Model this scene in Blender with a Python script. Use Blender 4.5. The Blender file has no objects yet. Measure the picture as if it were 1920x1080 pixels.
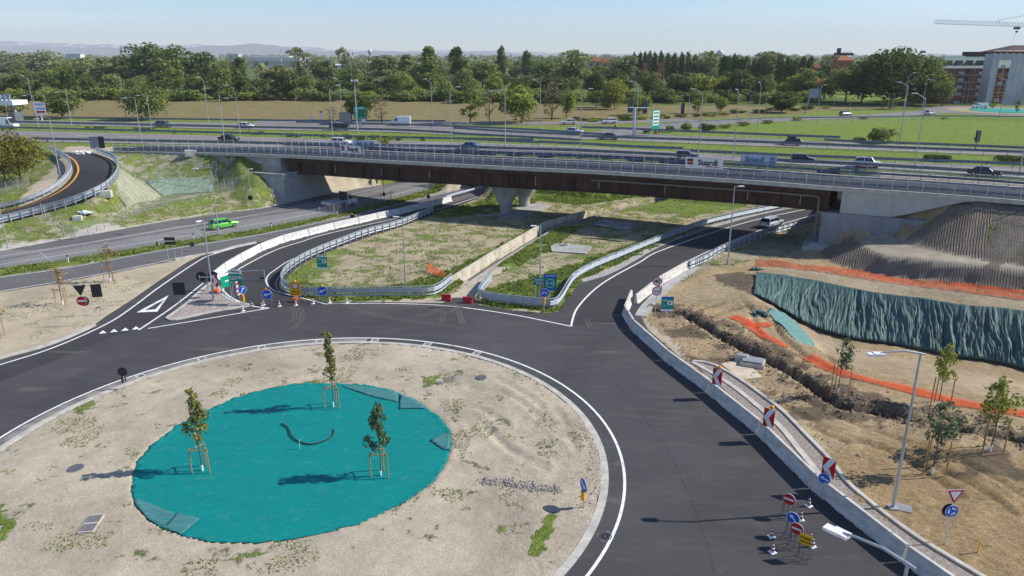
import bpy, bmesh, math, random
import numpy as np
from mathutils import Vector, Matrix
from mathutils.geometry import delaunay_2d_cdt, tessellate_polygon
R = math.radians
random.seed(7); rng = np.random.default_rng(7)
S = bpy.context.scene
COL = S.collection

F, HC = 1375.0, 25.0
PITCH = math.atan((540 - 103) / F)
cam = bpy.data.cameras.new('camera'); camo = bpy.data.objects.new('camera', cam); COL.objects.link(camo)
camo.location = (0, 0, HC); camo.rotation_euler = (math.pi / 2 - PITCH, 0, 0)
cam.sensor_width = 36; cam.lens = F / 1920 * 36; cam.clip_start = 0.5; cam.clip_end = 60000
S.camera = camo
SUN_EL = R(38.5); SUN_AZ = math.atan2(0.11, 1.0)      # angle from +X towards +Y
sd = Vector((math.cos(SUN_EL) * math.cos(SUN_AZ), math.cos(SUN_EL) * math.sin(SUN_AZ), math.sin(SUN_EL)))
sun = bpy.data.lights.new('sun', 'SUN'); sun.energy = 4.8; sun.angle = R(0.5); sun.color = (1.0, 0.95, 0.87)
suno = bpy.data.objects.new('sun', sun); COL.objects.link(suno)
suno.rotation_euler = sd.to_track_quat('Z', 'Y').to_euler()
w = bpy.data.worlds.new('World'); S.world = w; w.use_nodes = True
wn = w.node_tree; wn.nodes.clear()
sky = wn.nodes.new('ShaderNodeTexSky'); sky.sky_type = 'NISHITA'; sky.sun_disc = False
sky.sun_elevation = SUN_EL; sky.sun_rotation = math.pi / 2 - SUN_AZ
sky.altitude = 100; sky.air_density = 1.0; sky.dust_density = 0.0; sky.ozone_density = 1.5
bg = wn.nodes.new('ShaderNodeBackground'); bg.inputs[1].default_value = 0.10
wo = wn.nodes.new('ShaderNodeOutputWorld')
tc = wn.nodes.new('ShaderNodeTexCoord'); mp = wn.nodes.new('ShaderNodeMapping'); mp.inputs['Scale'].default_value = (1.6, 1.6, 34)
mp.inputs['Rotation'].default_value = (R(1.5), R(2.5), 0)
nz = wn.nodes.new('ShaderNodeTexNoise'); nz.inputs['Scale'].default_value = 1.7; nz.inputs['Detail'].default_value = 5
mr = wn.nodes.new('ShaderNodeMapRange'); mr.inputs['From Min'].default_value = 0.5; mr.inputs['From Max'].default_value = 0.8
mr.inputs['To Max'].default_value = 0.32
mx = wn.nodes.new('ShaderNodeMix'); mx.data_type = 'RGBA'; mx.inputs['B'].default_value = (8.0, 8.3, 8.7, 1)
L = wn.links.new
L(tc.outputs['Generated'], mp.inputs[0]); L(mp.outputs[0], nz.inputs['Vector']); L(nz.outputs[0], mr.inputs[0])
tn = wn.nodes.new('ShaderNodeMix'); tn.data_type = 'RGBA'; tn.blend_type = 'MULTIPLY'; tn.inputs['Factor'].default_value = 1; tn.inputs['B'].default_value = (.72, .885, 1.16, 1)
L(mr.outputs[0], mx.inputs['Factor']); L(sky.outputs[0], tn.inputs['A']); L(tn.outputs['Result'], mx.inputs['A']); L(mx.outputs['Result'], bg.inputs[0]); L(bg.outputs[0], wo.inputs[0])
S.view_settings.view_transform = 'Standard'; S.view_settings.look = 'None'
S.view_settings.exposure = 0.36; S.view_settings.gamma = 1
S.cycles.max_bounces = 5; S.cycles.transparent_max_bounces = 24; S.cycles.volume_bounces = 0

def W(u, v, z=0.0):
    x = (u - 960) / F; y = -(v - 540) / F
    d = Vector((x, math.cos(PITCH) + y * math.sin(PITCH), -math.sin(PITCH) + y * math.cos(PITCH)))
    t = (z - HC) / d.z
    return Vector((0, 0, HC)) + d * t
def WL(pts, z=None):
    return [W(p[0], p[1], p[2] if len(p) > 2 else (z or 0.0)) for p in pts]

def resample(pts, step):
    out = [Vector(pts[0])]; acc = 0
    for a, b in zip(pts[:-1], pts[1:]):
        a = Vector(a); b = Vector(b); l = (b - a).length
        if l < 1e-6: continue
        s = step - acc
        while s < l:
            out.append(a.lerp(b, s / l)); s += step
        acc = l - (s - step)
    if (out[-1] - Vector(pts[-1])).length > step * 0.3: out.append(Vector(pts[-1]))
    else: out[-1] = Vector(pts[-1])
    return out
def smooth(pts, n=6):
    """Catmull-Rom through the points"""
    P = [Vector(p) for p in pts]
    if len(P) < 3: return P
    P = [P[0] * 2 - P[1]] + P + [P[-1] * 2 - P[-2]]
    out = []
    for i in range(1, len(P) - 2):
        p0, p1, p2, p3 = P[i - 1:i + 3]
        for k in range(n):
            t = k / n
            out.append(0.5 * ((2 * p1) + (p2 - p0) * t + (2 * p0 - 5 * p1 + 4 * p2 - p3) * t * t + (3 * p1 - p0 - 3 * p2 + p3) * t ** 3))
    out.append(P[-2])
    return out
def normals2(pts):
    out = []
    for i in range(len(pts)):
        a = pts[max(0, i - 1)]; b = pts[min(len(pts) - 1, i + 1)]
        d = (b - a); d.z = 0
        if d.length < 1e-9: d = Vector((1, 0, 0))
        d.normalize(); out.append(Vector((-d.y, d.x, 0)))      # left side
    return out
def offset(pts, d):
    return [p + n * d for p, n in zip(pts, normals2(pts))]

MATS = {}
def new_mat(name):
    m = bpy.data.materials.new(name); m.use_nodes = True; m.node_tree.nodes.clear()
    return m, m.node_tree
def node(nt, t, **kw):
    n = nt.nodes.new(t)
    for k, v in kw.items():
        if k in n.inputs: n.inputs[k].default_value = v
        else: setattr(n, k, v)
    return n
def c4(c): return (c[0], c[1], c[2], 1)
def mat(name, c, rough=0.8, metal=0.0, c2=None, scale=2.0, bump=0.0, bscale=20.0, detail=4, emit=0, stretch=None, spec=0.3, coat=0, lo=.35, hi=.65):
    """principled with a noise-mixed colour and bump"""
    if name in MATS: return MATS[name]
    m, nt = new_mat(name)
    o = node(nt, 'ShaderNodeOutputMaterial'); b = node(nt, 'ShaderNodeBsdfPrincipled')
    b.inputs['Roughness'].default_value = rough; b.inputs['Metallic'].default_value = metal
    b.inputs['Specular IOR Level'].default_value = spec; b.inputs['Coat Weight'].default_value = coat
    nt.links.new(b.outputs[0], o.inputs[0])
    g = node(nt, 'ShaderNodeTexCoord'); vec = g.outputs['Object']
    if stretch:
        mp = node(nt, 'ShaderNodeMapping'); mp.inputs['Scale'].default_value = stretch
        nt.links.new(vec, mp.inputs[0]); vec = mp.outputs[0]
    c2 = c2 or tuple(x * 0.82 for x in c)
    n = node(nt, 'ShaderNodeTexNoise', Scale=scale, Detail=detail); nt.links.new(vec, n.inputs['Vector'])
    r = node(nt, 'ShaderNodeMapRange'); r.inputs[1].default_value = lo; r.inputs[2].default_value = hi
    nt.links.new(n.outputs[0], r.inputs[0])
    x = node(nt, 'ShaderNodeMix', data_type='RGBA'); x.inputs['A'].default_value = c4(c); x.inputs['B'].default_value = c4(c2)
    nt.links.new(r.outputs[0], x.inputs['Factor']); nt.links.new(x.outputs['Result'], b.inputs['Base Color'])
    if bump:
        n2 = node(nt, 'ShaderNodeTexNoise', Scale=bscale, Detail=4); nt.links.new(vec, n2.inputs['Vector'])
        bp = node(nt, 'ShaderNodeBump', Strength=1.0, Distance=bump); nt.links.new(n2.outputs[0], bp.inputs['Height'])
        nt.links.new(bp.outputs[0], b.inputs['Normal'])
    if emit:
        b.inputs['Emission Color'].default_value = c4(c); b.inputs['Emission Strength'].default_value = emit
    MATS[name] = m
    return m

def asphalt(name, c, c2, light, streak=0.5, rough=0.85):
    """asphalt: broad tone patches, fine aggregate, pale dusty streaks and dark seams"""
    m, nt = new_mat(name); l = nt.links.new
    o = node(nt, 'ShaderNodeOutputMaterial'); b = node(nt, 'ShaderNodeBsdfPrincipled', Roughness=rough)
    b.inputs['Specular IOR Level'].default_value = 0.35
    l(b.outputs[0], o.inputs[0]); g = node(nt, 'ShaderNodeNewGeometry'); pos = g.outputs['Position']
    n1 = node(nt, 'ShaderNodeTexNoise', Scale=0.09, Detail=3, Distortion=1.0); l(pos, n1.inputs['Vector'])
    r1 = node(nt, 'ShaderNodeMapRange'); r1.inputs[1].default_value = .35; r1.inputs[2].default_value = .65; l(n1.outputs[0], r1.inputs[0])
    x1 = node(nt, 'ShaderNodeMix', data_type='RGBA'); x1.inputs['A'].default_value = c4(c); x1.inputs['B'].default_value = c4(c2); l(r1.outputs[0], x1.inputs['Factor'])
    n2 = node(nt, 'ShaderNodeTexNoise', Scale=22, Detail=3); l(pos, n2.inputs['Vector'])
    mu = node(nt, 'ShaderNodeMix', data_type='RGBA', blend_type='MULTIPLY'); mu.inputs['Factor'].default_value = 0.55
    l(x1.outputs['Result'], mu.inputs['A'])
    r2 = node(nt, 'ShaderNodeMapRange'); r2.inputs[1].default_value = .3; r2.inputs[2].default_value = .7; r2.inputs[3].default_value = .6; r2.inputs[4].default_value = 1.35
    l(n2.outputs[0], r2.inputs[0]); l(r2.outputs[0], mu.inputs['B'])
    mp = node(nt, 'ShaderNodeMapping'); mp.inputs['Scale'].default_value = (0.35, 1.5, 1); mp.inputs['Rotation'].default_value = (0, 0, 0.25); l(pos, mp.inputs[0])
    n3 = node(nt, 'ShaderNodeTexNoise', Scale=0.55, Detail=8, Roughness=0.7, Distortion=1.2); l(mp.outputs[0], n3.inputs['Vector'])
    r3 = node(nt, 'ShaderNodeMapRange'); r3.inputs[1].default_value = .5; r3.inputs[2].default_value = .78; r3.inputs[4].default_value = streak; l(n3.outputs[0], r3.inputs[0])
    x3 = node(nt, 'ShaderNodeMix', data_type='RGBA'); x3.inputs['B'].default_value = c4(light); l(mu.outputs['Result'], x3.inputs['A']); l(r3.outputs[0], x3.inputs['Factor'])
    n4 = node(nt, 'ShaderNodeTexNoise', Scale=2.3, Detail=2); l(pos, n4.inputs['Vector'])
    r4 = node(nt, 'ShaderNodeMapRange'); r4.inputs[1].default_value = .74; r4.inputs[2].default_value = .8; r4.inputs[4].default_value = .5; l(n4.outputs[0], r4.inputs[0])
    x4 = node(nt, 'ShaderNodeMix', data_type='RGBA'); x4.inputs['B'].default_value = c4(tuple(v * 2 for v in light)); l(x3.outputs['Result'], x4.inputs['A']); l(r4.outputs[0], x4.inputs['Factor'])
    l(x4.outputs['Result'], b.inputs['Base Color'])
    bp = node(nt, 'ShaderNodeBump', Strength=0.5, Distance=0.01); l(n2.outputs[0], bp.inputs['Height']); l(bp.outputs[0], b.inputs['Normal'])
    MATS[name] = m
    return m

def leaf_mat(name, c, c2, c3, trans=0.35, scale=0.5):
    m, nt = new_mat(name); l = nt.links.new
    o = node(nt, 'ShaderNodeOutputMaterial'); d = node(nt, 'ShaderNodeBsdfDiffuse'); t = node(nt, 'ShaderNodeBsdfTranslucent')
    mix = node(nt, 'ShaderNodeMixShader'); mix.inputs[0].default_value = trans
    g = node(nt, 'ShaderNodeNewGeometry'); oi = node(nt, 'ShaderNodeObjectInfo')
    n = node(nt, 'ShaderNodeTexNoise', Scale=scale, Detail=4); l(g.outputs['Position'], n.inputs['Vector'])
    r = node(nt, 'ShaderNodeMapRange'); r.inputs[1].default_value = .38; r.inputs[2].default_value = .62; l(n.outputs[0], r.inputs[0])
    x = node(nt, 'ShaderNodeMix', data_type='RGBA'); x.inputs['A'].default_value = c4(c); x.inputs['B'].default_value = c4(c2); l(r.outputs[0], x.inputs['Factor'])
    r2 = node(nt, 'ShaderNodeMapRange'); r2.inputs[4].default_value = .55; l(oi.outputs['Random'], r2.inputs[0])
    x2 = node(nt, 'ShaderNodeMix', data_type='RGBA'); x2.inputs['B'].default_value = c4(c3); l(x.outputs['Result'], x2.inputs['A']); l(r2.outputs[0], x2.inputs['Factor'])
    hs = node(nt, 'ShaderNodeHueSaturation'); r3 = node(nt, 'ShaderNodeMapRange'); r3.inputs[3].default_value = .62; r3.inputs[4].default_value = 1.4
    l(g.outputs['Random Per Island'], r3.inputs[0]); l(r3.outputs[0], hs.inputs['Value']); l(x2.outputs['Result'], hs.inputs['Color'])
    l(hs.outputs[0], d.inputs[0]); l(hs.outputs[0], t.inputs[0]); l(d.outputs[0], mix.inputs[1]); l(t.outputs[0], mix.inputs[2]); l(mix.outputs[0], o.inputs[0])
    MATS[name] = m
    return m

def veil(name, c, alpha, fold=False):
    """open mesh: partly see-through cloth or wire netting"""
    m, nt = new_mat(name); l = nt.links.new
    o = node(nt, 'ShaderNodeOutputMaterial'); b = node(nt, 'ShaderNodeBsdfPrincipled', Roughness=.8); b.inputs['Base Color'].default_value = c4(c)
    t = node(nt, 'ShaderNodeBsdfTransparent'); mix = node(nt, 'ShaderNodeMixShader'); mix.inputs[0].default_value = alpha
    if fold:
        g = node(nt, 'ShaderNodeNewGeometry'); n = node(nt, 'ShaderNodeTexNoise', Scale=3.2, Detail=8, Roughness=.7); l(g.outputs['Position'], n.inputs['Vector'])
        r = node(nt, 'ShaderNodeMapRange'); r.inputs[1].default_value = .3; r.inputs[2].default_value = .7; r.inputs[3].default_value = max(0, alpha - .5); r.inputs[4].default_value = min(1, alpha + .3)
        l(n.outputs[0], r.inputs[0]); l(r.outputs[0], mix.inputs[0])
    fr = b.outputs[0]
    if fold:
        tr = node(nt, 'ShaderNodeBsdfTranslucent'); tr.inputs[0].default_value = c4(c); m2 = node(nt, 'ShaderNodeMixShader'); m2.inputs[0].default_value = .5; l(b.outputs[0], m2.inputs[1]); l(tr.outputs[0], m2.inputs[2]); fr = m2.outputs[0]
    l(t.outputs[0], mix.inputs[1]); l(fr, mix.inputs[2]); l(mix.outputs[0], o.inputs[0])
    MATS[name] = m
    return m

M_asph = asphalt('asphalt_new', (.066, .063, .064), (.048, .046, .047), (.14, .13, .12), .4)
M_asph2 = asphalt('asphalt_ramp', (.045, .043, .043), (.037, .035, .036), (.11, .105, .10), .25)
M_old = asphalt('asphalt_old', (.21, .195, .185), (.165, .155, .15), (.30, .28, .26), .5)
M_hwy = asphalt('asphalt_highway', (.22, .20, .19), (.18, .165, .16), (.30, .28, .27), .4)
M_mid = asphalt('asphalt_mid', (.13, .122, .12), (.10, .095, .095), (.24, .22, .21), .5)
M_white = mat('road_paint', (.78, .78, .76), .7, c2=(.52, .52, .50), scale=3.5, detail=8, lo=.45, hi=.75)
M_orange_line = mat('orange_paint', (.75, .33, .03), .7)
M_kerb = mat('kerb_concrete', (.52, .49, .44), .9, c2=(.38, .36, .32), scale=1.2, bump=.01, bscale=15)
M_conc = mat('concrete', (.40, .39, .37), .9, c2=(.29, .285, .28), scale=.6, bump=.01, bscale=8)
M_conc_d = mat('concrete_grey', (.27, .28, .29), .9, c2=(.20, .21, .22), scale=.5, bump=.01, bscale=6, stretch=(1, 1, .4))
M_jersey = mat('jersey_concrete', (.60, .57, .52), .85, c2=(.36, .34, .31), scale=1.1, detail=8, bump=.01, bscale=9, lo=.42, hi=.78, stretch=(1, 1, 2.2))
M_jersey_w = mat('jersey_white', (.66, .65, .62), .8, c2=(.46, .44, .40), scale=1.1, detail=8, lo=.42, hi=.8, stretch=(1, 1, 2.2), bump=.01, bscale=9)
M_galv = mat('galvanised_steel', (.56, .60, .64), .45, .55, c2=(.46, .50, .55), scale=1.5)
M_galv_d = mat('dull_steel', (.27, .31, .36), .55, .5, c2=(.20, .24, .29), scale=1.2)
M_pole = mat('pole_steel', (.40, .42, .44), .5, .3, c2=(.32, .34, .36))
M_rust = mat('weathering_steel', (.085, .040, .026), .75, .1, c2=(.038, .021, .016), scale=.8, stretch=(1, 1, .25), detail=8)
M_wood = mat('wood_stake', (.42, .25, .10), .8, c2=(.28, .16, .07), scale=6)
M_bark = mat('bark', (.16, .12, .085), .9, c2=(.09, .07, .05), scale=5)
M_black = mat('black_plastic', (.02, .02, .022), .5)
M_signback = mat('sign_back', (.035, .037, .042), .45, .2)
M_signwhite = mat('sign_white', (.82, .82, .82), .4)
M_signgreen = mat('sign_green', (.0, .33, .20), .4)
M_signteal = mat('sign_teal', (.0, .27, .25), .4)
M_signblue = mat('sign_blue', (.01, .12, .62), .4)
M_signred = mat('sign_red', (.55, .012, .015), .4)
M_signyellow = mat('sign_yellow', (.85, .45, .01), .4)
M_signink = mat('sign_black', (.02, .02, .02), .5)
M_yplastic = mat('yellow_plastic', (.85, .40, .02), .4)
M_oplastic = mat('orange_plastic', (.85, .14, .015), .4)
M_rplastic = mat('red_plastic', (.55, .02, .04), .45, c2=(.42, .02, .03))
M_glass = mat('car_glass', (.02, .025, .03), .08, 0, spec=.8)
M_tyre = mat('tyre', (.02, .02, .02), .8)
M_rim = mat('rim', (.45, .45, .47), .35, .8)
M_lampred = mat('tail_red', (.45, .01, .01), .25)
M_lampwhite = mat('head_lamp', (.8, .8, .82), .15)
M_iron = mat('cast_iron', (.16, .16, .17), .7, .3, c2=(.11, .11, .12), scale=8)
M_hose = mat('black_hose', (.03, .025, .03), .6)
M_gravel = mat('gravel', (.33, .29, .25), .95, c2=(.19, .165, .145), scale=7, bump=.05, bscale=9, detail=8)
M_brick = mat('brick_wall', (.27, .085, .055), .9, c2=(.20, .065, .045), scale=1)
M_roofgreen = mat('green_roof', (.10, .16, .14), .6, c2=(.13, .19, .165), scale=.4)
M_sheet = mat('scaffold_sheet', (.52, .52, .56), .8, c2=(.36, .36, .42), scale=.12, detail=8)
M_terra = mat('roof_tile', (.36, .14, .08), .9)
M_plaster = mat('plaster', (.55, .40, .30), .9)
M_wire = veil('wire_netting', (.35, .37, .38), .13)
M_net_o = veil('orange_netting', (.95, .16, .045), .78, True)

class MB:
    def __init__(s): s.v = []; s.f = []; s.m = []
    def add(s, vs, fs, mi=0):
        o = len(s.v); s.v += [tuple(v) for v in vs]; s.f += [tuple(i + o for i in f) for f in fs]; s.m += [mi] * len(fs)
    def box(s, x0, y0, z0, x1, y1, z1, mi=0, M=None):
        vs = [Vector(p) for p in ((x0, y0, z0), (x1, y0, z0), (x1, y1, z0), (x0, y1, z0), (x0, y0, z1), (x1, y0, z1), (x1, y1, z1), (x0, y1, z1))]
        if M: vs = [M @ v for v in vs]
        s.add(vs, [(0, 3, 2, 1), (4, 5, 6, 7), (0, 1, 5, 4), (1, 2, 6, 5), (2, 3, 7, 6), (3, 0, 4, 7)], mi)
    def tube(s, pts, r, n=8, mi=0, caps=True):
        pts = [Vector(p) for p in pts]; rs = r if isinstance(r, (list, tuple)) else [r] * len(pts)
        rings = []
        for i, p in enumerate(pts):
            d = (pts[min(i + 1, len(pts) - 1)] - pts[max(i - 1, 0)])
            if d.length < 1e-9: d = Vector((0, 0, 1))
            d.normalize()
            a = d.cross(Vector((0, 0, 1)))
            if a.length < .05: a = d.cross(Vector((1, 0, 0)))
            a.normalize(); b = d.cross(a)
            rings.append([p + (a * math.cos(t) + b * math.sin(t)) * rs[i] for t in [2 * math.pi * k / n for k in range(n)]])
        vs = [v for r_ in rings for v in r_]; fs = []
        for i in range(len(pts) - 1):
            for k in range(n):
                fs.append((i * n + k, i * n + (k + 1) % n, (i + 1) * n + (k + 1) % n, (i + 1) * n + k))
        if caps: fs.append(tuple(range(n - 1, -1, -1))); fs.append(tuple((len(pts) - 1) * n + k for k in range(n)))
        s.add(vs, fs, mi)
    def extrude(s, pts, prof, mi=0, caps=True, closed=True):
        """sweep a (side, up) profile along a ground path"""
        ns = normals2(pts); n = len(prof); vs = []
        for p, nn in zip(pts, ns):
            for (a, h) in prof: vs.append(p + nn * a + Vector((0, 0, h)))
        fs = []
        for i in range(len(pts) - 1):
            for k in range(n if closed else n - 1):
                fs.append((i * n + k, (i + 1) * n + k, (i + 1) * n + (k + 1) % n, i * n + (k + 1) % n))
        if caps and closed: fs.append(tuple(range(n))); fs.append(tuple((len(pts) - 1) * n + k for k in range(n - 1, -1, -1)))
        s.add(vs, fs, mi)
    def prism(s, poly, axis_o, ax, ay, az, d, mi=0):
        """flat polygon (2-D) in plane (ax, ay) at axis_o, thick d along az"""
        n = len(poly); a = [axis_o + ax * p[0] + ay * p[1] for p in poly]; b = [q + az * d for q in a]
        tris = tessellate_polygon([[Vector((p[0], p[1], 0)) for p in poly]])
        fs = [tuple(t) for t in tris] + [tuple(i + n for i in t) for t in tris]
        fs += [(i, (i + 1) % n, n + (i + 1) % n, n + i) for i in range(n)]
        s.add(a + b, fs, mi)
    def build(s, name, mats, parent=None, smooth_=False, loc=None):
        me = bpy.data.meshes.new(name); me.from_pydata(s.v, [], s.f)
        if not isinstance(mats, (list, tuple)): mats = [mats]
        for m in mats: me.materials.append(m)
        if len(mats) > 1: me.polygons.foreach_set('material_index', s.m)
        if smooth_: me.polygons.foreach_set('use_smooth', [True] * len(me.polygons))
        bm = bmesh.new(); bm.from_mesh(me); bmesh.ops.recalc_face_normals(bm, faces=bm.faces); bm.to_mesh(me); bm.free()
        o = bpy.data.objects.new(name, me); COL.objects.link(o)
        if parent: o.parent = parent
        if loc is not None: o.location = loc
        return o
def tag(o, label, cat, group=None):
    o['label'] = label; o['category'] = cat
    if group: o['group'] = group
    return o
def struct(o): o['kind'] = 'structure'; return o
def thing(name, loc, rz, label, cat, group=None):
    o = bpy.data.objects.new(name, None); COL.objects.link(o); o.location = loc; o.rotation_euler = (0, 0, rz); o.empty_display_size = .3
    return tag(o, label, cat, group)
def copy_tree(o, parent=None):
    c = o.copy(); COL.objects.link(c)
    if parent: c.parent = parent
    for ch in o.children: copy_tree(ch, c)
    return c
def place(proto, used, loc, rz, label, scale=None, group=None):
    """first use takes the built thing itself, later ones copy it with its parts"""
    if used: c = copy_tree(proto)
    else: c = proto
    c.location = loc; c.rotation_euler = (0, 0, rz); c['label'] = label
    if scale: c.scale = scale if isinstance(scale, (tuple, list)) else (scale,) * 3
    if group: c['group'] = group
    return c
TXT = {}
def text_poly(mb, s, size, o, ax, ay, az, mi=0, bold=0.0, mirror=False, align='CENTER'):
    key = (s, bold)
    if key not in TXT:
        cu = bpy.data.curves.new('t', 'FONT'); cu.body = s; cu.size = 1; cu.align_x = 'CENTER'; cu.align_y = 'CENTER'; cu.offset = bold; cu.resolution_u = 2
        ob = bpy.data.objects.new('t', cu); COL.objects.link(ob); bpy.context.view_layer.update()
        me = bpy.data.meshes.new_from_object(ob.evaluated_get(bpy.context.evaluated_depsgraph_get()))
        TXT[key] = ([tuple(v.co) for v in me.vertices], [tuple(p.vertices) for p in me.polygons])
        bpy.data.objects.remove(ob); bpy.data.curves.remove(cu); bpy.data.meshes.remove(me)
    vs, fs = TXT[key]; m = -1 if mirror else 1
    mb.add([o + ax * (v[0] * size * m) + ay * (v[1] * size) + az * .003 for v in vs], fs, mi)
ZH = 6.5
BR = [(200, 285, 6.8), (320, 287, 7.0), (437, 289, 7.3), (520, 292, 7.5), (590, 295, 7.8), (660, 299, 8.05), (730, 303, 8.2), (960, 315, 8.3), (1120, 322.5, 8.4), (1335, 336, 8.5), (1440, 343, 8.5), (1580, 354, 8.5), (1715, 363, 8.5), (1830, 371.5, 8.5), (1920, 379, 8.5), (2020, 388, 8.5), (2120, 398, 8.5)]
bridge_edge = resample(smooth(WL(BR), 6), 1.5)             # near edge of the viaduct deck
BE = [p for p in bridge_edge]
def along(u0, u1):      # deck-edge points whose image column lies between u0 and u1
    out = []
    for p in BE:
        zc = p.y * math.cos(PITCH) - (p.z - HC) * math.sin(PITCH); u = 960 + F * p.x / zc
        if u0 <= u <= u1: out.append(p)
    return out
along0 = along
PTS = []                                                    # survey points of the ground
def bl(pts, z=None, step=1.6):
    P = resample(WL(pts, z), step)
    PTS.extend((p.x, p.y, p.z) for p in P); return P
HE = [(-400, 262), (-60, 266), (100, 271), (300, 276), (480, 282), (620, 284), (880, 286), (1088, 291), (1309, 301), (1540, 313), (1714, 325), (1920, 339), (2200, 360), (2500, 385)]
hwy_edge = bl(HE, ZH, 3)
for d in (12, 40): PTS.extend((p.x, p.y, ZH) for p in offset(hwy_edge, d))
for x in range(-520, 521, 40):
    for y in (260, 330, 420, 520): PTS.append((x, y, ZH))
for x, y in ((-700, 200), (700, 200), (-700, 520), (700, 520), (-300, 190), (-420, 190), (250, 100), (400, 60), (500, 140), (-260, 170), (-200, 160)): PTS.append((x, y, ZH))
PTS.extend((p.x, p.y, p.z - .12) for p in offset(along(200, 436), -.2))
PTS.extend((p.x, p.y, p.z - .2) for p in offset(along(437, 515), 1.3))
_q = offset(along(437, 524), -.35)
for i_, p_ in enumerate(_q): PTS.append((p_.x, p_.y, max(4.7, 7.2 - 2.5 * i_ / (len(_q) - 1) / .5)))
bl([(1834, 374), (1920, 380), (2120, 399)], 8.3)
PTS.extend((p.x, p.y, 8.1) for p in offset(along0(1585, 1834), 1.1))
bl([(2300, 420), (2600, 470)], 8)
PTS.extend((p.x, p.y, 8.2) for p in offset(along(1600, 2150), 11.6))
PTS.extend((p.x, p.y, 6.5) for p in offset(along(190, 505), 12))
ramp_under = along(640, 1560)
bl([(760, 334), (890, 342), (1090, 352), (1309, 366), (1440, 374), (1560, 383)], 0)
bl([(622, 361), (720, 343.5), (762, 336)], 0)
tb = offset(resample(WL([(622, 361, 0), (720, 343.5, 0), (762, 336, 0)]), 2), 9)
PTS.extend((p.x - 1, p.y + 1, 6.0) for p in tb)
bl([(455, 327, 4.5), (468, 328, 4.45), (478, 331, 4.3), (500, 346, 3.0), (520, 362, 1.6), (537, 380.5, 0)], None, .8)
bl([(537, 380, 0), (622, 361, 0)], 0)
bl([(480, 392), (400, 400), (325, 412), (240, 426), (155, 441), (80, 455), (15, 466), (-100, 486), (-300, 520)], 0)
bl([(-150, 452, 1.0), (0, 440, .6), (60, 432, .7), (105, 425, .8), (150, 422, .7), (235, 408, .6), (310, 386, 1.2), (400, 366, 1.5), (440, 358, 1.8)])
bl([(222, 389, 1.2), (240, 395, .7), (287, 380, 1.0), (302, 370, 1.2), (325, 366, 1.1), (397, 359, 1.4)])
bl([(220, 332, 4.0), (245, 337, 3.6), (267, 342, 3.1), (325, 334, 3.2), (390, 337, 2.8), (402, 346, 2.2)])
bl([(230, 322, 4.4), (330, 325, 3.9), (440, 325, 3.8)])
bl([(184, 372, 3.4), (202, 360, 4.1)])
outer = [(-160, 458, .3), (-80, 439, .7), (0, 420, 1.2), (75, 401, 2.0), (135, 384, 3.1), (180, 365, 4.3), (206, 347, 5.1), (219, 327, 5.9), (218, 308, 6.3), (206, 298, 6.45), (180, 288, 6.5)]
inner = [(-160, 428, .3), (-80, 411, .7), (0, 396, 1.3), (50, 383, 2.1), (95, 364, 3.2), (123, 344, 4.3), (136, 326, 5.2), (137, 313, 5.9), (130, 301, 6.3), (118, 293, 6.45), (100, 284, 6.5)]
ramp_outer = smooth(WL(outer), 5); ramp_inner = smooth(WL(inner), 5)
for P in (ramp_outer, ramp_inner): PTS.extend(tuple(p) for p in resample(P, 1.2))
PTS.extend((p.x, p.y, p.z) for p in resample([(a + b) / 2 for a, b in zip(ramp_outer, ramp_inner)], 1.5))
bl([(-120, 385, 2.4), (0, 375, 2.8), (50, 362, 3.3), (90, 345, 4.2), (112, 325, 5.0)])
bl([(-120, 352, 3.0), (0, 350, 3.4), (60, 335, 4.2), (90, 310, 5.4)])
bl([(-200, 300, 5.2), (0, 300, 5.4), (80, 285, 6.2)])
bl([(1545, 459, 1.0), (1600, 449, 2.3), (1675, 440, 2.9)], None, 1)
bl([(1675, 438, 3.0), (1722, 415, 4.9), (1775, 394, 6.8), (1828, 375, 8.1)], None, 1)
bl([(1678, 444, 2.9), (1690, 449, 2.95), (1715, 461, 3.0), (1765, 473, 3.2), (1850, 487, 3.4), (1920, 500, 3.4), (2150, 535, 3.4)])
bl([(1604, 449, 2.25), (1635, 470, 2.5), (1665, 480, 2.6), (1740, 487, 3.0), (1840, 498, 3.25), (1920, 506, 3.3), (2150, 545, 3.3)])
bl([(1536, 469, .55), (1550, 482, .4), (1565, 496, .3), (1602, 508, .5), (1690, 521, .9), (1790, 533, 1.2), (1920, 548, 1.35), (2150, 590, 1.4)])
bl([(1480, 480), (1300, 505), (1230, 540), (1180, 580)], 0, 4)
_w = along(1579, 1722)
for i_, p_ in enumerate(offset(_w, -.45)): PTS.append((p_.x, p_.y, 1.4 + 1.6 * min(1, i_ / (len(_w) - 1) / .65) + 1.9 * max(0, (i_ / (len(_w) - 1) - .65) / .35)))
_n = normals2(_w)[0]; _d = Vector((_n.y, -_n.x, 0))
for k_ in range(0, 13): q_ = _w[0] - _d * 1.2 + _n * k_; PTS.append((q_.x, q_.y, .6))
pit_top = [(1419, 516, .15), (1470, 521, .2), (1540, 532, .35), (1652, 552, .5), (1765, 570, .6), (1920, 588, .7), (2150, 622, .7)]
pit_bot = [(1410, 551, -.2), (1440, 566, -.8), (1484, 592, -1.8), (1525, 616, -2.6), (1597, 633, -3.0), (1670, 643, -3.1), (1765, 663, -3.2), (1850, 673, -3.2), (1920, 691, -3.2), (2150, 735, -3.2)]
P_top = bl(pit_top); P_bot = bl(pit_bot)
bl([(1402, 535, .1), (1400, 522, .2), (1350, 540, 0), (1330, 520, .1)], None, 3)
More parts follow.
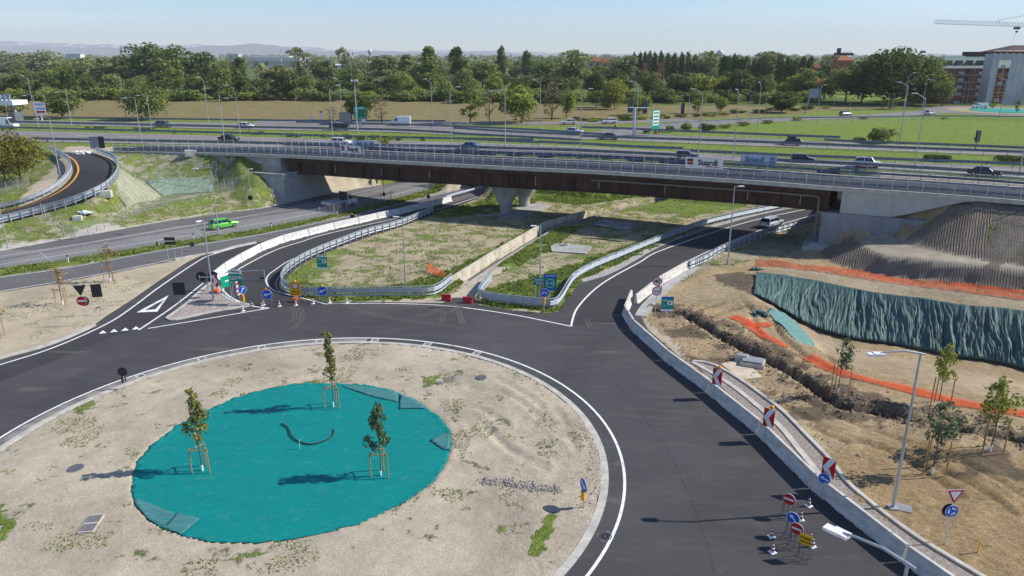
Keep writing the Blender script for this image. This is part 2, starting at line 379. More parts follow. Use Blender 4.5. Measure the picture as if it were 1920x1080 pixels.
crest = [(1436, 580, 0), (1451, 600, 0), (1482, 629, .05), (1542, 659, .1), (1596, 683, .1), (1665, 701, .1), (1723, 713, .1), (1804, 734, .1), (1920, 752, .1), (2150, 800, .1)]
P_crest = bl(crest)
bl([(1447, 577, -.8), (1482, 597, -1.7), (1522, 636, -2.6), (1545, 655, -2.9)])
cc = resample(WL([(1575, 676, .1), (1665, 701, .1), (1723, 713, .1), (1804, 734, .1), (1920, 752, .1), (2150, 800, .1)]), 1.6)
PTS.extend((p.x + .4, p.y + 3.4, -3.1) for p in cc)
for u, v in [(-600, 560), (-300, 600), (-600, 760), (-300, 900), (-900, 1100), (0, 560), (0, 650), (100, 520), (200, 560), (300, 470), (400, 440), (500, 400), (600, 420), (700, 380), (800, 355), (850, 420), (950, 380), (1000, 460), (1000, 362), (1100, 372), (1200, 368), (1250, 400), (1350, 385), (1400, 410), (1500, 395), (1500, 430), (1300, 470), (1350, 500), (1100, 420), (600, 560), (0, 800), (300, 800), (600, 800), (900, 700), (1100, 620), (1200, 700), (1300, 640), (1380, 620), (1400, 700), (1500, 760), (1600, 800), (1700, 800), (1800, 860), (1900, 900), (2100, 960), (2300, 900), (1500, 900), (1500, 1075), (1800, 1060), (2200, 1200), (1200, 1000), (900, 1000), (600, 1060), (200, 1060), (0, 1000)]:
    p = W(u, v, 0); PTS.append((p.x, p.y, 0))
for x, y in [(-60, 5), (0, -20), (60, 5), (-120, 30), (120, 20), (-200, 60), (-140, 80), (-170, 110), (180, 20), (300, -20), (-300, 60), (0, 10), (20, 15), (-20, 15), (-700, -60), (700, -60)]: PTS.append((x, y, 0))
seen = {};
for p in PTS: seen.setdefault((round(p[0], 1), round(p[1], 1)), p)
PTS = list(seen.values())
dv, _, dt, *_ = delaunay_2d_cdt([Vector((p[0], p[1])) for p in PTS], [], [], 0, 1e-4)
TP = np.array([(v.x, v.y) for v in dv])
A_ = np.array([(p[0], p[1]) for p in PTS]); Z_ = np.array([p[2] for p in PTS])
TZ = np.array([Z_[np.argmin(((A_ - t) ** 2).sum(1))] for t in TP])
TT = np.array([tuple(t) for t in dt])

def vnoise(x, y, seed=0):
    """smooth value noise"""
    xi = np.floor(x).astype(np.int64); yi = np.floor(y).astype(np.int64); fx = x - xi; fy = y - yi
    fx = fx * fx * (3 - 2 * fx); fy = fy * fy * (3 - 2 * fy)
    def h(a, b):
        n = (a * 374761393 + b * 668265263 + seed * 1442695041) & 0xffffffff
        n = ((n ^ (n >> 13)) * 1274126177) & 0xffffffff
        return ((n ^ (n >> 16)) & 0xffff) / 65535.0
    return (h(xi, yi) * (1 - fx) + h(xi + 1, yi) * fx) * (1 - fy) + (h(xi, yi + 1) * (1 - fx) + h(xi + 1, yi + 1) * fx) * fy
def fbm(x, y, o=4, seed=0):
    s = 0; a = .5
    for i in range(o): s = s + a * vnoise(x * 2 ** i + 17 * i, y * 2 ** i - 9 * i, seed + i); a *= .5
    return s
def seg_dist(X, Y, pts):
    """distance and signed side to a polyline"""
    best = np.full(X.shape, 1e9); side = np.zeros(X.shape)
    for a, b in zip(pts[:-1], pts[1:]):
        dx, dy = b[0] - a[0], b[1] - a[1]; l2 = dx * dx + dy * dy + 1e-9
        t = np.clip(((X - a[0]) * dx + (Y - a[1]) * dy) / l2, 0, 1)
        d = np.hypot(X - a[0] - t * dx, Y - a[1] - t * dy); m = d < best
        best = np.where(m, d, best); side = np.where(m, dx * (Y - a[1]) - dy * (X - a[0]), side)
    return best, side
def in_poly(X, Y, poly):
    n = len(poly); c = np.zeros(X.shape, bool); j = n - 1
    for i in range(n):
        xi, yi = poly[i][0], poly[i][1]; xj, yj = poly[j][0], poly[j][1]
        if yi != yj:
            m = ((yi > Y) != (yj > Y)) & (X < (xj - xi) * (Y - yi) / (yj - yi) + xi); c ^= m
        j = i
    return c
trench = smooth(WL([(1228, 580), (1250, 583), (1278, 590), (1329, 616), (1384, 648), (1440, 676), (1501, 711), (1558, 752), (1596, 766), (1665, 777), (1725, 789), (1781, 801), (1839, 810), (1873, 819), (1920, 828), (2100, 868)], 0), 4)
channel = WL([(876, 520), (940, 480), (1030, 422), (1095, 406), (1200, 380), (1290, 362)], 0)
channel_wall = WL([(848, 531), (925, 482), (1024, 424), (1100, 402)], 0)
def poly(pts, z=0): return [(p.x, p.y) for p in WL(pts, z)]
ring = [(-300, 790), (-150, 722), (0, 672), (75, 652), (140, 627), (175, 610), (200, 592), (250, 560), (300, 525), (350, 492), (375, 480), (410, 470), (440, 462), (480, 453), (560, 437), (640, 422), (730, 405), (830, 383), (925, 357), (925, 362), (830, 394), (812, 402), (750, 425), (691, 443), (640, 462), (587, 483), (560, 499), (540, 516), (531, 530), (535, 545), (560, 558), (620, 566), (720, 566), (830, 568), (850, 558), (880, 558), (900, 572), (960, 581), (1020, 587), (1048, 584), (1058, 565), (1072, 548), (1090, 529), (1150, 509), (1235, 462), (1310, 434), (1370, 416), (1435, 399), (1500, 387), (1560, 378), (1560, 411), (1537, 413), (1485, 428), (1427, 445), (1360, 470), (1290, 505), (1240, 540), (1205, 575), (1200, 590), (1215, 618), (1270, 665), (1340, 725), (1430, 800), (1530, 895), (1620, 975), (1720, 1060), (1900, 1200), (1400, 1500), (200, 1500)]
island_c = Vector((-14.05, 42.2, 0)); island_r = 21.0
ring_P = poly(ring)
lower_far = [(-400, 550), (-100, 492), (0, 471), (15, 468), (155, 443), (325, 414), (400, 402), (480, 394), (530, 384), (620, 364), (720, 345), (762, 337), (800, 333), (850, 345), (805, 355), (752, 370), (690, 386), (630, 402), (496, 428), (464, 434), (377, 446), (309, 457), (225, 471), (125, 487), (25, 500), (-100, 515), (-400, 560)]
lower_near = [(-400, 588), (-100, 537), (0, 519), (125, 501), (300, 469), (480, 440), (630, 409), (705, 392), (855, 355), (880, 347), (925, 345), (927, 358), (830, 385), (730, 406), (640, 423), (560, 439), (480, 455), (400, 474), (325, 488), (220, 509.5), (125, 527), (0, 548), (-100, 566), (-400, 620)]
ROADS = [(ring_P, 0), (poly(lower_far), 0), (poly(lower_near), 0)]

rr = [6.0]
while rr[-1] < 11500:
    r_ = rr[-1]; k = .0072 if r_ < 190 else (.02 if r_ < 800 else .12)
    if r_ < 24: k = .04
    rr.append(r_ * (1 + k))
rr = np.array(rr)
th = np.concatenate([np.linspace(R(-85), R(-43), 22)[:-1], np.linspace(R(-43), R(43), 400), np.linspace(R(43), R(85), 22)[1:]])
RR, TH = np.meshgrid(rr, th, indexing='ij'); X = RR * np.sin(TH); Y = RR * np.cos(TH)
Z = np.full(X.shape, np.nan); Z[RR > 500] = ZH
near = RR <= 500; Z[near & np.isnan(Z)] = 0
for t in TT:
    a, b, c = TP[t]; za, zb, zc = TZ[t]
    if max(abs(a - b).max(), abs(a - c).max()) > 900: continue
    x0, x1 = min(a[0], b[0], c[0]), max(a[0], b[0], c[0]); y0, y1 = min(a[1], b[1], c[1]), max(a[1], b[1], c[1])
    rmin = max(0, math.hypot(max(x0, min(0, x1)), max(y0, min(0, y1))) * .98); rmax = max(math.hypot(x, y) for x in (x0, x1) for y in (y0, y1))
    i0 = max(0, np.searchsorted(rr, rmin) - 1); i1 = min(len(rr), np.searchsorted(rr, rmax) + 1)
    if y0 > 0:
        angs = [math.atan2(x, y) for x in (x0, x1) for y in (y0, y1)]
        j0 = max(0, np.searchsorted(th, min(angs)) - 1); j1 = min(len(th), np.searchsorted(th, max(angs)) + 1)
    else: j0, j1 = 0, len(th)
    sx, sy = X[i0:i1, j0:j1], Y[i0:i1, j0:j1]
    if sx.size == 0: continue
    D = (b[1] - c[1]) * (a[0] - c[0]) + (c[0] - b[0]) * (a[1] - c[1])
    if abs(D) < 1e-9: continue
    l1 = ((b[1] - c[1]) * (sx - c[0]) + (c[0] - b[0]) * (sy - c[1])) / D
    l2 = ((c[1] - a[1]) * (sx - c[0]) + (a[0] - c[0]) * (sy - c[1])) / D
    l3 = 1 - l1 - l2; m = (l1 > -1e-6) & (l2 > -1e-6) & (l3 > -1e-6)
    sub = Z[i0:i1, j0:j1]; sub[m] = (l1 * za + l2 * zb + l3 * zc)[m]
Zbase = Z.copy()

C = np.empty(X.shape + (3,)); MK = np.zeros(X.shape + (3,))
C[:] = (.43, .37, .275); MK[..., 0] = .24
jx = (fbm(X * .8, Y * .8, 3, 11) - .45) * 1.6; jy = (fbm(X * .8, Y * .8, 3, 23) - .45) * 1.6
XJ, YJ = X + jx, Y + jy
def zone(pts, col=None, g=None, ridge=None, churn=None, z=0, world=False, soft=True):
    pl = pts if world else poly(pts, z)
    m = in_poly(XJ if soft else X, YJ if soft else Y, pl)
    if col is not None: C[m] = col
    if g is not None: MK[..., 0][m] = g
    if ridge is not None: MK[..., 1][m] = ridge
    if churn is not None: MK[..., 2][m] = churn
    return m
GREEN = (.12, .17, .04)
far = Y > 0
hx = np.array([p.x for p in hwy_edge]); hy = np.array([p.y for p in hwy_edge])
he_y = np.interp(X, hx, hy)
m = (Y > he_y - 1.5) & (RR > 60); C[m] = (.24, .30, .09); MK[m] = (.9, 0, 0)                     # highway verges
def zf(pts, col, g):
    pl = poly(pts, ZH); m = in_poly(X + jx * 3, Y + jy * 3, pl); C[m] = col; MK[m] = (g, 0, 0)
zf([(-400, 219), (0, 221), (480, 227), (850, 232), (1060, 238), (1180, 232), (1500, 214), (1560, 206), (1900, 196), (1560, 198), (1080, 198), (900, 190), (480, 186), (-400, 186)], (.215, .175, .078), .34)
zf([(1180, 250), (1260, 233), (1420, 224), (1560, 222), (1920, 224), (2400, 232), (2400, 320), (1920, 278), (1440, 258)], (.22, .34, .05), .97)
m = (Y > 262) & (C[..., 0] > .2) & (MK[..., 0] > .85) & (X < 150); C[m] = (.07, .08, .035); MK[m] = (.6, 0, 0)
m = RR > 520; C[m] = (.10, .12, .055); MK[m] = (.5, 0, 0)
zone([(215, 292), (450, 292), (530, 380), (440, 365), (330, 330), (225, 328)], (.20, .19, .10), .62, z=5)
zone([(203, 286, 6.7), (320, 288, 6.9), (452, 292, 7.2), (478, 328, 4.5), (445, 334, 3.6), (330, 333, 3.5), (222, 327, 4.2)], (.15, .165, .07), .86)
zone([(440, 292), (470, 300), (486, 328), (537, 380), (480, 393), (430, 365)], (.22, .22, .11), .72, z=3)
zone([(182, 372), (225, 330), (300, 330), (445, 325), (445, 362), (300, 388), (240, 400)], (.30, .29, .19), .58, z=2.4)
zone([(-300, 520), (-300, 470), (0, 428), (180, 370), (240, 405), (400, 362), (537, 380), (480, 393), (325, 413), (155, 442), (0, 468)], (.34, .31, .18), .60, z=.8)
zone([(-300, 420), (0, 376), (110, 325), (130, 296), (90, 285), (-300, 285)], (.24, .23, .11), .62, z=4)
zone([(0, 445), (50, 440), (120, 430), (190, 410), (235, 412), (225, 422), (150, 440), (60, 458), (0, 462)], (.44, .41, .35), .1, z=1.2)
zone([(-400, 556), (0, 500), (225, 470), (464, 433), (690, 384), (845, 346), (880, 346), (700, 393), (480, 441), (300, 470), (0, 520), (-400, 590)], (.20, .21, .09), .85)
zone([(-400, 620), (0, 548), (125, 527), (325, 488), (375, 480), (300, 525), (200, 592), (140, 627), (0, 672), (-400, 830)], (.43, .365, .26), .24)
zone([(535, 545), (531, 525), (560, 495), (700, 440), (812, 400), (930, 352), (1560, 372), (1560, 400), (1380, 415), (1240, 460), (1090, 525), (1050, 583), (900, 572), (850, 555), (620, 566)], (.37, .315, .205), .50)
zone([(535, 545), (531, 525), (600, 475), (650, 475), (600, 520), (680, 560), (620, 566)], (.30, .29, .15), .66)
zone([(560, 530), (640, 545), (760, 535), (860, 500), (1015, 418), (1030, 422), (930, 485), (848, 545), (820, 560), (620, 567), (560, 558)], (.20, .22, .09), .88)
zone([(876, 530), (950, 480), (1040, 425), (1090, 425), (1030, 470), (960, 505), (900, 522)], (.16, .19, .07), .95)
zone([(905, 575), (905, 545), (1000, 520), (1060, 500), (1240, 440), (1310, 425), (1240, 460), (1090, 525), (1050, 590)], (.19, .24, .07), .90)
zone([(1000, 355), (1160, 360), (1290, 365), (1180, 372), (1080, 385), (1000, 375)], (.16, .21, .06), .9)
zone([(1150, 400), (1290, 362), (1560, 385), (1440, 380), (1300, 405), (1200, 395)], (.22, .24, .09), .72)
zone([(810, 402), (980, 355), (1000, 380), (940, 400), (830, 408)], (.19, .22, .07), .85)
zone([(845, 560), (885, 563), (915, 520), (960, 500), (930, 500), (870, 530)], (.45, .39, .29), .12)
SAND = (.43, .325, .19); DARK = (.16, .125, .088); LOAM = (.30, .235, .15)
zone([(1290, 505), (1430, 445), (1540, 412), (1600, 445), (2200, 560), (2600, 1300), (1830, 1120), (1700, 985), (1590, 905), (1510, 815), (1428, 742), (1300, 676), (1200, 585)], SAND, .0, 0, .6)
zone([(1290, 505), (1430, 445), (1545, 412), (1545, 450), (1480, 478), (1400, 492), (1320, 510), (1250, 545), (1215, 575)], (.33, .285, .19), .40, 0, .3)
zone([(1240, 560), (1330, 520), (1420, 555), (1482, 600), (1430, 590), (1330, 575)], (.40, .315, .195), .0, 0, .7)
zone([(1330, 520), (1380, 510), (1420, 516), (1410, 552), (1370, 540)], DARK, .05, .5, .6)
zone([(1280, 670), (1400, 700), (1470, 760), (1540, 820), (1560, 870), (1500, 810), (1400, 730)], (.45, .36, .22), .05, 0, .5)
zone([(1600, 945), (1700, 940), (1760, 1000), (1800, 1070), (1740, 1030), (1660, 965)], (.50, .43, .32), .05, 0, .3)
zone([(1560, 850), (1700, 820), (2100, 900), (2300, 1200), (1830, 1080), (1600, 930)], (.40, .29, .155), .0, 0, .7)
dT, sT = seg_dist(X, Y, [(p.x, p.y) for p in trench])
nz_ = fbm(X * .9, Y * .9, 4, 5)
spoil = np.clip(1 - np.abs(dT - 1.6) / 2.2, 0, 1) * np.where(sT > 0, 1, .62) * np.clip((nz_ - .27) * 3.2, 0, 1)
site = in_poly(X, Y, poly([(1215, 572), (1500, 560), (2600, 760), (2600, 1300), (1300, 700)]))
m = site & (spoil > .34); C[m] = (.23, .178, .122); MK[m] = (.02, 0, .9)
m = site & (dT < .45); C[m] = (.10, .08, .055); MK[m] = (0, 0, .6)
pat = site & (fbm(X * .23 + 4, Y * .5, 3, 41) > .53) & (dT < 7) & (sT < 0); C[pat] = (.19, .145, .095)
zone([(1484, 592), (1597, 632), (1765, 662), (1920, 690), (2150, 735), (2150, 800), (1920, 752), (1723, 713), (1596, 683), (1540, 658)], (.40, .315, .205), 0, 0, .25, z=-2)
TER = (.36, .315, .245); FILL = (.22, .178, .137)
zone([(1534, 469, .5), (1602, 446, 2.3), (1640, 470, 2.6), (1740, 486, 3.0), (1920, 505, 3.3), (2150, 544, 3.3), (2150, 592, 1.4), (1920, 549, 1.35), (1790, 534, 1.2), (1690, 522, .9), (1602, 509, .5), (1556, 492, .3)], FILL, 0, 1, .2, soft=False)
zone([(1600, 450, 2.4), (1640, 430, 4.5), (1820, 366, 8.5), (1930, 377, 8.4), (2150, 400, 8.4), (2150, 540, 3.4), (1920, 502, 3.4), (1765, 474, 3.2), (1690, 450, 2.9)], FILL, 0, 1, .1)
zone([(1604, 448, 2.4), (1675, 441, 2.9), (1692, 450, 2.9), (1720, 462, 2.8), (1765, 473, 3.2), (1850, 487, 3.4), (1920, 500, 3.4), (2150, 535, 3.4), (2150, 545, 3.3), (1920, 507, 3.3), (1840, 499, 3.25), (1740, 488, 3.0), (1665, 481, 2.6), (1635, 471, 2.5)], TER, 0, 0, .15, soft=False)
zone([(1850, 440, 5), (1920, 425, 6), (2150, 440, 6), (2150, 530, 3), (1920, 497, 3.5), (1850, 480, 3.6)], (.19, .165, .115), .52, .3, .6)
zone([(1850, 384), (1920, 388), (2150, 410), (2150, 440), (1920, 425), (1850, 440), (1870, 410)], (.20, .175, .14), .2, .3, .5, z=7.2)
zone([(1415, 500, .2), (1540, 497, .3), (1602, 513, .5), (1700, 527, .9), (1790, 537, 1.2), (1920, 552, 1.35), (2150, 596, 1.4), (2150, 618, .7), (1920, 585, .7), (1760, 567, .6), (1640, 548, .5), (1530, 529, .3)], (.42, .345, .235), .04, 0, .6)
dI = np.hypot(X - island_c.x, Y - island_c.y)
m = dI < island_r - .9; C[m] = (.43, .372, .28); MK[m] = (.31, 0, .10)
m = (dI < island_r - .9) & (fbm(X * .25, Y * .25, 3, 91) > .56); MK[m] = (.36, 0, .12)
m = dI < island_r - 1.2; MK[..., 2][m] += (.25 * np.clip((X + jx * 4 + 3) / 7, 0, 1))[m]
for pts, g in (([(1000, 1040), (1015, 990), (1035, 962), (1048, 968), (1045, 1000), (1020, 1042)], .9), ([(0, 960), (12, 955), (20, 1005), (0, 1030)], .85), ([(855, 960), (880, 935), (895, 920), (905, 922), (870, 965)], .6), ([(120, 775), (165, 752), (180, 757), (140, 780)], .7),
               ([(450, 740), (520, 727), (600, 718), (600, 723), (520, 735), (460, 746)], .75), ([(785, 708), (815, 706), (830, 722), (810, 726)], .7)):
    mm = zone(pts, GREEN if g > .8 else None, g)
inroad = np.zeros(X.shape, bool)
for pl, z in ROADS: inroad |= in_poly(X, Y, pl)
d_isl = (dI < island_r - 1.15)
inroad &= ~d_isl
rough = MK[..., 2]
dz = (fbm(X * .35, Y * .35, 4, 2) - .47) * (.10 + .35 * rough) + (fbm(X * 1.7, Y * 1.7, 3, 8) - .45) * (.03 + .20 * rough)
dz += np.where(MK[..., 1] > .6, .0, 0)
dz += site * (spoil * .27 - np.clip(1.2 - dT / .48, 0, 1) * 1.25)
for tk in ([(1470, 745), (1560, 790), (1660, 828), (1760, 862), (1850, 905), (1930, 960)], [(1500, 800), (1560, 832), (1640, 850), (1730, 900), (1800, 960), (1850, 1040)], [(1350, 545), (1400, 560), (1460, 600), (1540, 680)], [(1300, 600), (1360, 575), (1420, 570), (1450, 640), (1560, 712)], [(1620, 880), (1700, 930), (1800, 1000), (1900, 1080)], [(1420, 530), (1560, 545), (1700, 560), (1920, 582)]):
    TKP = smooth(WL(tk, 0), 4)
    for s_ in (-1.0, 1.0):
        dt_, _s = seg_dist(X, Y, [(p.x, p.y) for p in offset(TKP, s_)]); k_ = np.clip(1 - dt_ / .38, 0, 1) * site; dz -= .17 * k_; dz += .10 * np.clip(1 - np.abs(dt_ - .5) / .2, 0, 1) * site
        C[k_ > .3] *= .72
for tk in ([(840, 690), (930, 712), (1010, 762), (1062, 830)], [(880, 730), (960, 745), (1030, 800)], [(1036, 768), (1060, 800), (1080, 846)], [(850, 760), (900, 770), (950, 800)], [(905, 800), (960, 850), (1020, 880)]):
    dt_, _s = seg_dist(X, Y, [(p.x, p.y) for p in smooth(WL(tk, 0), 4)]); dz -= .16 * np.clip(1 - dt_ / .35, 0, 1) * (.4 + nz_); dz += .09 * np.clip(1 - np.abs(dt_ - .6) / .35, 0, 1)
isl_h = np.clip((island_r - 1.1 - dI) / 3.0, 0, 1);
dz = np.where(d_isl, dz * .8 + .10 * isl_h + .05, dz)
mat_poly_px = [(249, 897), (248, 925), (255, 948), (281, 979), (305, 994), (334, 1005), (396, 1020), (485, 1022), (567, 1012), (669, 987), (750, 950), (811, 910), (840, 865), (847, 835), (844, 812), (827, 787), (783, 755), (730, 732), (669, 723), (567, 721), (506, 731), (444, 747), (383, 775), (334, 800), (281, 840), (257, 869)]
mat_P = poly(mat_poly_px)
inm = in_poly(X, Y, mat_P); dz = np.where(inm, .02, dz)
fadef = np.clip((RR - 150) / 60, 0, 1); dz = dz * (1 - fadef)
curv = [(p.x, p.y) for p in ramp_outer] + [(p.x, p.y) for p in reversed(ramp_inner)]
dz = np.where(in_poly(X, Y, curv), -.12, dz)
dch, sch = seg_dist(X, Y, [(p.x, p.y) for p in channel]); chm = np.clip(1.5 - dch / .9, 0, 1); dz = dz - 1.0 * chm * (~inroad)
m = dch < .9; C[m] = (.16, .15, .10); MK[m] = (.3, 0, .2)
Z = np.where(inroad, -.07, Z + dz)
def ground_z(x, y):
    """height of the finished ground sheet under a point"""
    r = math.hypot(x, y); t = math.atan2(x, y)
    i = min(max(np.searchsorted(rr, r) - 1, 0), len(rr) - 2); j = min(max(np.searchsorted(th, t) - 1, 0), len(th) - 2)
    a = (r - rr[i]) / (rr[i + 1] - rr[i]); b = (t - th[j]) / (th[j + 1] - th[j])
    return float((Z[i, j] * (1 - a) + Z[i + 1, j] * a) * (1 - b) + (Z[i, j + 1] * (1 - a) + Z[i + 1, j + 1] * a) * b)
def G(u, v, z=None):
    """point of the ground that was measured at (u, v)"""
    if z is None:
        z = 0.0
        for _ in range(14):
            p = W(u, v, z); z = .5 * z + .5 * ground_z(p.x, p.y)
    p = W(u, v, z); return Vector((p.x, p.y, ground_z(p.x, p.y)))
ni, nj = X.shape
me = bpy.data.meshes.new('ground'); me.vertices.add(ni * nj)
me.vertices.foreach_set('co', np.stack([X, Y, Z], -1).astype(np.float32).ravel())
ii, jj = np.meshgrid(np.arange(ni - 1), np.arange(nj - 1), indexing='ij'); q = ii * nj + jj
F4 = np.stack([q, q + 1, q + nj + 1, q + nj], -1).reshape(-1, 4)
me.loops.add(F4.size); me.polygons.add(len(F4))
me.loops.foreach_set('vertex_index', F4.ravel().astype(np.int32)); me.polygons.foreach_set('loop_start', np.arange(0, F4.size, 4, dtype=np.int32))
me.polygons.foreach_set('use_smooth', np.ones(len(F4), bool)); me.update(calc_edges=True)
ca = me.attributes.new('soil', 'FLOAT_COLOR', 'POINT'); ca.data.foreach_set('color', np.concatenate([C, np.ones(X.shape + (1,))], -1).astype(np.float32).ravel())
ca = me.attributes.new('cover', 'FLOAT_COLOR', 'POINT'); ca.data.foreach_set('color', np.concatenate([MK, np.ones(X.shape + (1,))], -1).astype(np.float32).ravel())
def ground_material():
    m, nt = new_mat('ground'); l = nt.links.new
    o = node(nt, 'ShaderNodeOutputMaterial'); b = node(nt, 'ShaderNodeBsdfPrincipled', Roughness=.95); b.inputs['Specular IOR Level'].default_value = .1; l(b.outputs[0], o.inputs[0])
    a = node(nt, 'ShaderNodeAttribute', attribute_name='soil'); k = node(nt, 'ShaderNodeAttribute', attribute_name='cover'); s = node(nt, 'ShaderNodeSeparateColor'); l(k.outputs['Color'], s.inputs[0])
    g = node(nt, 'ShaderNodeNewGeometry'); pos = g.outputs['Position']
    def noise(sc, d=4, dist=0, rough=.5):
        n = node(nt, 'ShaderNodeTexNoise', Scale=sc, Detail=d, Distortion=dist, Roughness=rough); l(pos, n.inputs['Vector']); return n.outputs[0]
    def rng_(src, a0, a1, b0=0., b1=1.):
        n = node(nt, 'ShaderNodeMapRange'); n.inputs[1].default_value = a0; n.inputs[2].default_value = a1; n.inputs[3].default_value = b0; n.inputs[4].default_value = b1
        l(src, n.inputs[0]); return n.outputs[0]
    def math_(op, x, y):
        n = node(nt, 'ShaderNodeMath', operation=op)
        for i, q_ in enumerate((x, y)):
            if isinstance(q_, (int, float)): n.inputs[i].default_value = q_
            else: l(q_, n.inputs[i])
        return n.outputs[0]
    def mixc(f, A, B, t='MIX'):
        n = node(nt, 'ShaderNodeMix', data_type='RGBA', blend_type=t)
        if isinstance(f, (int, float)): n.inputs['Factor'].default_value = f
        else: l(f, n.inputs['Factor'])
        for nm, q_ in (('A', A), ('B', B)):
            if isinstance(q_, tuple): n.inputs[nm].default_value = q_
            else: l(q_, n.inputs[nm])
        return n.outputs['Result']
    big = noise(.16, 6, .8, .6); mid = noise(1.1, 6, .3, .65); fine = noise(7, 4, 0, .6)
    col = mixc(1, a.outputs['Color'], rng_(big, .3, .7, .80, 1.18), 'MULTIPLY')
    col = mixc(1, col, rng_(mid, .3, .7, .88, 1.10), 'MULTIPLY'); col = mixc(1, col, rng_(fine, .3, .7, .82, 1.16), 'MULTIPLY')
    clod = noise(2.6, 8, .4, .72); tread = noise(3.4, 8, 1.5, .8); td = math_('MULTIPLY', rng_(tread, .5, .36, 0, 1), s.outputs[2]); col = mixc(td, col, mixc(1, col, (.50, .45, .40, 1), 'MULTIPLY')); cd = math_('MULTIPLY', rng_(clod, .58, .42, 0, 1), rng_(s.outputs[2], 0, 1, .06, .5)); col = mixc(cd, col, mixc(1, col, (.42, .38, .36, 1), 'MULTIPLY'))
    gn = math_('ADD', math_('MULTIPLY', noise(.45, 5, .6, .62), .62), math_('MULTIPLY', noise(3.5, 5, 0, .7), .38))
    lim = rng_(s.outputs[0], 0, 1, .72, .34); f = rng_(math_('SUBTRACT', gn, lim), -.012, .03)
    vary = mixc(rng_(noise(.9, 6, 0, .7), .35, .65), (.15, .22, .038, 1), (.31, .38, .08, 1)); vary = mixc(rng_(noise(5, 3), .35, .65), vary, mixc(1, vary, (.55, .62, .5, 1), 'MULTIPLY'))
    f = math_('MULTIPLY', f, rng_(noise(9, 3, 0, .6), .3, .55, .55, 1))
    col = mixc(f, col, vary); l(col, b.inputs['Base Color'])
    mp = node(nt, 'ShaderNodeMapping'); mp.inputs['Rotation'].default_value = (0, 0, R(30)); l(pos, mp.inputs[0])
    wv = node(nt, 'ShaderNodeTexWave', Scale=1.15, Distortion=5.5, Detail=4); wv.inputs['Detail Scale'].default_value = .8; wv.inputs['Detail Roughness'].default_value = .6; l(mp.outputs[0], wv.inputs['Vector'])
    hgt = math_('MULTIPLY', math_('MULTIPLY', wv.outputs['Fac'], s.outputs[1]), .075)
    mp2 = node(nt, 'ShaderNodeMapping'); mp2.inputs['Rotation'].default_value = (0, 0, R(-52)); l(pos, mp2.inputs[0])
    w2 = node(nt, 'ShaderNodeTexWave', Scale=.55, Distortion=9, Detail=4); w2.inputs['Detail Scale'].default_value = .6; l(mp2.outputs[0], w2.inputs['Vector'])
    hgt = math_('ADD', hgt, math_('MULTIPLY', math_('MULTIPLY', w2.outputs['Fac'], s.outputs[2]), .02))
    hgt = math_('ADD', hgt, math_('MULTIPLY', clod, math_('ADD', math_('MULTIPLY', s.outputs[2], .17), .02)))
    hgt = math_('ADD', hgt, math_('MULTIPLY', math_('MULTIPLY', noise(4.5, 6, 0, .75), f), .18))
    hgt = math_('ADD', hgt, math_('MULTIPLY', math_('MULTIPLY', tread, s.outputs[2]), .16)); hgt = math_('ADD', hgt, math_('MULTIPLY', fine, .02))
    bp = node(nt, 'ShaderNodeBump', Strength=1, Distance=1); l(hgt, bp.inputs['Height']); l(bp.outputs[0], b.inputs['Normal'])
    return m
me.materials.append(ground_material())
ground = bpy.data.objects.new('ground', me); COL.objects.link(ground); struct(ground)
def sheet(name, pl, z, m, parent=None):
    """filled outline lying at height z"""
    mb = MB(); tris = tessellate_polygon([[Vector((p[0], p[1], 0)) for p in pl]])
    mb.add([(p[0], p[1], z) for p in pl], [tuple(t) for t in tris]); o = mb.build(name, m, parent)
    return o
def fix_up(o):
    me = o.data
    if me.polygons and sum(p.normal.z for p in me.polygons) < 0: me.flip_normals()
    return o
def ribbon_mb(mb, pts, w, dz=0.0, mi=0, side=0.0):
    ns = normals2(pts); vs = []
    for p, n in zip(pts, ns): vs += [p + n * (side + w / 2) + Vector((0, 0, dz)), p + n * (side - w / 2) + Vector((0, 0, dz))]
    mb.add(vs, [(2 * i, 2 * i + 1, 2 * i + 3, 2 * i + 2) for i in range(len(pts) - 1)], mi)
def strip_between(name, A, B, m, dz=0.0, n=60):
    """surface between two edge lines"""
    def even(P):
        P = [Vector(p) for p in P]; L_ = [0]
        for a, b in zip(P[:-1], P[1:]): L_.append(L_[-1] + (b - a).length)
        out = []
        for k in range(n + 1):
            s = L_[-1] * k / n; i = max(0, min(len(P) - 2, int(np.searchsorted(L_, s)) - 1)); d = L_[i + 1] - L_[i]
            out.append(P[i].lerp(P[i + 1], (s - L_[i]) / d if d else 0))
        return out
    A, B = even(A), even(B); mb = MB(); vs = []
    for a, b in zip(A, B): vs += [a + Vector((0, 0, dz)), b + Vector((0, 0, dz))]
    mb.add(vs, [(2 * i, 2 * i + 1, 2 * i + 3, 2 * i + 2) for i in range(n)]); return fix_up(mb.build(name, m))

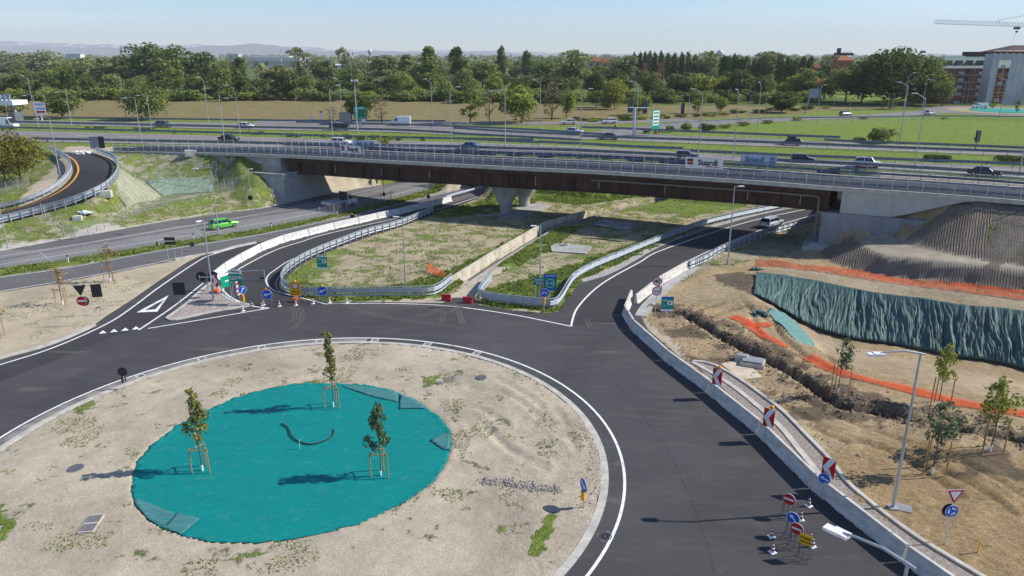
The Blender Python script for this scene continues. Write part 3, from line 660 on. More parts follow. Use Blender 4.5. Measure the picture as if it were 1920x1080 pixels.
fix_up(struct(sheet('roundabout_road', ring_P, 0.0, M_asph)))
dark1 = [(505, 575), (472, 572), (432, 556), (418, 540), (424, 522), (440, 508), (475, 488), (520, 466), (566, 451), (610, 438), (700, 418), (830, 388), (915, 360), (925, 359), (925, 363), (830, 395), (812, 403), (750, 426), (691, 444), (640, 463), (587, 484), (560, 500), (541, 516), (532, 530), (536, 545), (561, 558), (620, 566.5), (617, 568.5), (560, 575)]
fix_up(struct(sheet('slip_road_paving', poly(dark1), .006, M_asph2)))
dark2 = [(1074, 610), (1082, 577), (1112, 546), (1145, 521), (1200, 491), (1235, 471), (1335, 436), (1420, 411), (1527, 388), (1560, 381), (1560, 410), (1537, 413), (1485, 428), (1427, 445), (1360, 470), (1290, 505), (1240, 541), (1205, 575), (1201, 588), (1150, 600)]
fix_up(struct(sheet('ramp_paving', poly(dark2), .006, M_asph2)))
dark3 = [(0, 684), (100, 652), (200, 607), (250, 575), (300, 537), (375, 487), (400, 477), (480, 455), (530, 446), (480, 460), (440, 478), (405, 500), (385, 527), (330, 575), (255, 617), (190, 640), (100, 677), (0, 716)]
fix_up(struct(sheet('entry_lane_paving', poly(dark3), .006, M_asph2)))
fix_up(struct(sheet('underpass_road', poly(lower_far), 0, M_old)))
fix_up(struct(sheet('service_road', poly(lower_near), 0.004, M_mid)))
seal = MB()
ribbon_mb(seal, smooth(WL([(-100, 506, 0), (0, 487, 0), (150, 462, 0), (325, 432, 0), (480, 406, 0), (600, 388, 0), (700, 368, 0), (800, 345, 0)]), 4), .9, .009)
fix_up(struct(seal.build('tar_seam', M_mid)))
dk = [(20, 467), (155, 442.5), (325, 413), (480, 393), (620, 363), (760, 337), (790, 335), (700, 358), (600, 380), (480, 403), (330, 425), (160, 454), (60, 470)]
fix_up(struct(sheet('resurfaced_lane', poly(dk), .008, M_mid)))
mk = MB()
def line(pts, w=.15, z=.012, n=5): ribbon_mb(mk, resample(smooth(WL(pts), n), .8), w, z)
circ = [island_c + Vector((math.cos(a), math.sin(a), 0)) * (island_r + .17) for a in np.linspace(0, 2 * math.pi, 181)]
ribbon_mb(mk, circ, .18, .012)
line([(0, 684), (100, 652), (200, 607.5), (250, 575), (300, 537.5), (375, 487.5), (400, 477), (440, 465), (480, 456)], .2)
line([(0, 684), (-60, 700), (-150, 725)], .2)
line([(260, 619), (325, 575), (381, 531)], .2); line([(277, 616), (375, 600), (480, 582), (505, 578)], .18)
line([(505, 578), (472, 574), (450, 566), (429, 555), (417, 541), (419, 528), (435, 513), (472, 491), (519, 468), (566, 453), (607, 440), (700, 419), (830, 390), (920, 361)], .2)
line([(720, 569), (617, 569.5), (607, 569), (547, 554), (519, 547), (504, 537), (499, 526), (504, 515), (516, 506), (538, 491), (563, 480)], .16)
line([(617, 569.5), (720, 569), (820, 572), (895, 580), (970, 591.5), (1020, 601.5), (1071, 612)], .17)
line([(1071, 612), (1074, 598), (1083, 577), (1110, 547), (1145, 521.5), (1200, 491.5), (1235, 471.5), (1335, 436.5), (1420, 411.5), (1527, 389)], .2)
line([(1287, 491), (1320, 475), (1360, 457), (1430, 430), (1540, 399)], .16)
for pts in ([(-100, 537.5), (0, 520), (125, 502.5), (300, 470.5), (480, 441.5), (630, 411), (705, 394), (855, 357), (890, 348)], [(-100, 565), (0, 546.5), (125, 525.5), (220, 508), (325, 486.5), (400, 472), (480, 453)]): line(pts, .16, .016)
for pts in ([(-100, 497), (0, 481), (155, 457), (325, 428), (480, 402), (620, 373), (720, 350)], [(-100, 511), (0, 496), (150, 473), (325, 446), (480, 420), (640, 389), (800, 350)]): line(pts, .12, .013)
for x, y in [(192, 624.5), (213, 622), (234, 619.5), (254, 617)]:
    mk.add([W(x - 7, y + 1.5) + Vector((0, 0, .014)), W(x + 8, y) + Vector((0, 0, .014)), W(x + 1, y - 5) + Vector((0, 0, .014))], [(0, 1, 2)])
tri_o = [(256, 586), (316.5, 553.5), (295, 584.5)]; tri_i = [(271, 582), (309, 561), (291.5, 580)]
vo = [W(*p) + Vector((0, 0, .014)) for p in tri_o + tri_i]; mk.add(vo, [(0, 1, 4, 3), (1, 2, 5, 4), (2, 0, 3, 5)])
fix_up(struct(mk.build('road_marking', M_white)))

def kerb(pts, w, h, label_name='kerb', m=None, z=0, n=4, side=0):
    P = resample(smooth(WL(pts, z), n), 1.0) if not isinstance(pts[0], Vector) else pts
    mb = MB(); mb.extrude(P, [(side - w / 2, -.1), (side + w / 2, -.1), (side + w / 2, h), (side - w / 2, h)]); return struct(mb.build(label_name, m or M_kerb))
kc = [island_c + Vector((math.cos(a), math.sin(a), 0)) * (island_r - .92) for a in np.linspace(0, 2 * math.pi, 201)]
mb = MB(); M_joint = mat('kerb_joint', (.25, .235, .21), .9)
nblk = 132
for k in range(nblk):
    a0 = 2 * math.pi * k / nblk; a1 = 2 * math.pi * (k + .978) / nblk
    pp = [island_c + Vector((math.cos(a), math.sin(a), 0)) * (island_r - 1.05) for a in np.linspace(a0, a1, 3)]
    mb.extrude(pp, [(-.24, -.1), (.22, -.1), (.22, .085), (-.24, .075)])
mb.extrude([island_c + Vector((math.cos(a), math.sin(a), 0)) * (island_r - 1.05) for a in np.linspace(0, 2 * math.pi, 201)], [(-.23, -.1), (.21, -.1), (.21, .055), (-.23, .055)], 1)
struct(mb.build('island_kerb', [M_kerb, M_joint]))
mb = MB()
ribbon_mb(mb, [island_c + Vector((math.cos(a), math.sin(a), 0)) * (island_r - .4) for a in np.linspace(R(88), R(215), 70)], .75, .010)
fix_up(struct(mb.build('gutter', mat('gutter_concrete', (.27, .245, .215), .9, c2=(.15, .14, .135), scale=.9, detail=8, lo=.4, hi=.6))))
kerb([(-150, 722), (0, 672), (75, 652), (140, 627), (176, 610)], .55, .10)
kerb([(-400, 548), (-100, 491), (15, 467), (155, 441), (325, 412), (400, 400.5), (480, 392), (530, 382), (620, 362.5), (720, 344), (765, 336)], .45, .10)
kerb([(327, 487), (380, 477), (405, 474), (440, 463), (480, 455)], .5, .12)
spl = [(313, 597), (350, 570), (375, 547), (390, 535), (400, 530), (410, 540), (415, 552), (437, 566), (467, 574), (400, 585), (330, 600)]
SP = smooth(WL(spl + [spl[0]]), 4); cen = sum(SP, Vector()) / len(SP)
mb = MB(); mb.extrude(SP, [(-.16, -.1), (.16, -.1), (.16, .12), (-.16, .12)]); struct(mb.build('splitter_kerb', M_kerb))
fix_up(struct(sheet('splitter_island', [(p.x, p.y) for p in SP[:-1]], .10, M_pebble := mat('pebbles', (.42, .36, .32), .95, c2=(.25, .21, .19), scale=5, detail=8, bump=.04, bscale=6, lo=.42, hi=.58))))
for a, b in (([(1085, 531), (1150, 510), (1235, 463), (1310, 435), (1370, 417), (1435, 400), (1500, 388)], -.1), ([(1192, 592), (1205, 572), (1240, 539), (1290, 504), (1300, 499)], .1)):
    mb = MB(); P = resample(smooth(WL(a), 4), 1); mb.extrude(P, [(-.1, -.1), (.9, -.1), (.9, .05), (-.1, .05)] if b < 0 else [(-1.1, -.1), (.1, -.1), (.1, .05), (-1.1, .05)]); struct(mb.build('concrete_edge', M_conc))
gk_o = smooth(WL([(1298, 679), (1328, 682), (1352, 692), (1390, 715), (1428, 742), (1469, 774), (1509, 815), (1558, 866), (1588, 906), (1646, 955), (1704, 999), (1750, 1029), (1820, 1071), (1920, 1130)]), 4)
gk_i = smooth(WL([(1298, 680), (1337, 702), (1373, 725), (1416, 759), (1465, 804), (1492, 838), (1515, 865), (1535, 892)]), 4)
gr_in = WL([(1300, 682), (1340, 716), (1430, 797), (1532, 895), (1622, 975), (1706, 1050), (1800, 1120), (1920, 1200)])
gp = [(p.x, p.y) for p in gk_o] + [(p.x, p.y) for p in reversed(gr_in)]
fix_up(struct(sheet('gravel_verge', gp, .05, M_gravel)))
mb = MB(); mb.extrude(resample(gk_o, 1), [(-.13, -.1), (.13, -.1), (.13, .17), (-.13, .17)]); struct(mb.build('kerb', M_kerb))
mb = MB(); mb.extrude(resample(gk_i, 1), [(-.2, -.1), (.2, -.1), (.2, .12), (-.2, .12)]); struct(mb.build('kerb', M_kerb))

ro = resample(ramp_outer, 1.2); ri = resample(ramp_inner, 1.2)
struct(strip_between('curved_ramp', ri, ro, M_asph2, .0, 70))

lineA = smooth(WL([(-400, 214), (-100, 221), (37, 225.5), (475, 231.5), (800, 236), (1090, 247), (1440, 260.5), (1590, 268), (1920, 281.5), (2300, 300)], ZH), 4)
lineB = smooth(WL([(-400, 227), (-100, 231.5), (37, 233.5), (475, 243), (730, 248), (850, 253), (1090, 261), (1440, 274.5), (1920, 293), (2300, 313)], ZH), 4)
lineD = smooth(WL([(-400, 237), (-100, 242), (50, 246), (475, 257), (630, 262), (850, 267), (1080, 275), (1280, 286), (1457, 296), (1920, 314), (2300, 335)], ZH), 4)
lineE = smooth(WL([(-400, 258), (-100, 262), (100, 266.5), (480, 274), (620, 277.5), (846, 281), (947, 284), (1088, 289), (1309, 299), (1440, 306), (1714, 320), (1920, 334), (2300, 362)], ZH), 4)
struct(strip_between('motorway_far_carriageway', lineA, lineB, M_hwy, .05, 120)); struct(strip_between('motorway_near_carriageway', lineD, lineE, M_hwy, .05, 120))
third = smooth(WL([(480, 229.5), (700, 231), (840, 231), (960, 231), (1110, 230.5), (1200, 227.5), (1300, 225)], ZH), 4)
mb = MB(); ribbon_mb(mb, third, 9, .05)
fix_up(struct(mb.build('side_road', M_hwy)))
fourth = smooth(WL([(1120, 256), (1170, 246), (1220, 241), (1297, 234), (1370, 229), (1430, 226), (1502, 222), (1600, 219.5), (1700, 214), (1760, 209), (1800, 205)], ZH), 4)
mb = MB(); ribbon_mb(mb, fourth, 11, .06); fix_up(struct(mb.build('side_road', M_old)))
fr_c = W(1888, 208.5, ZH); mb = MB()
def disc(mb, c, r0, r1, z, mi=0, n=60):
    vs = []
    for k in range(n): a = 2 * math.pi * k / n; vs += [Vector((c.x + math.cos(a) * r0, c.y + math.sin(a) * r0, z)), Vector((c.x + math.cos(a) * r1, c.y + math.sin(a) * r1, z))]
    mb.add(vs, [(2 * k, 2 * k + 1, (2 * k + 3) % (2 * n), (2 * k + 2) % (2 * n)) for k in range(n)], mi)
disc(mb, fr_c, .01, 26, ZH + .07); disc(mb, fr_c, .01, 18, ZH + .12, 1); disc(mb, fr_c, .01, 11.5, ZH + .2, 2)
fix_up(struct(mb.build('far_roundabout', [M_old, mat('dry_grass', (.36, .31, .17), .95), mat('far_mat', (.02, .30, .27), .8)])))
mk = MB()
for ln, off in ((lineA, -.9), (lineB, .9), (lineD, -.9), (lineE, 1.2)):
    ribbon_mb(mk, offset(ln, off), .22, .07)
def dashes(L0, f, dash=4.5, gap=7.5, w=.22):
    P = resample(L0, .5); n1 = int(dash / .5); n2 = int((dash + gap) / .5)
    for i in range(0, len(P) - n1 - 1, n2): ribbon_mb(mk, P[i:i + n1 + 1], w, .07)
mid = lambda A, B, t: [Vector(a).lerp(Vector(b), t) for a, b in zip(resample_n(A, 60), resample_n(B, 60))]
def resample_n(P, n):
    L_ = [0]
    for a, b in zip(P[:-1], P[1:]): L_.append(L_[-1] + (b - a).length)
    out = []
    for k in range(n + 1):
        s = L_[-1] * k / n; i = max(0, min(len(P) - 2, int(np.searchsorted(L_, s)) - 1)); d = L_[i + 1] - L_[i]; out.append(P[i].lerp(P[i + 1], (s - L_[i]) / d if d else 0))
    return out
yl = MB(); ribbon_mb(yl, mid(ri, ro, .12), .3, .05); ribbon_mb(yl, mid(ri, ro, .90), .2, .05); fix_up(struct(yl.build('yellow_edge_line', M_orange_line)))
dashes(mid(lineD, lineE, .36), 0); dashes(mid(lineD, lineE, .64), 0); dashes(mid(lineA, lineB, .45), 0)
fix_up(struct(mk.build('lane_marking', M_white)))

BE2 = resample(bridge_edge, 1.7)
BWID = 11.5
via = thing('viaduct', (0, 0, 0), 0, 'long curved road viaduct on rust brown steel girders crossing over the roads', 'viaduct')
far_edge = offset(BE2, BWID)
mb = MB(); mb.extrude(offset(BE2, BWID / 2), [(-BWID / 2 + .5, -.28), (BWID / 2 - .5, -.28), (BWID / 2 - .5, -.04), (-BWID / 2 + .5, -.04)]); mb.build('deck', M_asph2, via)
for nm, off in (('kerb', .3), ('kerb', BWID - .3)):
    mb = MB(); mb.extrude(offset(BE2, off), [(-.35, -.35), (.35, -.35), (.35, .13), (-.35, .13)]); mb.build(nm, M_kerb, via)
mk = MB()
for off in (1.3, BWID - 1.3): ribbon_mb(mk, offset(BE2, off), .16, -.03)
fix_up(mk.build('edge_line', M_white, via))
span = [p for p in resample(bridge_edge, .8) if along and True]
span = along(530, 1578)
for nm, off, full in (('main_girder', .75, True), ('main_girder', 5.0, False), ('main_girder', 8.0, False), ('main_girder', BWID - .75, True)):
    P = offset(span, off); mb = MB()
    mb.extrude(P, [(-.02, -3.15), (.02, -3.15), (.02, -.95), (-.02, -.95)])
    mb.extrude(P, [(-.38, -3.2), (.38, -3.2), (.38, -3.13), (-.38, -3.13)]); mb.extrude(P, [(-.3, -.97), (.3, -.97), (.3, -.9), (-.3, -.9)])
    if full:
        for i in range(2, len(P) - 1, 5):
            d = (P[i + 1] - P[i]).normalized(); M = Matrix.Translation(P[i]) @ Matrix.Rotation(math.atan2(d.y, d.x), 4, 'Z')
            mb.box(-.02, -.3, -3.12, .02, .3, -.98, 0, M)
    mb.build(nm, M_rust, via)
for off, nm in ((.22, 'fascia'), (BWID - .22, 'fascia')):
    mb = MB(); mb.extrude(offset(span, off), [(-.06, -1.0), (.06, -1.0), (.06, -.351), (-.06, -.351)]); mb.build(nm, M_rust, via)
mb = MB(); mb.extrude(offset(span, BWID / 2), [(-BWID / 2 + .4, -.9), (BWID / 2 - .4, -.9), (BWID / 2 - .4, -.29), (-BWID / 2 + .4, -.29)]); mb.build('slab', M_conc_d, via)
def at_u(u, off=0.0, P=None):
    P = P or resample(bridge_edge, .4); best = min(range(len(P)), key=lambda i: abs(960 + F * P[i].x / (P[i].y * math.cos(PITCH) - (P[i].z - HC) * math.sin(PITCH)) - u))
    n = normals2(P)[best]; return P[best] + n * off, math.atan2(-n.x, n.y)
pp, a = at_u(955)
for du in (-.5, .5, 1.1):
    mb = MB(); M = Matrix.Translation(pp) @ Matrix.Rotation(a, 4, 'Z'); mb.box(du - .05, .35, -3.12, du + .05, 1.2, -.98, 0, M); mb.build('stiffener', M_rust, via)
for u_ in (621, 710, 800, 1000, 1120, 1248, 1404, 1500):
    pq, aq = at_u(u_); M = Matrix.Translation(pq) @ Matrix.Rotation(aq, 4, 'Z'); mb = MB(); mb.box(-.35, .68, -3.0, .35, .73, -1.1, 0, M); mb.build('splice_plate', M_rust, via); mb = MB(); mb.box(-.05, .655, -2.6, .05, .675, -1.3, 0, M); mb.build('chalk_mark', M_conc, via)
pipe = [p + Vector((0, 0, -1.25)) for p in offset(along(1095, 1548), -.02)]
mb = MB(); mb.tube(pipe + [pipe[-1] + Vector((.25, -.1, -.15)), pipe[-1] + Vector((.3, -.12, -.5)), Vector((pipe[-1].x + .3, pipe[-1].y - .12, .7))], .13, 8)
mb.build('drain_pipe', mat('pipe_grey', (.20, .16, .13), .6), via)
def pier(u, v, hz):
    b = W(u, v, 0); mb = MB(); n = 24; rings = []
    prof = [(-.1, .95, .95), (1.0, .95, .95), (1.7, 1.12, .97), (2.5, 1.55, 1.0), (3.3, 2.05, 1.0), (4.1, 2.35, 1.0), (hz - .15, 2.45, 1.0), (hz - .15, 2.5, 1.05), (hz, 2.5, 1.05)]
    M = Matrix.Translation(Vector((b.x, b.y, 0))) @ Matrix.Rotation(a, 4, 'Z'); vs = []
    for z, rx, ry in prof:
        for k in range(n):
            t = 2 * math.pi * k / n; cx, sy = math.cos(t), math.sin(t); e = .6 if rx > 1.3 else 1
            vs.append(M @ Vector((rx * math.copysign(abs(cx) ** e, cx), ry * math.copysign(abs(sy) ** e, sy), z)))
    fs = [(i * n + k, i * n + (k + 1) % n, (i + 1) * n + (k + 1) % n, (i + 1) * n + k) for i in range(len(prof) - 1) for k in range(n)] + [tuple((len(prof) - 1) * n + k for k in range(n))]
    mb.add(vs, fs); mb.box(-1.6, -.6, hz, -.6, .6, hz + .12, 0, M); mb.box(.6, -.6, hz, 1.6, .6, hz + .12, 0, M); o = mb.build('pier', M_conc, via)
    mb = MB(); mb.box(-4.2, -3.4, -.3, 4.2, 2.2, .06 + random.random() * .02, 0, M); mb.build('footing', M_conc, via)
pier(948, 399.5, 4.93); pier(983, 386.5, 4.93)
Lr = along(1577, 1836); Lr = offset(Lr, .12)
mb = MB(); vs = []
n = len(Lr)
nn = normals2(Lr)
for i, p in enumerate(Lr):
    t = i / (n - 1); zt = p.z - .36; zb = min(zt - .05, 5.28 + max(0, t - .42) / .58 * 3.1)
    for q, z in ((p, zb), (p, zt), (p + nn[i] * .6, zt), (p + nn[i] * .6, zb)): vs.append(Vector((q.x, q.y, z)))
fs = [(4 * i + k, 4 * i + (k + 1) % 4, 4 * (i + 1) + (k + 1) % 4, 4 * (i + 1) + k) for i in range(n - 1) for k in range(4)] + [(0, 1, 2, 3), tuple(4 * (n - 1) + k for k in (3, 2, 1, 0))]
mb.add(vs, fs)
p0, a0 = Lr[0], math.atan2(-nn[0].x, nn[0].y); M = Matrix.Translation(Vector((p0.x, p0.y, 0))) @ Matrix.Rotation(a0, 4, 'Z')
mb.box(.02, .6, 5.1, .9, BWID - .4, 7.6, 0, M)
mb.build('wing_wall', mat('wall_concrete', (.46, .445, .42), .9, c2=(.37, .36, .34), scale=.5, lo=.4, hi=.7, bump=.01, bscale=6), via)
JT = mat('joint_dark', (.16, .155, .15), .9)
for i in range(4, n - 1, 4):
    d = (Lr[i + 1] - Lr[i]).normalized(); MM = Matrix.Translation(Lr[i]) @ Matrix.Rotation(math.atan2(d.y, d.x), 4, 'Z'); zb = 5.28 - Lr[i].z + max(0, i / (n - 1) - .42) / .58 * 3.1
    if zb < -.6: mb = MB(); mb.box(-.015, -.012, zb, .015, .05, -.37, 0, MM); mb.build('wall_joint', JT, via)
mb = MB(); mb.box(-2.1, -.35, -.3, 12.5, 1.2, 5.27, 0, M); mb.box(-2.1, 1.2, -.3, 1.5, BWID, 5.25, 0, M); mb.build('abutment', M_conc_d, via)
mb = MB(); mb.box(-3.1, -1.7, -.2, -.2, .3, 1.1, 0, M); mb.box(-3.9, -2.2, -.25, -1.2, 7, .85, 0, M); mb.build('footing', M_conc, via)
Ll = along(437, 526); pL, aL = at_u(524, .12); ML = Matrix.Translation(Vector((pL.x, pL.y, 0))) @ Matrix.Rotation(aL, 4, 'Z')
mb = MB(); mb.box(-12.5, 0, 4.7, 0, .9, pL.z - .36, 0, ML); mb.box(-.9, .9, 4.7, 0, BWID - .4, pL.z - .36, 0, ML); mb.build('abutment', M_conc, via)
mb = MB(); c0 = W(537, 380.5, 0); c1 = W(622, 362, 0); c2 = Vector((c0.x - 7, c0.y + 1.9, 0)); top = 4.6
tops = [Vector((c2.x + .4, c2.y + 2.2, top)), Vector((c0.x - .7, c0.y + 1.6, top)), Vector((c1.x - 2.2, c1.y - .2, top))]
M_stone = mat('rubble_stone', (.43, .41, .37), .95, c2=(.29, .27, .24), scale=3.2, detail=8, bump=.05, bscale=4, lo=.4, hi=.62)
bk = [Vector((tops[1].x - 12, tops[1].y + 12, top)), Vector((tops[2].x - 12, tops[2].y + 10, top))]
lo = [Vector((c2.x, c2.y, -.3)), Vector((c0.x, c0.y, -.3)), Vector((c1.x, c1.y, -.3))]
mb.add(lo + tops + bk, [(0, 1, 4, 3), (1, 2, 5, 4), (3, 4, 6), (4, 5, 7, 6)]); mb.build('stone_wall', M_stone, via)
mb = MB(); mb.extrude([Vector((tops[0].x, tops[0].y, top)), tops[1], tops[2]], [(-.25, 0), (.5, 0), (.5, .25), (-.25, .25)]); mb.build('coping', M_conc, via)
wl = [W(655, 346, 0) + Vector((-6, 8, 0)), W(735, 338, 0), W(770, 334, 0) + Vector((4, 8, 0))]
mb = MB(); mb.extrude(wl, [(-.4, -.3), (.4, -.3), (.4, 5.8), (-.4, 5.8)]); tag(mb.build('stone_retaining_wall', M_stone), 'pale rubble stone wall beyond the grass bank, seen under the viaduct', 'wall')

def wave(h, n):
    """rolled beam section with n waves, thin and closed"""
    f = [(0, 0)]
    for k in range(n): b = h * k / n; f += [(.055, b + h / n * .22), (.055, b + h / n * .72), (.0, b + h / n)]
    return f + [(x - .012, z) for x, z in reversed(f)]
def beam(P, z, h, waves, side=0.0, m=None, parent=None, name='rail'):
    pr = [(side + a_, z + b_) for a_, b_ in wave(h, waves)]; mb = MB(); mb.extrude(P, pr); return mb.build(name, m or M_galv, parent)
def posts(P, sp, parent, builder, name, m, cap=100, z_off=0.0, flip=False):
    Q = resample(P, sp); Q = Q[:cap]; nn = normals2(Q); first = None
    for p, n_ in zip(Q, nn):
        if first is None:
            mb = MB(); builder(mb); o = mb.build(name, m, parent); first = o
        else: o = first.copy(); COL.objects.link(o); o.parent = parent
        o.location = p + Vector((0, 0, z_off)); o.rotation_euler = (0, 0, math.atan2(-n_.x, n_.y) + (math.pi if flip else 0))
def c_post(h, s=.07):
    return lambda mb: (mb.box(-s / 2, -.12, 0, s / 2, 0, h), mb.box(-s, -.16, h * .55, s, -.12, h * .55 + .25))
M_par = mat('parapet_steel', (.20, .25, .32), .5, .35, c2=(.15, .19, .26))
def parapet(P, label, inward, sp_tall=3.4, h=1.28, m=M_galv):
    """bridge parapet: brackets, three-wave beam, upper bars and tall net poles"""
    t = thing('bridge_parapet', (0, 0, 0), 0, label, 'parapet', 'steel parapets along the viaduct')
    s = inward
    beam(P, .52, .34, 2, s * .16, M_par, t); beam(P, .20, .09, 1, s * .1, M_par, t, 'lower_rail'); beam(P, .36, .07, 1, s * .1, M_par, t, 'lower_rail')
    for z in (.97, 1.2):
        mb = MB(); mb.extrude(P, [(s * .12 - .035, z), (s * .12 + .035, z), (s * .12 + .035, z + .09), (s * .12 - .035, z + .08)]); mb.build('upper_bar', M_par, t)
    def br(mb):
        mb.box(-.04, -.1, -.05, .04, .02, .22); mb.box(-.035, -.02, .2, .035, .08, 1.3); mb.box(-.09, -.14, -.06, .09, .14, -.02)
    posts(P, 1.7, t, br, 'post', M_galv, 110, .1, s < 0)
    def tall(mb): mb.box(-.03, -.03, 0, .03, .03, 2.9)
    Q = offset(P, -s * .08); posts(Q, sp_tall, t, tall, 'net_pole', M_pole, 60, .05)
    return t
near_P = offset(resample(along(205, 2110), 1.7), .22); far_P = offset(resample(along(455, 2110), 1.7), BWID - .22)
parapet(near_P, 'bluish steel parapet with brackets on the near edge of the viaduct', 1)
parapet(far_P, 'steel parapet with tall poles on the far edge of the viaduct', -1)
def guardrail(pts, label, waves=2, top=.78, double=False, sp=2.0, z=None, side=1, m=None, cap=100, step=1.0, post_side=0, group='guardrails', h=None, raw=None, two=False, name='guardrail', sn=4):
    P = raw or resample(smooth(WL(pts, z), sn), step)
    t = thing(name, (0, 0, 0), 0, label, 'guardrail', group)
    h = h or (.31 if waves == 2 else .5)
    beam(P, top - h, h, waves, side * .1, m, t)
    if two: beam(P, top - h, h, waves, -side * .16, m, t)
    if double: beam(P, top - h - .36 if double is True else double, .2, 1, side * .1, m, t, 'lower_rail')
    posts(P, sp, t, lambda mb: mb.box(-.035, -.05, -.2, .035, .05, top - .02), 'post', M_galv_d if m is None else m, cap)
    return t
def line_px(pts, z=ZH): return resample(smooth(WL(pts, z), 3), 3)
GH = 'guardrails along the motorway'
def hw_rail(pts, label, top=.95, waves=3, sp=4.0, two=False, m=None):
    return guardrail(None, label, waves, top, False, sp, m=m or M_galv_d, cap=100, raw=line_px(pts), group=GH, two=two)
hw_rail([(-100, 219.5), (37, 223.5), (475, 229.5), (555, 230.5), (835, 231.5)], 'steel guardrail between the olive field and the motorway, far left')
hw_rail([(-100, 230), (37, 233), (475, 243), (730, 248), (860, 255)], 'steel guardrail on the grass median nearest the far carriageway, left half', two=True)
hw_rail([(-60, 240.5), (50, 244.5), (475, 255.5), (640, 261), (1000, 268)], 'steel guardrail between grass median and near carriageway, left half')
hw_rail([(60, 265.5), (100, 266.5), (480, 274), (620, 277.5), (846, 281), (947, 284.5), (1088, 289), (1309, 299.5)], 'double steel guardrail between near carriageway and viaduct approach, left half', two=True, top=1.0)
hw_rail([(556, 233.5), (700, 237), (860, 242), (1000, 249), (1088, 255), (1140, 258)], 'dark steel guardrail behind the van and the black car, middle of the motorway', top=1.0)
hw_rail([(1088, 247), (1147, 248.5), (1290, 255), (1440, 261.5), (1574, 267)], 'tall steel guardrail at the foot of the green field, ending beside the bush', top=1.4, two=True)
hw_rail([(1545, 267.5), (1590, 270.5), (1740, 276), (1920, 283.5), (2150, 296)], 'low steel guardrail at the foot of the green field, right end')
hw_rail([(1090, 262.5), (1265, 268.5), (1440, 275), (1680, 285), (1920, 294), (2150, 305)], 'double steel guardrail between far carriageway and bright grass median, right half', two=True, top=1.2)
hw_rail([(1010, 275), (1080, 278), (1180, 284), (1280, 288)], 'short doubled guardrail on the median, ending before the grey car', top=1.3, two=True)
hw_rail([(1280, 288.5), (1390, 293.5), (1457, 297), (1690, 306), (1920, 315), (2150, 328)], 'steel guardrail along the grass median beside the near carriageway, right half')
hw_rail([(1440, 307), (1580, 314), (1714, 321.5), (1920, 335), (2100, 348)], 'steel guardrail between near carriageway and viaduct, right end', two=True, top=1.0)
hw_rail([(850, 247), (920, 252), (1000, 256.5), (1090, 260.5)], 'open steel bridge rail on the motorway overpass beneath the distant shrubs', top=1.25, sp=2.5)
hw_rail([(850, 258), (930, 262), (1010, 266.5), (1090, 271)], 'open steel bridge rail in the middle of the motorway overpass', top=1.25, sp=2.5)
hw_rail([(860, 268), (940, 272), (1010, 275.5)], 'open steel bridge rail on the near side of the motorway overpass', top=1.25, sp=2.5)
hw_rail([(1210, 238.5), (1285, 233), (1370, 228), (1500, 222.5)], 'thin guardrail on the pale side road below the field', top=.7, waves=2)
hw_rail([(1500, 225), (1620, 224), (1760, 222), (1920, 223.5), (2100, 227)], 'thin rail along the top of the bright green field', top=.9, waves=2)
def rail3(P, label, top=1.1, side=1, group='guardrails of the curved ramp', sp=1.5, waves=3, two=False, mid_=True):
    t = thing('guardrail', (0, 0, 0), 0, label, 'guardrail', group)
    beam(P, top - .5, .5, 3, side * .12, M_galv, t)
    if mid_:
        for z in (top + .08,):
            mb = MB(); mb.extrude(P, [(-.03, z), (.03, z), (.03, z + .07), (-.03, z + .07)]); mb.build('upper_bar', M_galv, t)
        beam(P, top - .85, .2, 1, side * .12, M_galv, t, 'lower_rail')
    if two: beam(P, top - .5, .5, 3, -side * .2, M_galv, t)
    posts(P, sp, t, lambda mb: mb.box(-.05, -.05, -.2, .05, .05, top + .1), 'post', M_galv, 100)
    return t
rail3(resample(offset(ramp_outer, -.25), 1.2), 'bright three-wave guardrail around the outside of the curved ramp, with posts', 1.1, 1)
rail3(resample(offset(ramp_inner, .3), 1.2), 'doubled guardrail around the inside of the curved ramp by the yellow-leaved trees', 1.05, -1, two=True, mid_=False)
rail3(resample(smooth(WL([(812, 399), (755, 424), (691, 442), (640, 461), (587, 483), (563, 496), (541, 512), (530, 527), (532, 541), (548, 550), (575, 556), (640, 557.5), (720, 556.5), (795, 555.5), (822, 550), (846, 531)]), 5), .7),
      'S-shaped three-wave guardrail around the dry meadow beside the slip road', 1.05, -1, 'guardrails beside the slip roads', 1.5)
rail3(resample(smooth(WL([(920, 528), (899, 555), (906, 563), (925, 568), (960, 572.5), (1015, 578), (1040, 578), (1053, 564), (1066, 541), (1079, 526), (1110, 508), (1162, 486), (1240, 454), (1312, 427), (1370, 412), (1440, 397), (1500, 385), (1560, 376)]), 5), .7),
      'three-wave guardrail from the green corner along the inside of the right-hand ramp', 1.0, 1, 'guardrails beside the slip roads', 2.0, two=True)
rail3(resample(smooth(WL([(1295, 505), (1330, 490), (1360, 472), (1427, 447), (1485, 430), (1537, 415), (1600, 402)]), 4), .8),
      'guardrail on the outer side of the right-hand ramp, passing under the viaduct', 1.05, 1, 'guardrails beside the slip roads', 1.6)
guardrail([(925, 353), (890, 361), (853, 371), (838, 376)], 'steel guardrail prolonging the white concrete barriers under the viaduct', 2, .85, two=True, group='guardrails beside the slip roads')

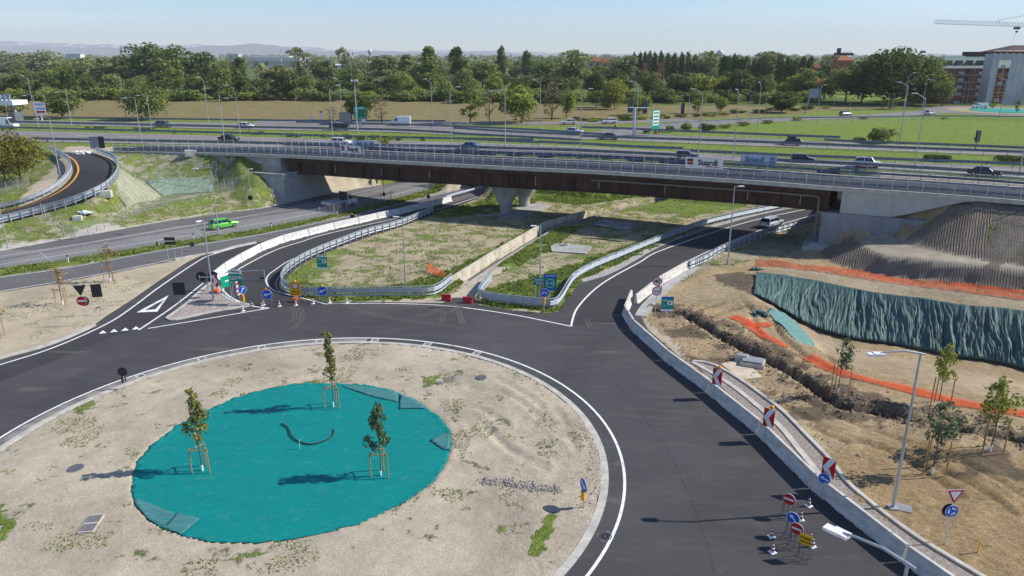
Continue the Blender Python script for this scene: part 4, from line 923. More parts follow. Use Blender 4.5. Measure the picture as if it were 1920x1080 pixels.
NJ = [(-.31, 0), (.31, 0), (.31, .08), (.17, .30), (.10, .95), (.09, 1.0), (-.09, 1.0), (-.10, .95), (-.17, .30), (-.31, .08)]
def jersey(a_, b_, label, m, group, k=0):
    d = b_ - a_; l = d.length - .15; c_ = (a_ + b_) / 2
    t = thing('concrete_barrier', (c_.x, c_.y, 0), math.atan2(d.y, d.x) + random.uniform(-.007, .007), label, 'barrier', group)
    mb = MB(); P = [Vector((-l / 2, 0, 0)), Vector((-l / 2 + .12, 0, 0))] + [Vector((x, 0, 0)) for x in np.linspace(-l / 2 + .4, l / 2 - .4, 4)] + [Vector((l / 2 - .12, 0, 0)), Vector((l / 2, 0, 0))]
    mb.extrude(P, NJ)
    for x in (-l * .28, l * .28): mb.box(x - .3, -.325, .0, x + .3, .325, .07, 1)
    for x in np.arange(-l / 2 + .5, l / 2, .75): mb.box(x - .07, -.33, 0, x + .07, .33, .05, 1)
    mb.build('body', [m, M_black], t)
    mb = MB()
    for s in (-1, 1): mb.tube([Vector((0, s * .135, .62)), Vector((0, s * .15, .62))], .045, 8)
    mb.build('lifting_hole' if m is M_jersey_w else 'reflector', M_black if m is M_jersey_w else M_signwhite, t)
    mb = MB(); mb.tube([Vector((l / 2 - .02, -.05, .82)), Vector((l / 2 + .06, 0, .84)), Vector((l / 2 + .08, .05, .82))], .03, 6); mb.build('coupling', M_galv_d, t)
    return t
def base(u, v, z): p = W(u, v, z); return Vector((p.x, p.y, 0))
wt = [(397, 512), (420, 494), (450, 476), (487, 457), (530, 441), (577, 429), (625, 417), (671, 407), (706, 399), (750, 390), (785, 381), (817, 374), (846, 367)]
wb = [base(u, v, 1.0) for u, v in wt]
GW = 'white barriers between the slip road lanes'
wl_ = ['first white barrier, behind the twin warning lamps at the splitter tip', 'second white barrier from the warning lamps, on the tight bend', 'third white barrier from the warning lamps', 'fourth white barrier from the warning lamps, where the bend opens', 'fifth white barrier from the warning lamps', 'sixth white barrier from the warning lamps', 'seventh white barrier from the warning lamps', 'eighth white barrier from the lamps, last in sunshine before the shadow', 'white barrier entering the viaduct shadow', 'white barrier in full viaduct shadow', 'white barrier just beyond the viaduct shadow, back in sun', 'last white barrier, meeting the steel guardrail under the viaduct']
for i, (p, q) in enumerate(zip(wb[:-1], wb[1:])): jersey(p, q, wl_[i], M_jersey_w, GW)
rt = [(1184, 543), (1172, 573), (1189, 600), (1251.6, 655), (1331.5, 713.5), (1427, 789), (1530.5, 888), (1703, 1022), (1950, 1190)]
rb = [base(u, v, 1.0) for u, v in rt]
GR = 'grey barriers along the right side of the roundabout'
rl = ['short chipped concrete barrier at the upper end of the row, tilted outward', 'second concrete barrier from the upper end of the row, at the bend', 'third concrete barrier from the upper end, long shadow on asphalt', 'concrete barrier below the start of the gravel verge, with a round reflector', 'concrete barrier carrying the uppermost chevron board', 'concrete barrier carrying the middle chevron board', 'concrete barrier beside the blue arrow sign and lowest chevron', 'darker concrete barrier at the bottom right corner']
for i, (p, q) in enumerate(zip(rb[:-1], rb[1:])):
    L_ = (q - p).length
    if L_ > 8:                                                  # long gap holds two modules
        mids = [p, p.lerp(q, .5), q]; jersey(mids[0], mids[1], rl[i], M_jersey, GR); jersey(mids[1], mids[2], 'concrete barrier beside the bottom lamp head, last but one at bottom right' if i == 6 else 'hidden dark concrete barrier past the bottom right corner', M_jersey, GR)
    else: jersey(p, q, rl[i], M_jersey, GR)
ut = [base(u, v, 1.0) for u, v in [(1289, 489), (1240, 516), (1192, 553)]]
jersey(ut[0], ut[1], 'cream concrete barrier at the mouth of the right-hand ramp, farther one', M_jersey, 'cream barriers by the speed limit sign')
jersey(ut[1], ut[2], 'cream concrete barrier beside the speed limit sign, nearer one', M_jersey, 'cream barriers by the speed limit sign')
M_dust = veil('dust_film', (.42, .38, .33), .26, True); M_seam = veil('dark_seam', (.03, .03, .03), .32, True)
mb = MB()
for k, pts in enumerate(([(700, 575), (760, 573), (810, 580), (830, 590), (826, 606)], [(760, 575), (800, 572), (850, 577), (862, 592), (868, 606)], [(835, 574), (815, 583), (800, 589), (780, 590)], [(850, 570), (858, 583), (862, 598), (868, 608)], [(560, 575), (566, 590), (560, 605), (545, 618)], [(545, 573), (552, 590), (548, 603)], [(870, 571), (846, 583), (828, 590)], [(1098, 598), (1103, 607), (1105, 614)], [(650, 575), (700, 590), (770, 603), (850, 612)])):
    for s_ in (-.1, .22): ribbon_mb(mb, offset(resample(smooth(WL(pts, 0), 5), .5), s_), .17, .018)
for (u, v, a, b) in ((1135, 660, 1.3, .25), (1187, 652, .3, .15), (850, 648, .3, .2), (845, 575, 1.8, .5), (880, 668, .8, .2), (400, 655, 2.5, .4), (340, 690, 3.0, .35), (130, 660, 2.6, .3), (1160, 870, .5, .3), (1150, 940, .5, .4), (180, 770, 2, .5), (60, 730, 2, .4)):
    p = W(u, v, .018); n = 14; vs = [Vector((p.x, p.y, .018))] + [Vector((p.x + a * math.cos(2 * math.pi * k / n) * random.uniform(.5, 1.1), p.y + b * math.sin(2 * math.pi * k / n) * random.uniform(.5, 1.1), .018)) for k in range(n)]
    mb.add(vs, [(0, k + 1, (k + 1) % n + 1) for k in range(n)])
struct(fix_up(mb.build('dust_marks', M_dust)))
mb = MB()
for pts in ([(200, 606), (280, 600), (330, 640), (400, 655)], [(958, 690), (1010, 668), (1090, 675), (1125, 664), (1180, 680)], [(1060, 660), (1064, 640), (1078, 618)], [(0, 706), (120, 662), (210, 640), (262, 622)], [(1120, 664), (1140, 700), (1190, 760), (1260, 860), (1320, 1000), (1340, 1080)], [(560, 600), (700, 606), (860, 620), (1000, 645), (1100, 690), (1180, 760)], [(60, 772), (160, 700), (300, 655), (420, 630), (560, 615)]):
    ribbon_mb(mb, resample(smooth(WL(pts, 0), 6), .7), .04, .016)
struct(fix_up(mb.build('paving_seams', M_seam)))
for k, dg in enumerate((58, 72, 86, 100, 114, 128, 142)):
    a = R(dg); c_ = island_c + Vector((math.cos(a), math.sin(a), 0)) * (island_r - .35); t = thing('gutter_inlet', c_ + Vector((0, 0, .0)), a, '%s pale inlet strip from the right in the gutter along the upper island kerb' % ['first', 'second', 'third', 'fourth', 'fifth', 'sixth', 'seventh'][k], 'drain', 'gutter inlets'); mb = MB(); mb.box(-.32, -.35, .0, .34, .35, .016); mb.build('slab', M_kerb, t); mb = MB(); mb.box(-.2, -.2, .016, .2, .2, .02); mb.build('grate', M_iron, t)
mb = MB(); mb.box(-15000, -300, -8, 15000, 14500, 420); hz = mb.build('haze', None if False else M_wire); hz.data.materials.clear()
m_, nt_ = new_mat('haze'); o_ = node(nt_, 'ShaderNodeOutputMaterial'); pv = node(nt_, 'ShaderNodeVolumePrincipled', Density=.000085); pv.inputs['Color'].default_value = (.93, .97, 1.0, 1); pv.inputs['Anisotropy'].default_value = 0
nt_.links.new(pv.outputs[0], o_.inputs['Volume']); hz.data.materials.append(m_); hz['kind'] = 'stuff'; hz.display_type = 'WIRE'

def cloth_mat(name, c, c2, scale, bump, bs, stretch=None, rot=0, alpha=1.0, wires=False):
    m, nt = new_mat(name); l = nt.links.new
    o = node(nt, 'ShaderNodeOutputMaterial'); b = node(nt, 'ShaderNodeBsdfPrincipled', Roughness=.75); l(b.outputs[0], o.inputs[0]); b.inputs['Specular IOR Level'].default_value = .2
    g = node(nt, 'ShaderNodeNewGeometry'); mp = node(nt, 'ShaderNodeMapping'); mp.inputs['Rotation'].default_value = (0, 0, rot); mp.inputs['Scale'].default_value = stretch or (1, 1, 1); l(g.outputs['Position'], mp.inputs[0])
    n = node(nt, 'ShaderNodeTexNoise', Scale=scale, Detail=8, Roughness=.65); l(mp.outputs[0], n.inputs['Vector'])
    r = node(nt, 'ShaderNodeMapRange'); r.inputs[1].default_value = .35; r.inputs[2].default_value = .7; l(n.outputs[0], r.inputs[0])
    x = node(nt, 'ShaderNodeMix', data_type='RGBA'); x.inputs['A'].default_value = c4(c); x.inputs['B'].default_value = c4(c2); l(r.outputs[0], x.inputs['Factor']); col = x.outputs['Result']
    if wires:                                   # seams of the rolls and woven grid
        br = node(nt, 'ShaderNodeTexBrick', Scale=1.0); br.inputs['Color1'].default_value = (1, 1, 1, 1); br.inputs['Color2'].default_value = (.93, .93, .93, 1); br.inputs['Mortar'].default_value = (.62, .62, .62, 1)
        br.inputs['Brick Width'].default_value = .5; br.inputs['Row Height'].default_value = .25; br.inputs['Mortar Size'].default_value = .012; br.offset = 0
        m2 = node(nt, 'ShaderNodeMapping'); m2.inputs['Rotation'].default_value = (0, 0, R(12)); l(g.outputs['Position'], m2.inputs[0]); l(m2.outputs[0], br.inputs['Vector'])
        mm = node(nt, 'ShaderNodeMix', data_type='RGBA', blend_type='MULTIPLY'); mm.inputs['Factor'].default_value = .8; l(col, mm.inputs['A']); l(br.outputs['Color'], mm.inputs['B']); col = mm.outputs['Result']
        n5 = node(nt, 'ShaderNodeTexNoise', Scale=1.7, Detail=9, Roughness=.75); l(g.outputs['Position'], n5.inputs['Vector'])
        r5 = node(nt, 'ShaderNodeMapRange'); r5.inputs[1].default_value = .56; r5.inputs[2].default_value = .74; r5.inputs[4].default_value = .25; l(n5.outputs[0], r5.inputs[0])
        x5 = node(nt, 'ShaderNodeMix', data_type='RGBA'); x5.inputs['B'].default_value = (.30, .36, .30, 1); l(col, x5.inputs['A']); l(r5.outputs[0], x5.inputs['Factor']); col = x5.outputs['Result']
    l(col, b.inputs['Base Color'])
    n2 = node(nt, 'ShaderNodeTexNoise', Scale=bs, Detail=6); l(mp.outputs[0], n2.inputs['Vector'])
    bp = node(nt, 'ShaderNodeBump', Strength=1, Distance=bump); l(n2.outputs[0], bp.inputs['Height']); l(bp.outputs[0], b.inputs['Normal'])
    MATS[name] = m; return m
def draped(name, pl, m, h=.06, step=.45, wr=.05, wdir=12, zf=None, label=None, cat='cover sheet', fringe=0):
    xs = [p[0] for p in pl]; ys = [p[1] for p in pl]
    gx = np.arange(min(xs) - step, max(xs) + step, step); gy = np.arange(min(ys) - step, max(ys) + step, step)
    pts = [Vector((float(x) + random.uniform(-.1, .1) * step, float(y) + random.uniform(-.1, .1) * step)) for x in gx for y in gy]
    A = in_poly(np.array([p.x for p in pts]), np.array([p.y for p in pts]), pl); pts = [p for p, a_ in zip(pts, A) if a_]
    edge = []
    for i in range(len(pl)):
        a_, b_ = Vector(pl[i]), Vector(pl[(i + 1) % len(pl)]); k = max(1, int((b_ - a_).length / (step * .7)))
        for j in range(k): q = a_.lerp(b_, j / k); edge.append(Vector((q.x + random.uniform(-1, 1) * fringe, q.y + random.uniform(-1, 1) * fringe)))
    n0 = len(edge); v, e, f, *_ = delaunay_2d_cdt(edge + pts, [(i, (i + 1) % n0) for i in range(n0)], [], 1, 1e-4)
    c, s = math.cos(R(wdir)), math.sin(R(wdir)); vv = []
    ax = np.array([p.x for p in v]); ay = np.array([p.y for p in v]); w1 = fbm((ax * c + ay * s) * .16, (-ax * s + ay * c) * 1.1, 4, 77)
    w2 = np.maximum(0, 1 - np.abs(vnoise((ax * c + ay * s) * .12 + 5, (-ax * s + ay * c) * .5, 3) - .5) * 22)
    for k, p in enumerate(v): vv.append((p.x, p.y, (zf or ground_z)(p.x, p.y) + h + (w1[k] - .45) * wr * 2 + w2[k] * wr * .9))
    mb = MB(); mb.add(vv, [tuple(t) for t in f]); o = mb.build(name, m, None, True); fix_up(o)
    md = o.modifiers.new('thickness', 'SOLIDIFY'); md.thickness = .012
    return tag(o, label, cat)
M_teal = cloth_mat('teal_mat', (.0, .20, .19), (.0, .225, .21), .25, .09, .9, (1.0, 3.0, 1), R(12), wires=True)
M_teal_d = cloth_mat('teal_mat_grey', (.045, .16, .165), (.07, .22, .22), .8, .05, 1.8, (1, 4, 1), R(-20))
draped('ground_sheet', mat_P, M_teal, .06, .3, .045, label='large round turquoise sheet covering the middle of the roundabout island', fringe=.06)
def patch(px, label, z=.0, h=.10, rot=0): draped('sheet_patch', poly(px, .05), M_teal_d, h, .3, .015, label=label, cat='cover sheet', wdir=rot)
patch([(251, 936), (262, 938), (300, 953), (333, 966), (310, 990), (281, 979), (256, 951)], 'darker overlapping strip at the lower left edge of the round turquoise sheet')
patch([(333, 963), (375, 975), (340, 1004), (306, 992)], 'grey-green square flap folded at the bottom left of the round turquoise sheet', h=.13)
patch([(640, 725), (668, 724), (729, 733), (747, 741), (746, 755), (700, 745)], 'darker wrinkled strip along the top edge of the round turquoise sheet')
patch([(750, 741), (781, 756), (799, 768), (760, 767), (749, 768)], 'small rectangular flap at the upper right of the round turquoise sheet', h=.13)
patch([(806, 827), (842, 809), (845, 848), (828, 843)], 'triangular dark flap on the right edge of the round turquoise sheet', h=.12)
M_mat_l = cloth_mat('slope_mat', (.40, .38, .25), (.13, .18, .13), .55, .12, .9, (1, 3.4, 1), R(-35))
M_mat_l2 = cloth_mat('slope_mat_dark', (.13, .21, .16), (.28, .33, .24), .5, .15, .8, (3.0, 1, 1), R(10))
def poly3(px): return [(p.x, p.y) for p in WL(px)]
draped('slope_mat', poly3([(221, 333, 3.9), (267, 342, 3.1), (303, 370, 1.2), (288, 379, 1.0), (240, 394, .7), (223, 388, 1.2), (184, 369, 3.8)]), M_mat_l, .10, .6, .10, -30, label='straw-streaked green erosion mat on the bank below the curved ramp', cat='erosion mat')
draped('slope_mat', poly3([(273, 341, 3.1), (325, 334, 3.2), (390, 337, 2.8), (400, 347, 2.2), (396, 360, 1.4), (325, 366, 1.1), (305, 369, 1.2)]), M_mat_l2, .10, .6, .10, 60, label='dark green erosion mat in the fenced hollow left of the viaduct abutment', cat='erosion mat')
def curtain(top, bot, nu, nv, m, label, amp, bulge=.35):
    A = resample_n(top, nu); B = resample_n(bot, nu); vs = []
    U = np.arange(nu + 1)
    ph = fbm(U * .055, U * 0 + 3.3, 4, 9); ph2 = fbm(U * .16, U * 0 + 8.1, 4, 19)
    for j in range(nv + 1):
        t = j / nv
        shift = fbm(U * .02 + t * .5, U * 0 + t * 1.1, 3, 29)
        f1 = fbm(U * .055 + shift * 4, U * 0 + t * 1.3, 4, 31); f2 = fbm(U * .17 + shift * 9, U * 0 + t * 3.2, 3, 37); f3 = fbm(U * .42 + shift * 11, U * 0 + t * 9, 3, 39)
        for i in range(nu + 1):
            p = A[i].lerp(B[i], t); env = math.sin(min(1, t * 2.2) * math.pi / 2) * .85 + .15
            d = ((f1[i] - .45) * 1.7 + (f2[i] - .45) * 1.0 + (f3[i] - .45) * .55) * amp * env * (.55 + ph2[i]) + .42 + bulge * max(0, t - .8) * 3 * (ph[i])
            vs.append((p.x - d * .15, p.y - d * .8, p.z + d * .45 + (0.0 if t < 1 else -.1)))
    mb = MB(); mb.add(vs, [(j * (nu + 1) + i, j * (nu + 1) + i + 1, (j + 1) * (nu + 1) + i + 1, (j + 1) * (nu + 1) + i) for j in range(nv) for i in range(nu)])
    o = mb.build('slope_netting', m, None, True); md = o.modifiers.new('thickness', 'SOLIDIFY'); md.thickness = .01
    return tag(o, label, 'netting')
_j = fbm(np.arange(300) * .45, np.arange(300) * 0 + 2.2, 3, 71)
M_net_t = mat('slope_netting', (.042, .092, .085), .65, c2=(.072, .135, .122), scale=1.5, detail=6, bump=.03, bscale=5, spec=.35)
curtain(resample([p + Vector((0, .35 + (_j[i] - .5) * 1.1, .12 + (_j[i] - .5) * .35)) for i, p in enumerate(P_top)], .5), resample([p + Vector((.1, -.45 - (_j[i + 9] - .4) * .9, .12)) for i, p in enumerate(P_bot)], .5), 900, 36, M_net_t, 'dark teal netting hanging in folds down the long cut face of the excavation', .46)
draped('slope_netting', poly3([(1438, 578, 0), (1451, 598, 0), (1482, 627, .05), (1541, 657, .1), (1524, 637, -2.3), (1500, 612, -2.0), (1470, 590, -1.5), (1450, 579, -.7)]),
       cloth_mat('pale_net', (.085, .20, .19), (.14, .27, .25), .8, .06, 1.5, (1, 4, 1), R(60)), .12, .4, .06, -60, label='pale teal netting strip lying on the near bank of the excavation', cat='netting')
def lump(loc, r, m, label, name, cat, n=26, sx=1.0, sz=.6, seed=0):
    bm = bmesh.new(); bmesh.ops.create_icosphere(bm, subdivisions=3, radius=1)
    for v in bm.verts:
        p = v.co; k = 1 + .45 * math.sin(p.x * 5 + seed) * math.cos(p.y * 6 + seed * 2) + .25 * math.sin(p.z * 9 + p.x * 7)
        v.co = Vector((p.x * r * sx * k, p.y * r * k, max(-.05, p.z * r * sz * k)))
    me_ = bpy.data.meshes.new(name); bm.to_mesh(me_); bm.free(); me_.materials.append(m); o = bpy.data.objects.new(name, me_); COL.objects.link(o); o.location = loc
    return tag(o, label, cat)
lump(G(1425, 592), .8, M_net_t, 'crumpled heap of dark teal netting on the sand beside the orange mesh', 'netting_heap', 'netting', seed=1, sx=1.2)
lump(G(1419, 506), .45, M_net_t, 'small crumpled piece of dark netting at the top end of the cut face', 'netting_heap', 'netting', seed=4, sx=1.5)
def orange_mesh(px, hgt, label, lean=.5, post_sp=6.0, flat=False):
    P = [G(*p) for p in px]; P = [Vector((p.x, p.y, ground_z(p.x, p.y))) for p in resample(smooth(P, 4), .35)]
    t = thing('barrier_mesh', P[0], 0, label, 'safety mesh', 'orange safety mesh of the building site'); o0 = P[0]
    nn = normals2(P); vs = []; nv = 5
    hh = fbm(np.arange(len(P)) * .06, np.arange(len(P)) * 0 + hgt, 4, 51)
    for i, p in enumerate(P):
        h_ = hgt * (.55 + .9 * hh[i]);
        for j in range(nv + 1):
            t_ = j / nv; wv = (vnoise(np.array([i * .5]), np.array([j * .8]), 6)[0] - .5) * .16
            if flat: q = p + nn[i] * (t_ - .5) * hgt * (.9 + 1.5 * hh[i]) + Vector((0, 0, .06 + abs(wv) * 1.2)); q.z = ground_z(q.x, q.y) + .06 + abs(wv) * 1.2
            else: q = p + nn[i] * (t_ * h_ * lean + wv) + Vector((0, 0, .02 + t_ * h_))
            vs.append(q - o0)
    mb = MB(); mb.add(vs, [(i * (nv + 1) + j, i * (nv + 1) + j + 1, (i + 1) * (nv + 1) + j + 1, (i + 1) * (nv + 1) + j) for i in range(len(P) - 1) for j in range(nv)])
    mb.build('mesh', M_net_o, t, True)
    if not flat:
        for p, n_ in list(zip(P, nn))[::max(2, int(post_sp / .35))]:
            mb = MB(); mb.tube([Vector((0, 0, -.1)), Vector((0, 0, hgt * 1.15)) + n_ * hgt * lean], .018, 6); mb.build('post', M_iron, t, loc=p - o0)
    return t
orange_mesh([(1416, 500), (1470, 502), (1600, 519), (1700, 534), (1800, 546), (1920, 562), (2100, 590)], .75, 'long orange safety mesh fence above the excavation, at the foot of the raked fill', .5)
orange_mesh([(1374, 594), (1400, 604), (1417, 612), (1445, 608)], .9, 'short orange mesh piece with a raised corner beside the crumpled netting', .6, 3, True)
orange_mesh([(1400, 606), (1430, 628), (1450, 638), (1474, 652)], .75, 'torn orange mesh lying on track-marked sand below the crumpled netting', .5, 3, True)
orange_mesh([(1514, 671), (1545, 688), (1580, 700), (1640, 717), (1700, 730), (1760, 745), (1800, 756), (1860, 768), (1920, 777), (2100, 812)], .95, 'long orange mesh lying between the trench and the near bank of the excavation', .5, 3, True)
orange_mesh([(801, 507), (818, 518), (832, 522)], 1.0, 'orange mesh at the end of the guardrail by the concrete channel', .2, 1.8)

chp = resample(channel_wall, .8); t = thing('channel_wall', (0, 0, 0), 0, 'weathered cream concrete wall along the narrow water channel in the meadow', 'wall')
mb = MB(); mb.extrude(chp, [(.0, -1.0), (.42, -1.0), (.42, .62), (.0, .62)]); mb.build('wall', mat('cream_concrete', (.62, .56, .44), .9, c2=(.38, .33, .25), scale=.9, detail=8, lo=.4, hi=.72, bump=.03, bscale=3), t)
mb = MB(); mb.extrude(resample(offset(channel_wall, -1.75), .8), [(-.15, -1.0), (.15, -1.0), (.15, .08), (-.15, .08)]); mb.build('low_wall', M_conc, t)
mb = MB(); ribbon_mb(mb, resample(channel, 1.2), 1.5, -.75); struct(fix_up(mb.build('water', mat('channel_water', (.05, .045, .03), .12, spec=.5))))
for px, lab in (([(1032, 462), (1042, 457), (1085, 460), (1110, 463), (1098, 476), (1035, 472)], 'pale concrete slab with manhole in the sunny meadow'), ([(1115, 420), (1130, 411), (1175, 417), (1200, 422), (1183, 428), (1165, 428)], 'concrete slab with manhole lying in the viaduct shadow')):
    P = WL(px, .1); cx = sum(P, Vector()) / len(P); t = thing('manhole_slab', (cx.x, cx.y, 0), 0, lab, 'concrete slab', 'manhole slabs in the meadow')
    mb = MB(); mb.prism([(p.x - cx.x, p.y - cx.y) for p in P], Vector((0, 0, -.3)), Vector((1, 0, 0)), Vector((0, 1, 0)), Vector((0, 0, 1)), .48); mb.build('slab', M_conc, t)
    q = (P[0] + P[1]) / 2 - cx; mb = MB(); mb.tube([Vector((q.x + 1.6, q.y - .3, .1)), Vector((q.x + 1.6, q.y - .3, .34))], .62, 20); mb.build('ring', M_kerb, t)
    mb = MB(); mb.tube([Vector((q.x + 1.6, q.y - .3, .3)), Vector((q.x + 1.6, q.y - .3, .355))], .4, 18); mb.build('cover', M_iron, t)
def manhole(u, v, r, lab):
    p = G(u, v); t = thing('manhole_cover', p + Vector((0, 0, .03)), 0, lab, 'manhole cover'); mb = MB(); mb.tube([Vector((0, 0, -.1)), Vector((0, 0, .05))], r, 28); mb.build('cover', M_iron, t)
    mb = MB(); mb.tube([Vector((0, 0, -.1)), Vector((0, 0, .02))], r + .07, 28); mb.build('frame', M_conc_d, t)
manhole(143, 878, .42, 'round iron manhole cover in the soil left of the turquoise sheet'); manhole(903, 708, .38, 'round iron manhole cover in the soil above right of the turquoise sheet')
p = G(171, 983); t = thing('drain_pit', p + Vector((0, 0, .02)), R(8), 'pair of rectangular grey grates in a pale frame on the island soil', 'drain')
mb = MB(); mb.box(-.42, -.82, -.1, .42, .82, .06); mb.build('frame', M_kerb, t)
for y in (-.4, .4):
    mb = MB(); mb.box(-.37, y - .33, .0, .37, y + .33, .075); mb.build('grate', mat('grate', (.20, .18, .18), .8, c2=(.13, .12, .12), scale=8), t)
p = W(1135, 1006, 0); t = thing('road_drain', p + Vector((0, 0, .008)), R(20), 'black cast iron road grate set in the asphalt by the island kerb', 'drain'); mb = MB()
for k in range(8):
    for s in (-1, 1):
        a0 = k * math.pi / 4 + s * .2
        for rr_ in (.12, .22, .32): mb.box(rr_ - .03, -.05, 0, rr_ + .03, .05, .012, 0, Matrix.Rotation(a0, 4, 'Z'))
mb.build('bars', M_black, t); mb = MB(); mb.box(-.4, -.4, -.03, .4, .4, .003); mb.build('frame', M_iron, t)
p = G(1411, 684); t = thing('concrete_chamber', p, R(-24), 'pale precast concrete chamber with slotted grey lid beside the trench', 'concrete box'); mb = MB()
mb.box(-.95, -.75, -.1, .95, .75, .38); mb.build('box', M_kerb, t); mb = MB(); mb.box(-.82, -.62, .38, .82, .62, .5);
for k in range(7): mb.box(-.8 + k * .24, -.66, .40, -.7 + k * .24, -.615, .48, 1)
mb.build('lid', [M_conc_d, M_black], t)
p = G(1391, 675); t = thing('concrete_box', p, R(-24), 'small grey concrete box just left of the slotted chamber', 'concrete box'); mb = MB(); mb.box(-.5, -.4, -.1, .5, .4, .42); mb.build('box', M_kerb, t); mb = MB(); mb.box(-.42, -.33, .42, .42, .33, .5); mb.build('lid', M_conc_d, t)
P = [(1352, 682), (1392, 672), (1430, 707), (1390, 712)]; pl = poly(P, .1); mb = MB(); mb.prism(pl, Vector((0, 0, -.05)), Vector((1, 0, 0)), Vector((0, 1, 0)), Vector((0, 0, 1)), .16)
tag(mb.build('concrete_pad', mat('pad_concrete', (.58, .50, .38), .9, c2=(.42, .34, .24), scale=.7, detail=8)), 'dusty cream concrete pad in front of the slotted chamber', 'concrete pad')
for (u, v, s, lab) in ((185, 391, .9, 'first white concrete block inside the fence below the curved ramp'), (204, 397, 1.1, 'second larger white concrete block inside the fence'), (146, 414, .8, 'white stone block beside the wire gate'), (358, 291, 1.3, 'pale concrete drain head in the grass slope near the viaduct')):
    p = G(u, v); mb = MB(); mb.box(-.75 * s, -.5 * s, -.2, .75 * s, .5 * s, .75 * s); mb.box(-.6 * s, -.52 * s, .1, -.1 * s, -.45 * s, .55 * s); o = mb.build('concrete_block', M_jersey); o.location = p; o.rotation_euler = (0, 0, R(15)); tag(o, lab, 'concrete block')
p = G(160, 411); lump(p, .55, mat('plastic_sack', (.45, .60, .72), .5, c2=(.7, .72, .72), scale=2), 'pale blue plastic sack on the gravel by the wire gate', 'sack', 'sack', seed=2, sx=1.9)
for k, (u, v) in enumerate([(146, 287.5), (152, 287), (158, 287.8), (163, 288.5), (114, 293)]):
    lump(W(u, v, 6.52), .75, M_jersey_w, ['leftmost of the four white bags by the two tall sign backs', 'second of the four white bags by the tall sign backs', 'third of the four white bags by the tall sign backs', 'rightmost of the four white bags by the tall sign backs', 'lone white sack at the inner rail end of the curved ramp'][k], 'sandbag', 'sandbag', seed=k, sx=1.3)
hp = [Vector((p.x, p.y, .16)) for p in smooth(WL([(528, 795), (540, 803), (547, 818), (560, 829), (585, 834), (612, 826), (624, 817), (626, 806)], .1), 5)]
mb = MB(); mb.tube(hp, .045, 8); tag(mb.build('hose', M_hose, None, True), 'black hose lying in a curve on the turquoise sheet', 'hose')
b = W(562, 842, .1); mb = MB(); mb.tube([Vector((0, 0, 0)), Vector((.04, 0, .75))], .025, 6); o = mb.build('peg', mat('pale_green_peg', (.35, .6, .4), .6)); o.location = b; tag(o, 'thin pale green peg standing in the curve of the hose', 'peg')
hp = [G(u, v) + Vector((0, 0, .25)) for u, v in [(1222, 545), (1228, 540), (1240, 542), (1236, 550), (1226, 549), (1222, 543), (1230, 536)]]
mb = MB(); mb.tube(smooth(hp, 6), .06, 8); tag(mb.build('hose', M_hose, None, True), 'coiled black corrugated pipe beside the speed limit sign', 'hose')
hp = [G(u, v) + Vector((0, 0, .08)) for u, v in [(1212, 578), (1221, 571), (1229, 578), (1230, 583)]]
mb = MB(); mb.tube(smooth(hp, 6), .05, 8); tag(mb.build('hose', M_hose, None, True), 'black pipe end arching out of the soil left of the teal sign', 'hose')
def rubble(line_, n, wd, smin, smax, m, label, seed):
    rnd = random.Random(seed); mb = MB()
    for _ in range(n):
        u = rnd.random(); k = u * (len(line_) - 1); i = int(min(k, len(line_) - 2)); a_ = line_[i]; b_ = line_[i + 1]; f_ = k - i
        q = W(a_[0] * (1 - f_) + b_[0] * f_, a_[1] * (1 - f_) + b_[1] * f_, .1); x, y = q.x + rnd.gauss(0, wd), q.y + rnd.gauss(0, wd); s = rnd.uniform(smin, smax) * (1.6 if rnd.random() < .08 else 1)
        M = Matrix.Translation(Vector((x, y, ground_z(x, y) + s * .3))) @ Matrix.Rotation(rnd.random() * 6, 4, 'Z') @ Matrix.Rotation(rnd.random() * 2, 4, 'X')
        vs = [M @ (Vector(c_) * s * rnd.uniform(.75, 1.2)) for c_ in ((1, 0, 0), (-1, 0, .1), (0, .8, 0), (0, -.9, .1), (0, 0, .7), (0, .1, -.7))]
        mb.add(vs, [(0, 2, 4), (2, 1, 4), (1, 3, 4), (3, 0, 4), (2, 0, 5), (1, 2, 5), (3, 1, 5), (0, 3, 5)])
    o = mb.build('rubble', m); o['kind'] = 'stuff'; tag(o, label, 'rubble')
M_rub = mat('rubble', (.42, .38, .34), .95, c2=(.22, .19, .17), scale=3)
rubble([(905, 903), (940, 905), (975, 912), (1010, 917), (1050, 920)], 520, .22, .03, .10, M_rub, 'line of broken stones and rubble on the island soil', 1)
rubble([(816, 722), (838, 715), (855, 712)], 160, .2, .03, .09, M_rub, 'small heap of pale stones right of the turquoise sheet', 2)
rubble([(1098, 780), (1110, 800), (1120, 830), (1122, 870), (1115, 920), (1100, 960)], 260, .45, .02, .07, M_rub, 'scattered pebbles along the inner side of the island kerb', 3)
rubble([(1280, 640), (1320, 665), (1370, 690), (1440, 730), (1520, 800), (1580, 860)], 260, .9, .03, .10, M_rub, 'loose stones on the sandy soil behind the barriers', 4)
rubble([(1240, 580), (1300, 595), (1360, 630), (1430, 668), (1500, 706), (1580, 755), (1700, 780), (1840, 805), (1920, 825)], 1000, 1.1, .05, .17, mat('dark_clods', (.20, .155, .11), 1.0, c2=(.27, .21, .15), scale=2), 'dark soil clods thrown up on both sides of the trench', 5)
rubble([(1690, 448), (1710, 462), (1760, 474)], 300, .6, .05, .18, mat('dark_clods', (.15, .115, .08)), 'crumbled dark clods at the foot of the raked fill', 6)

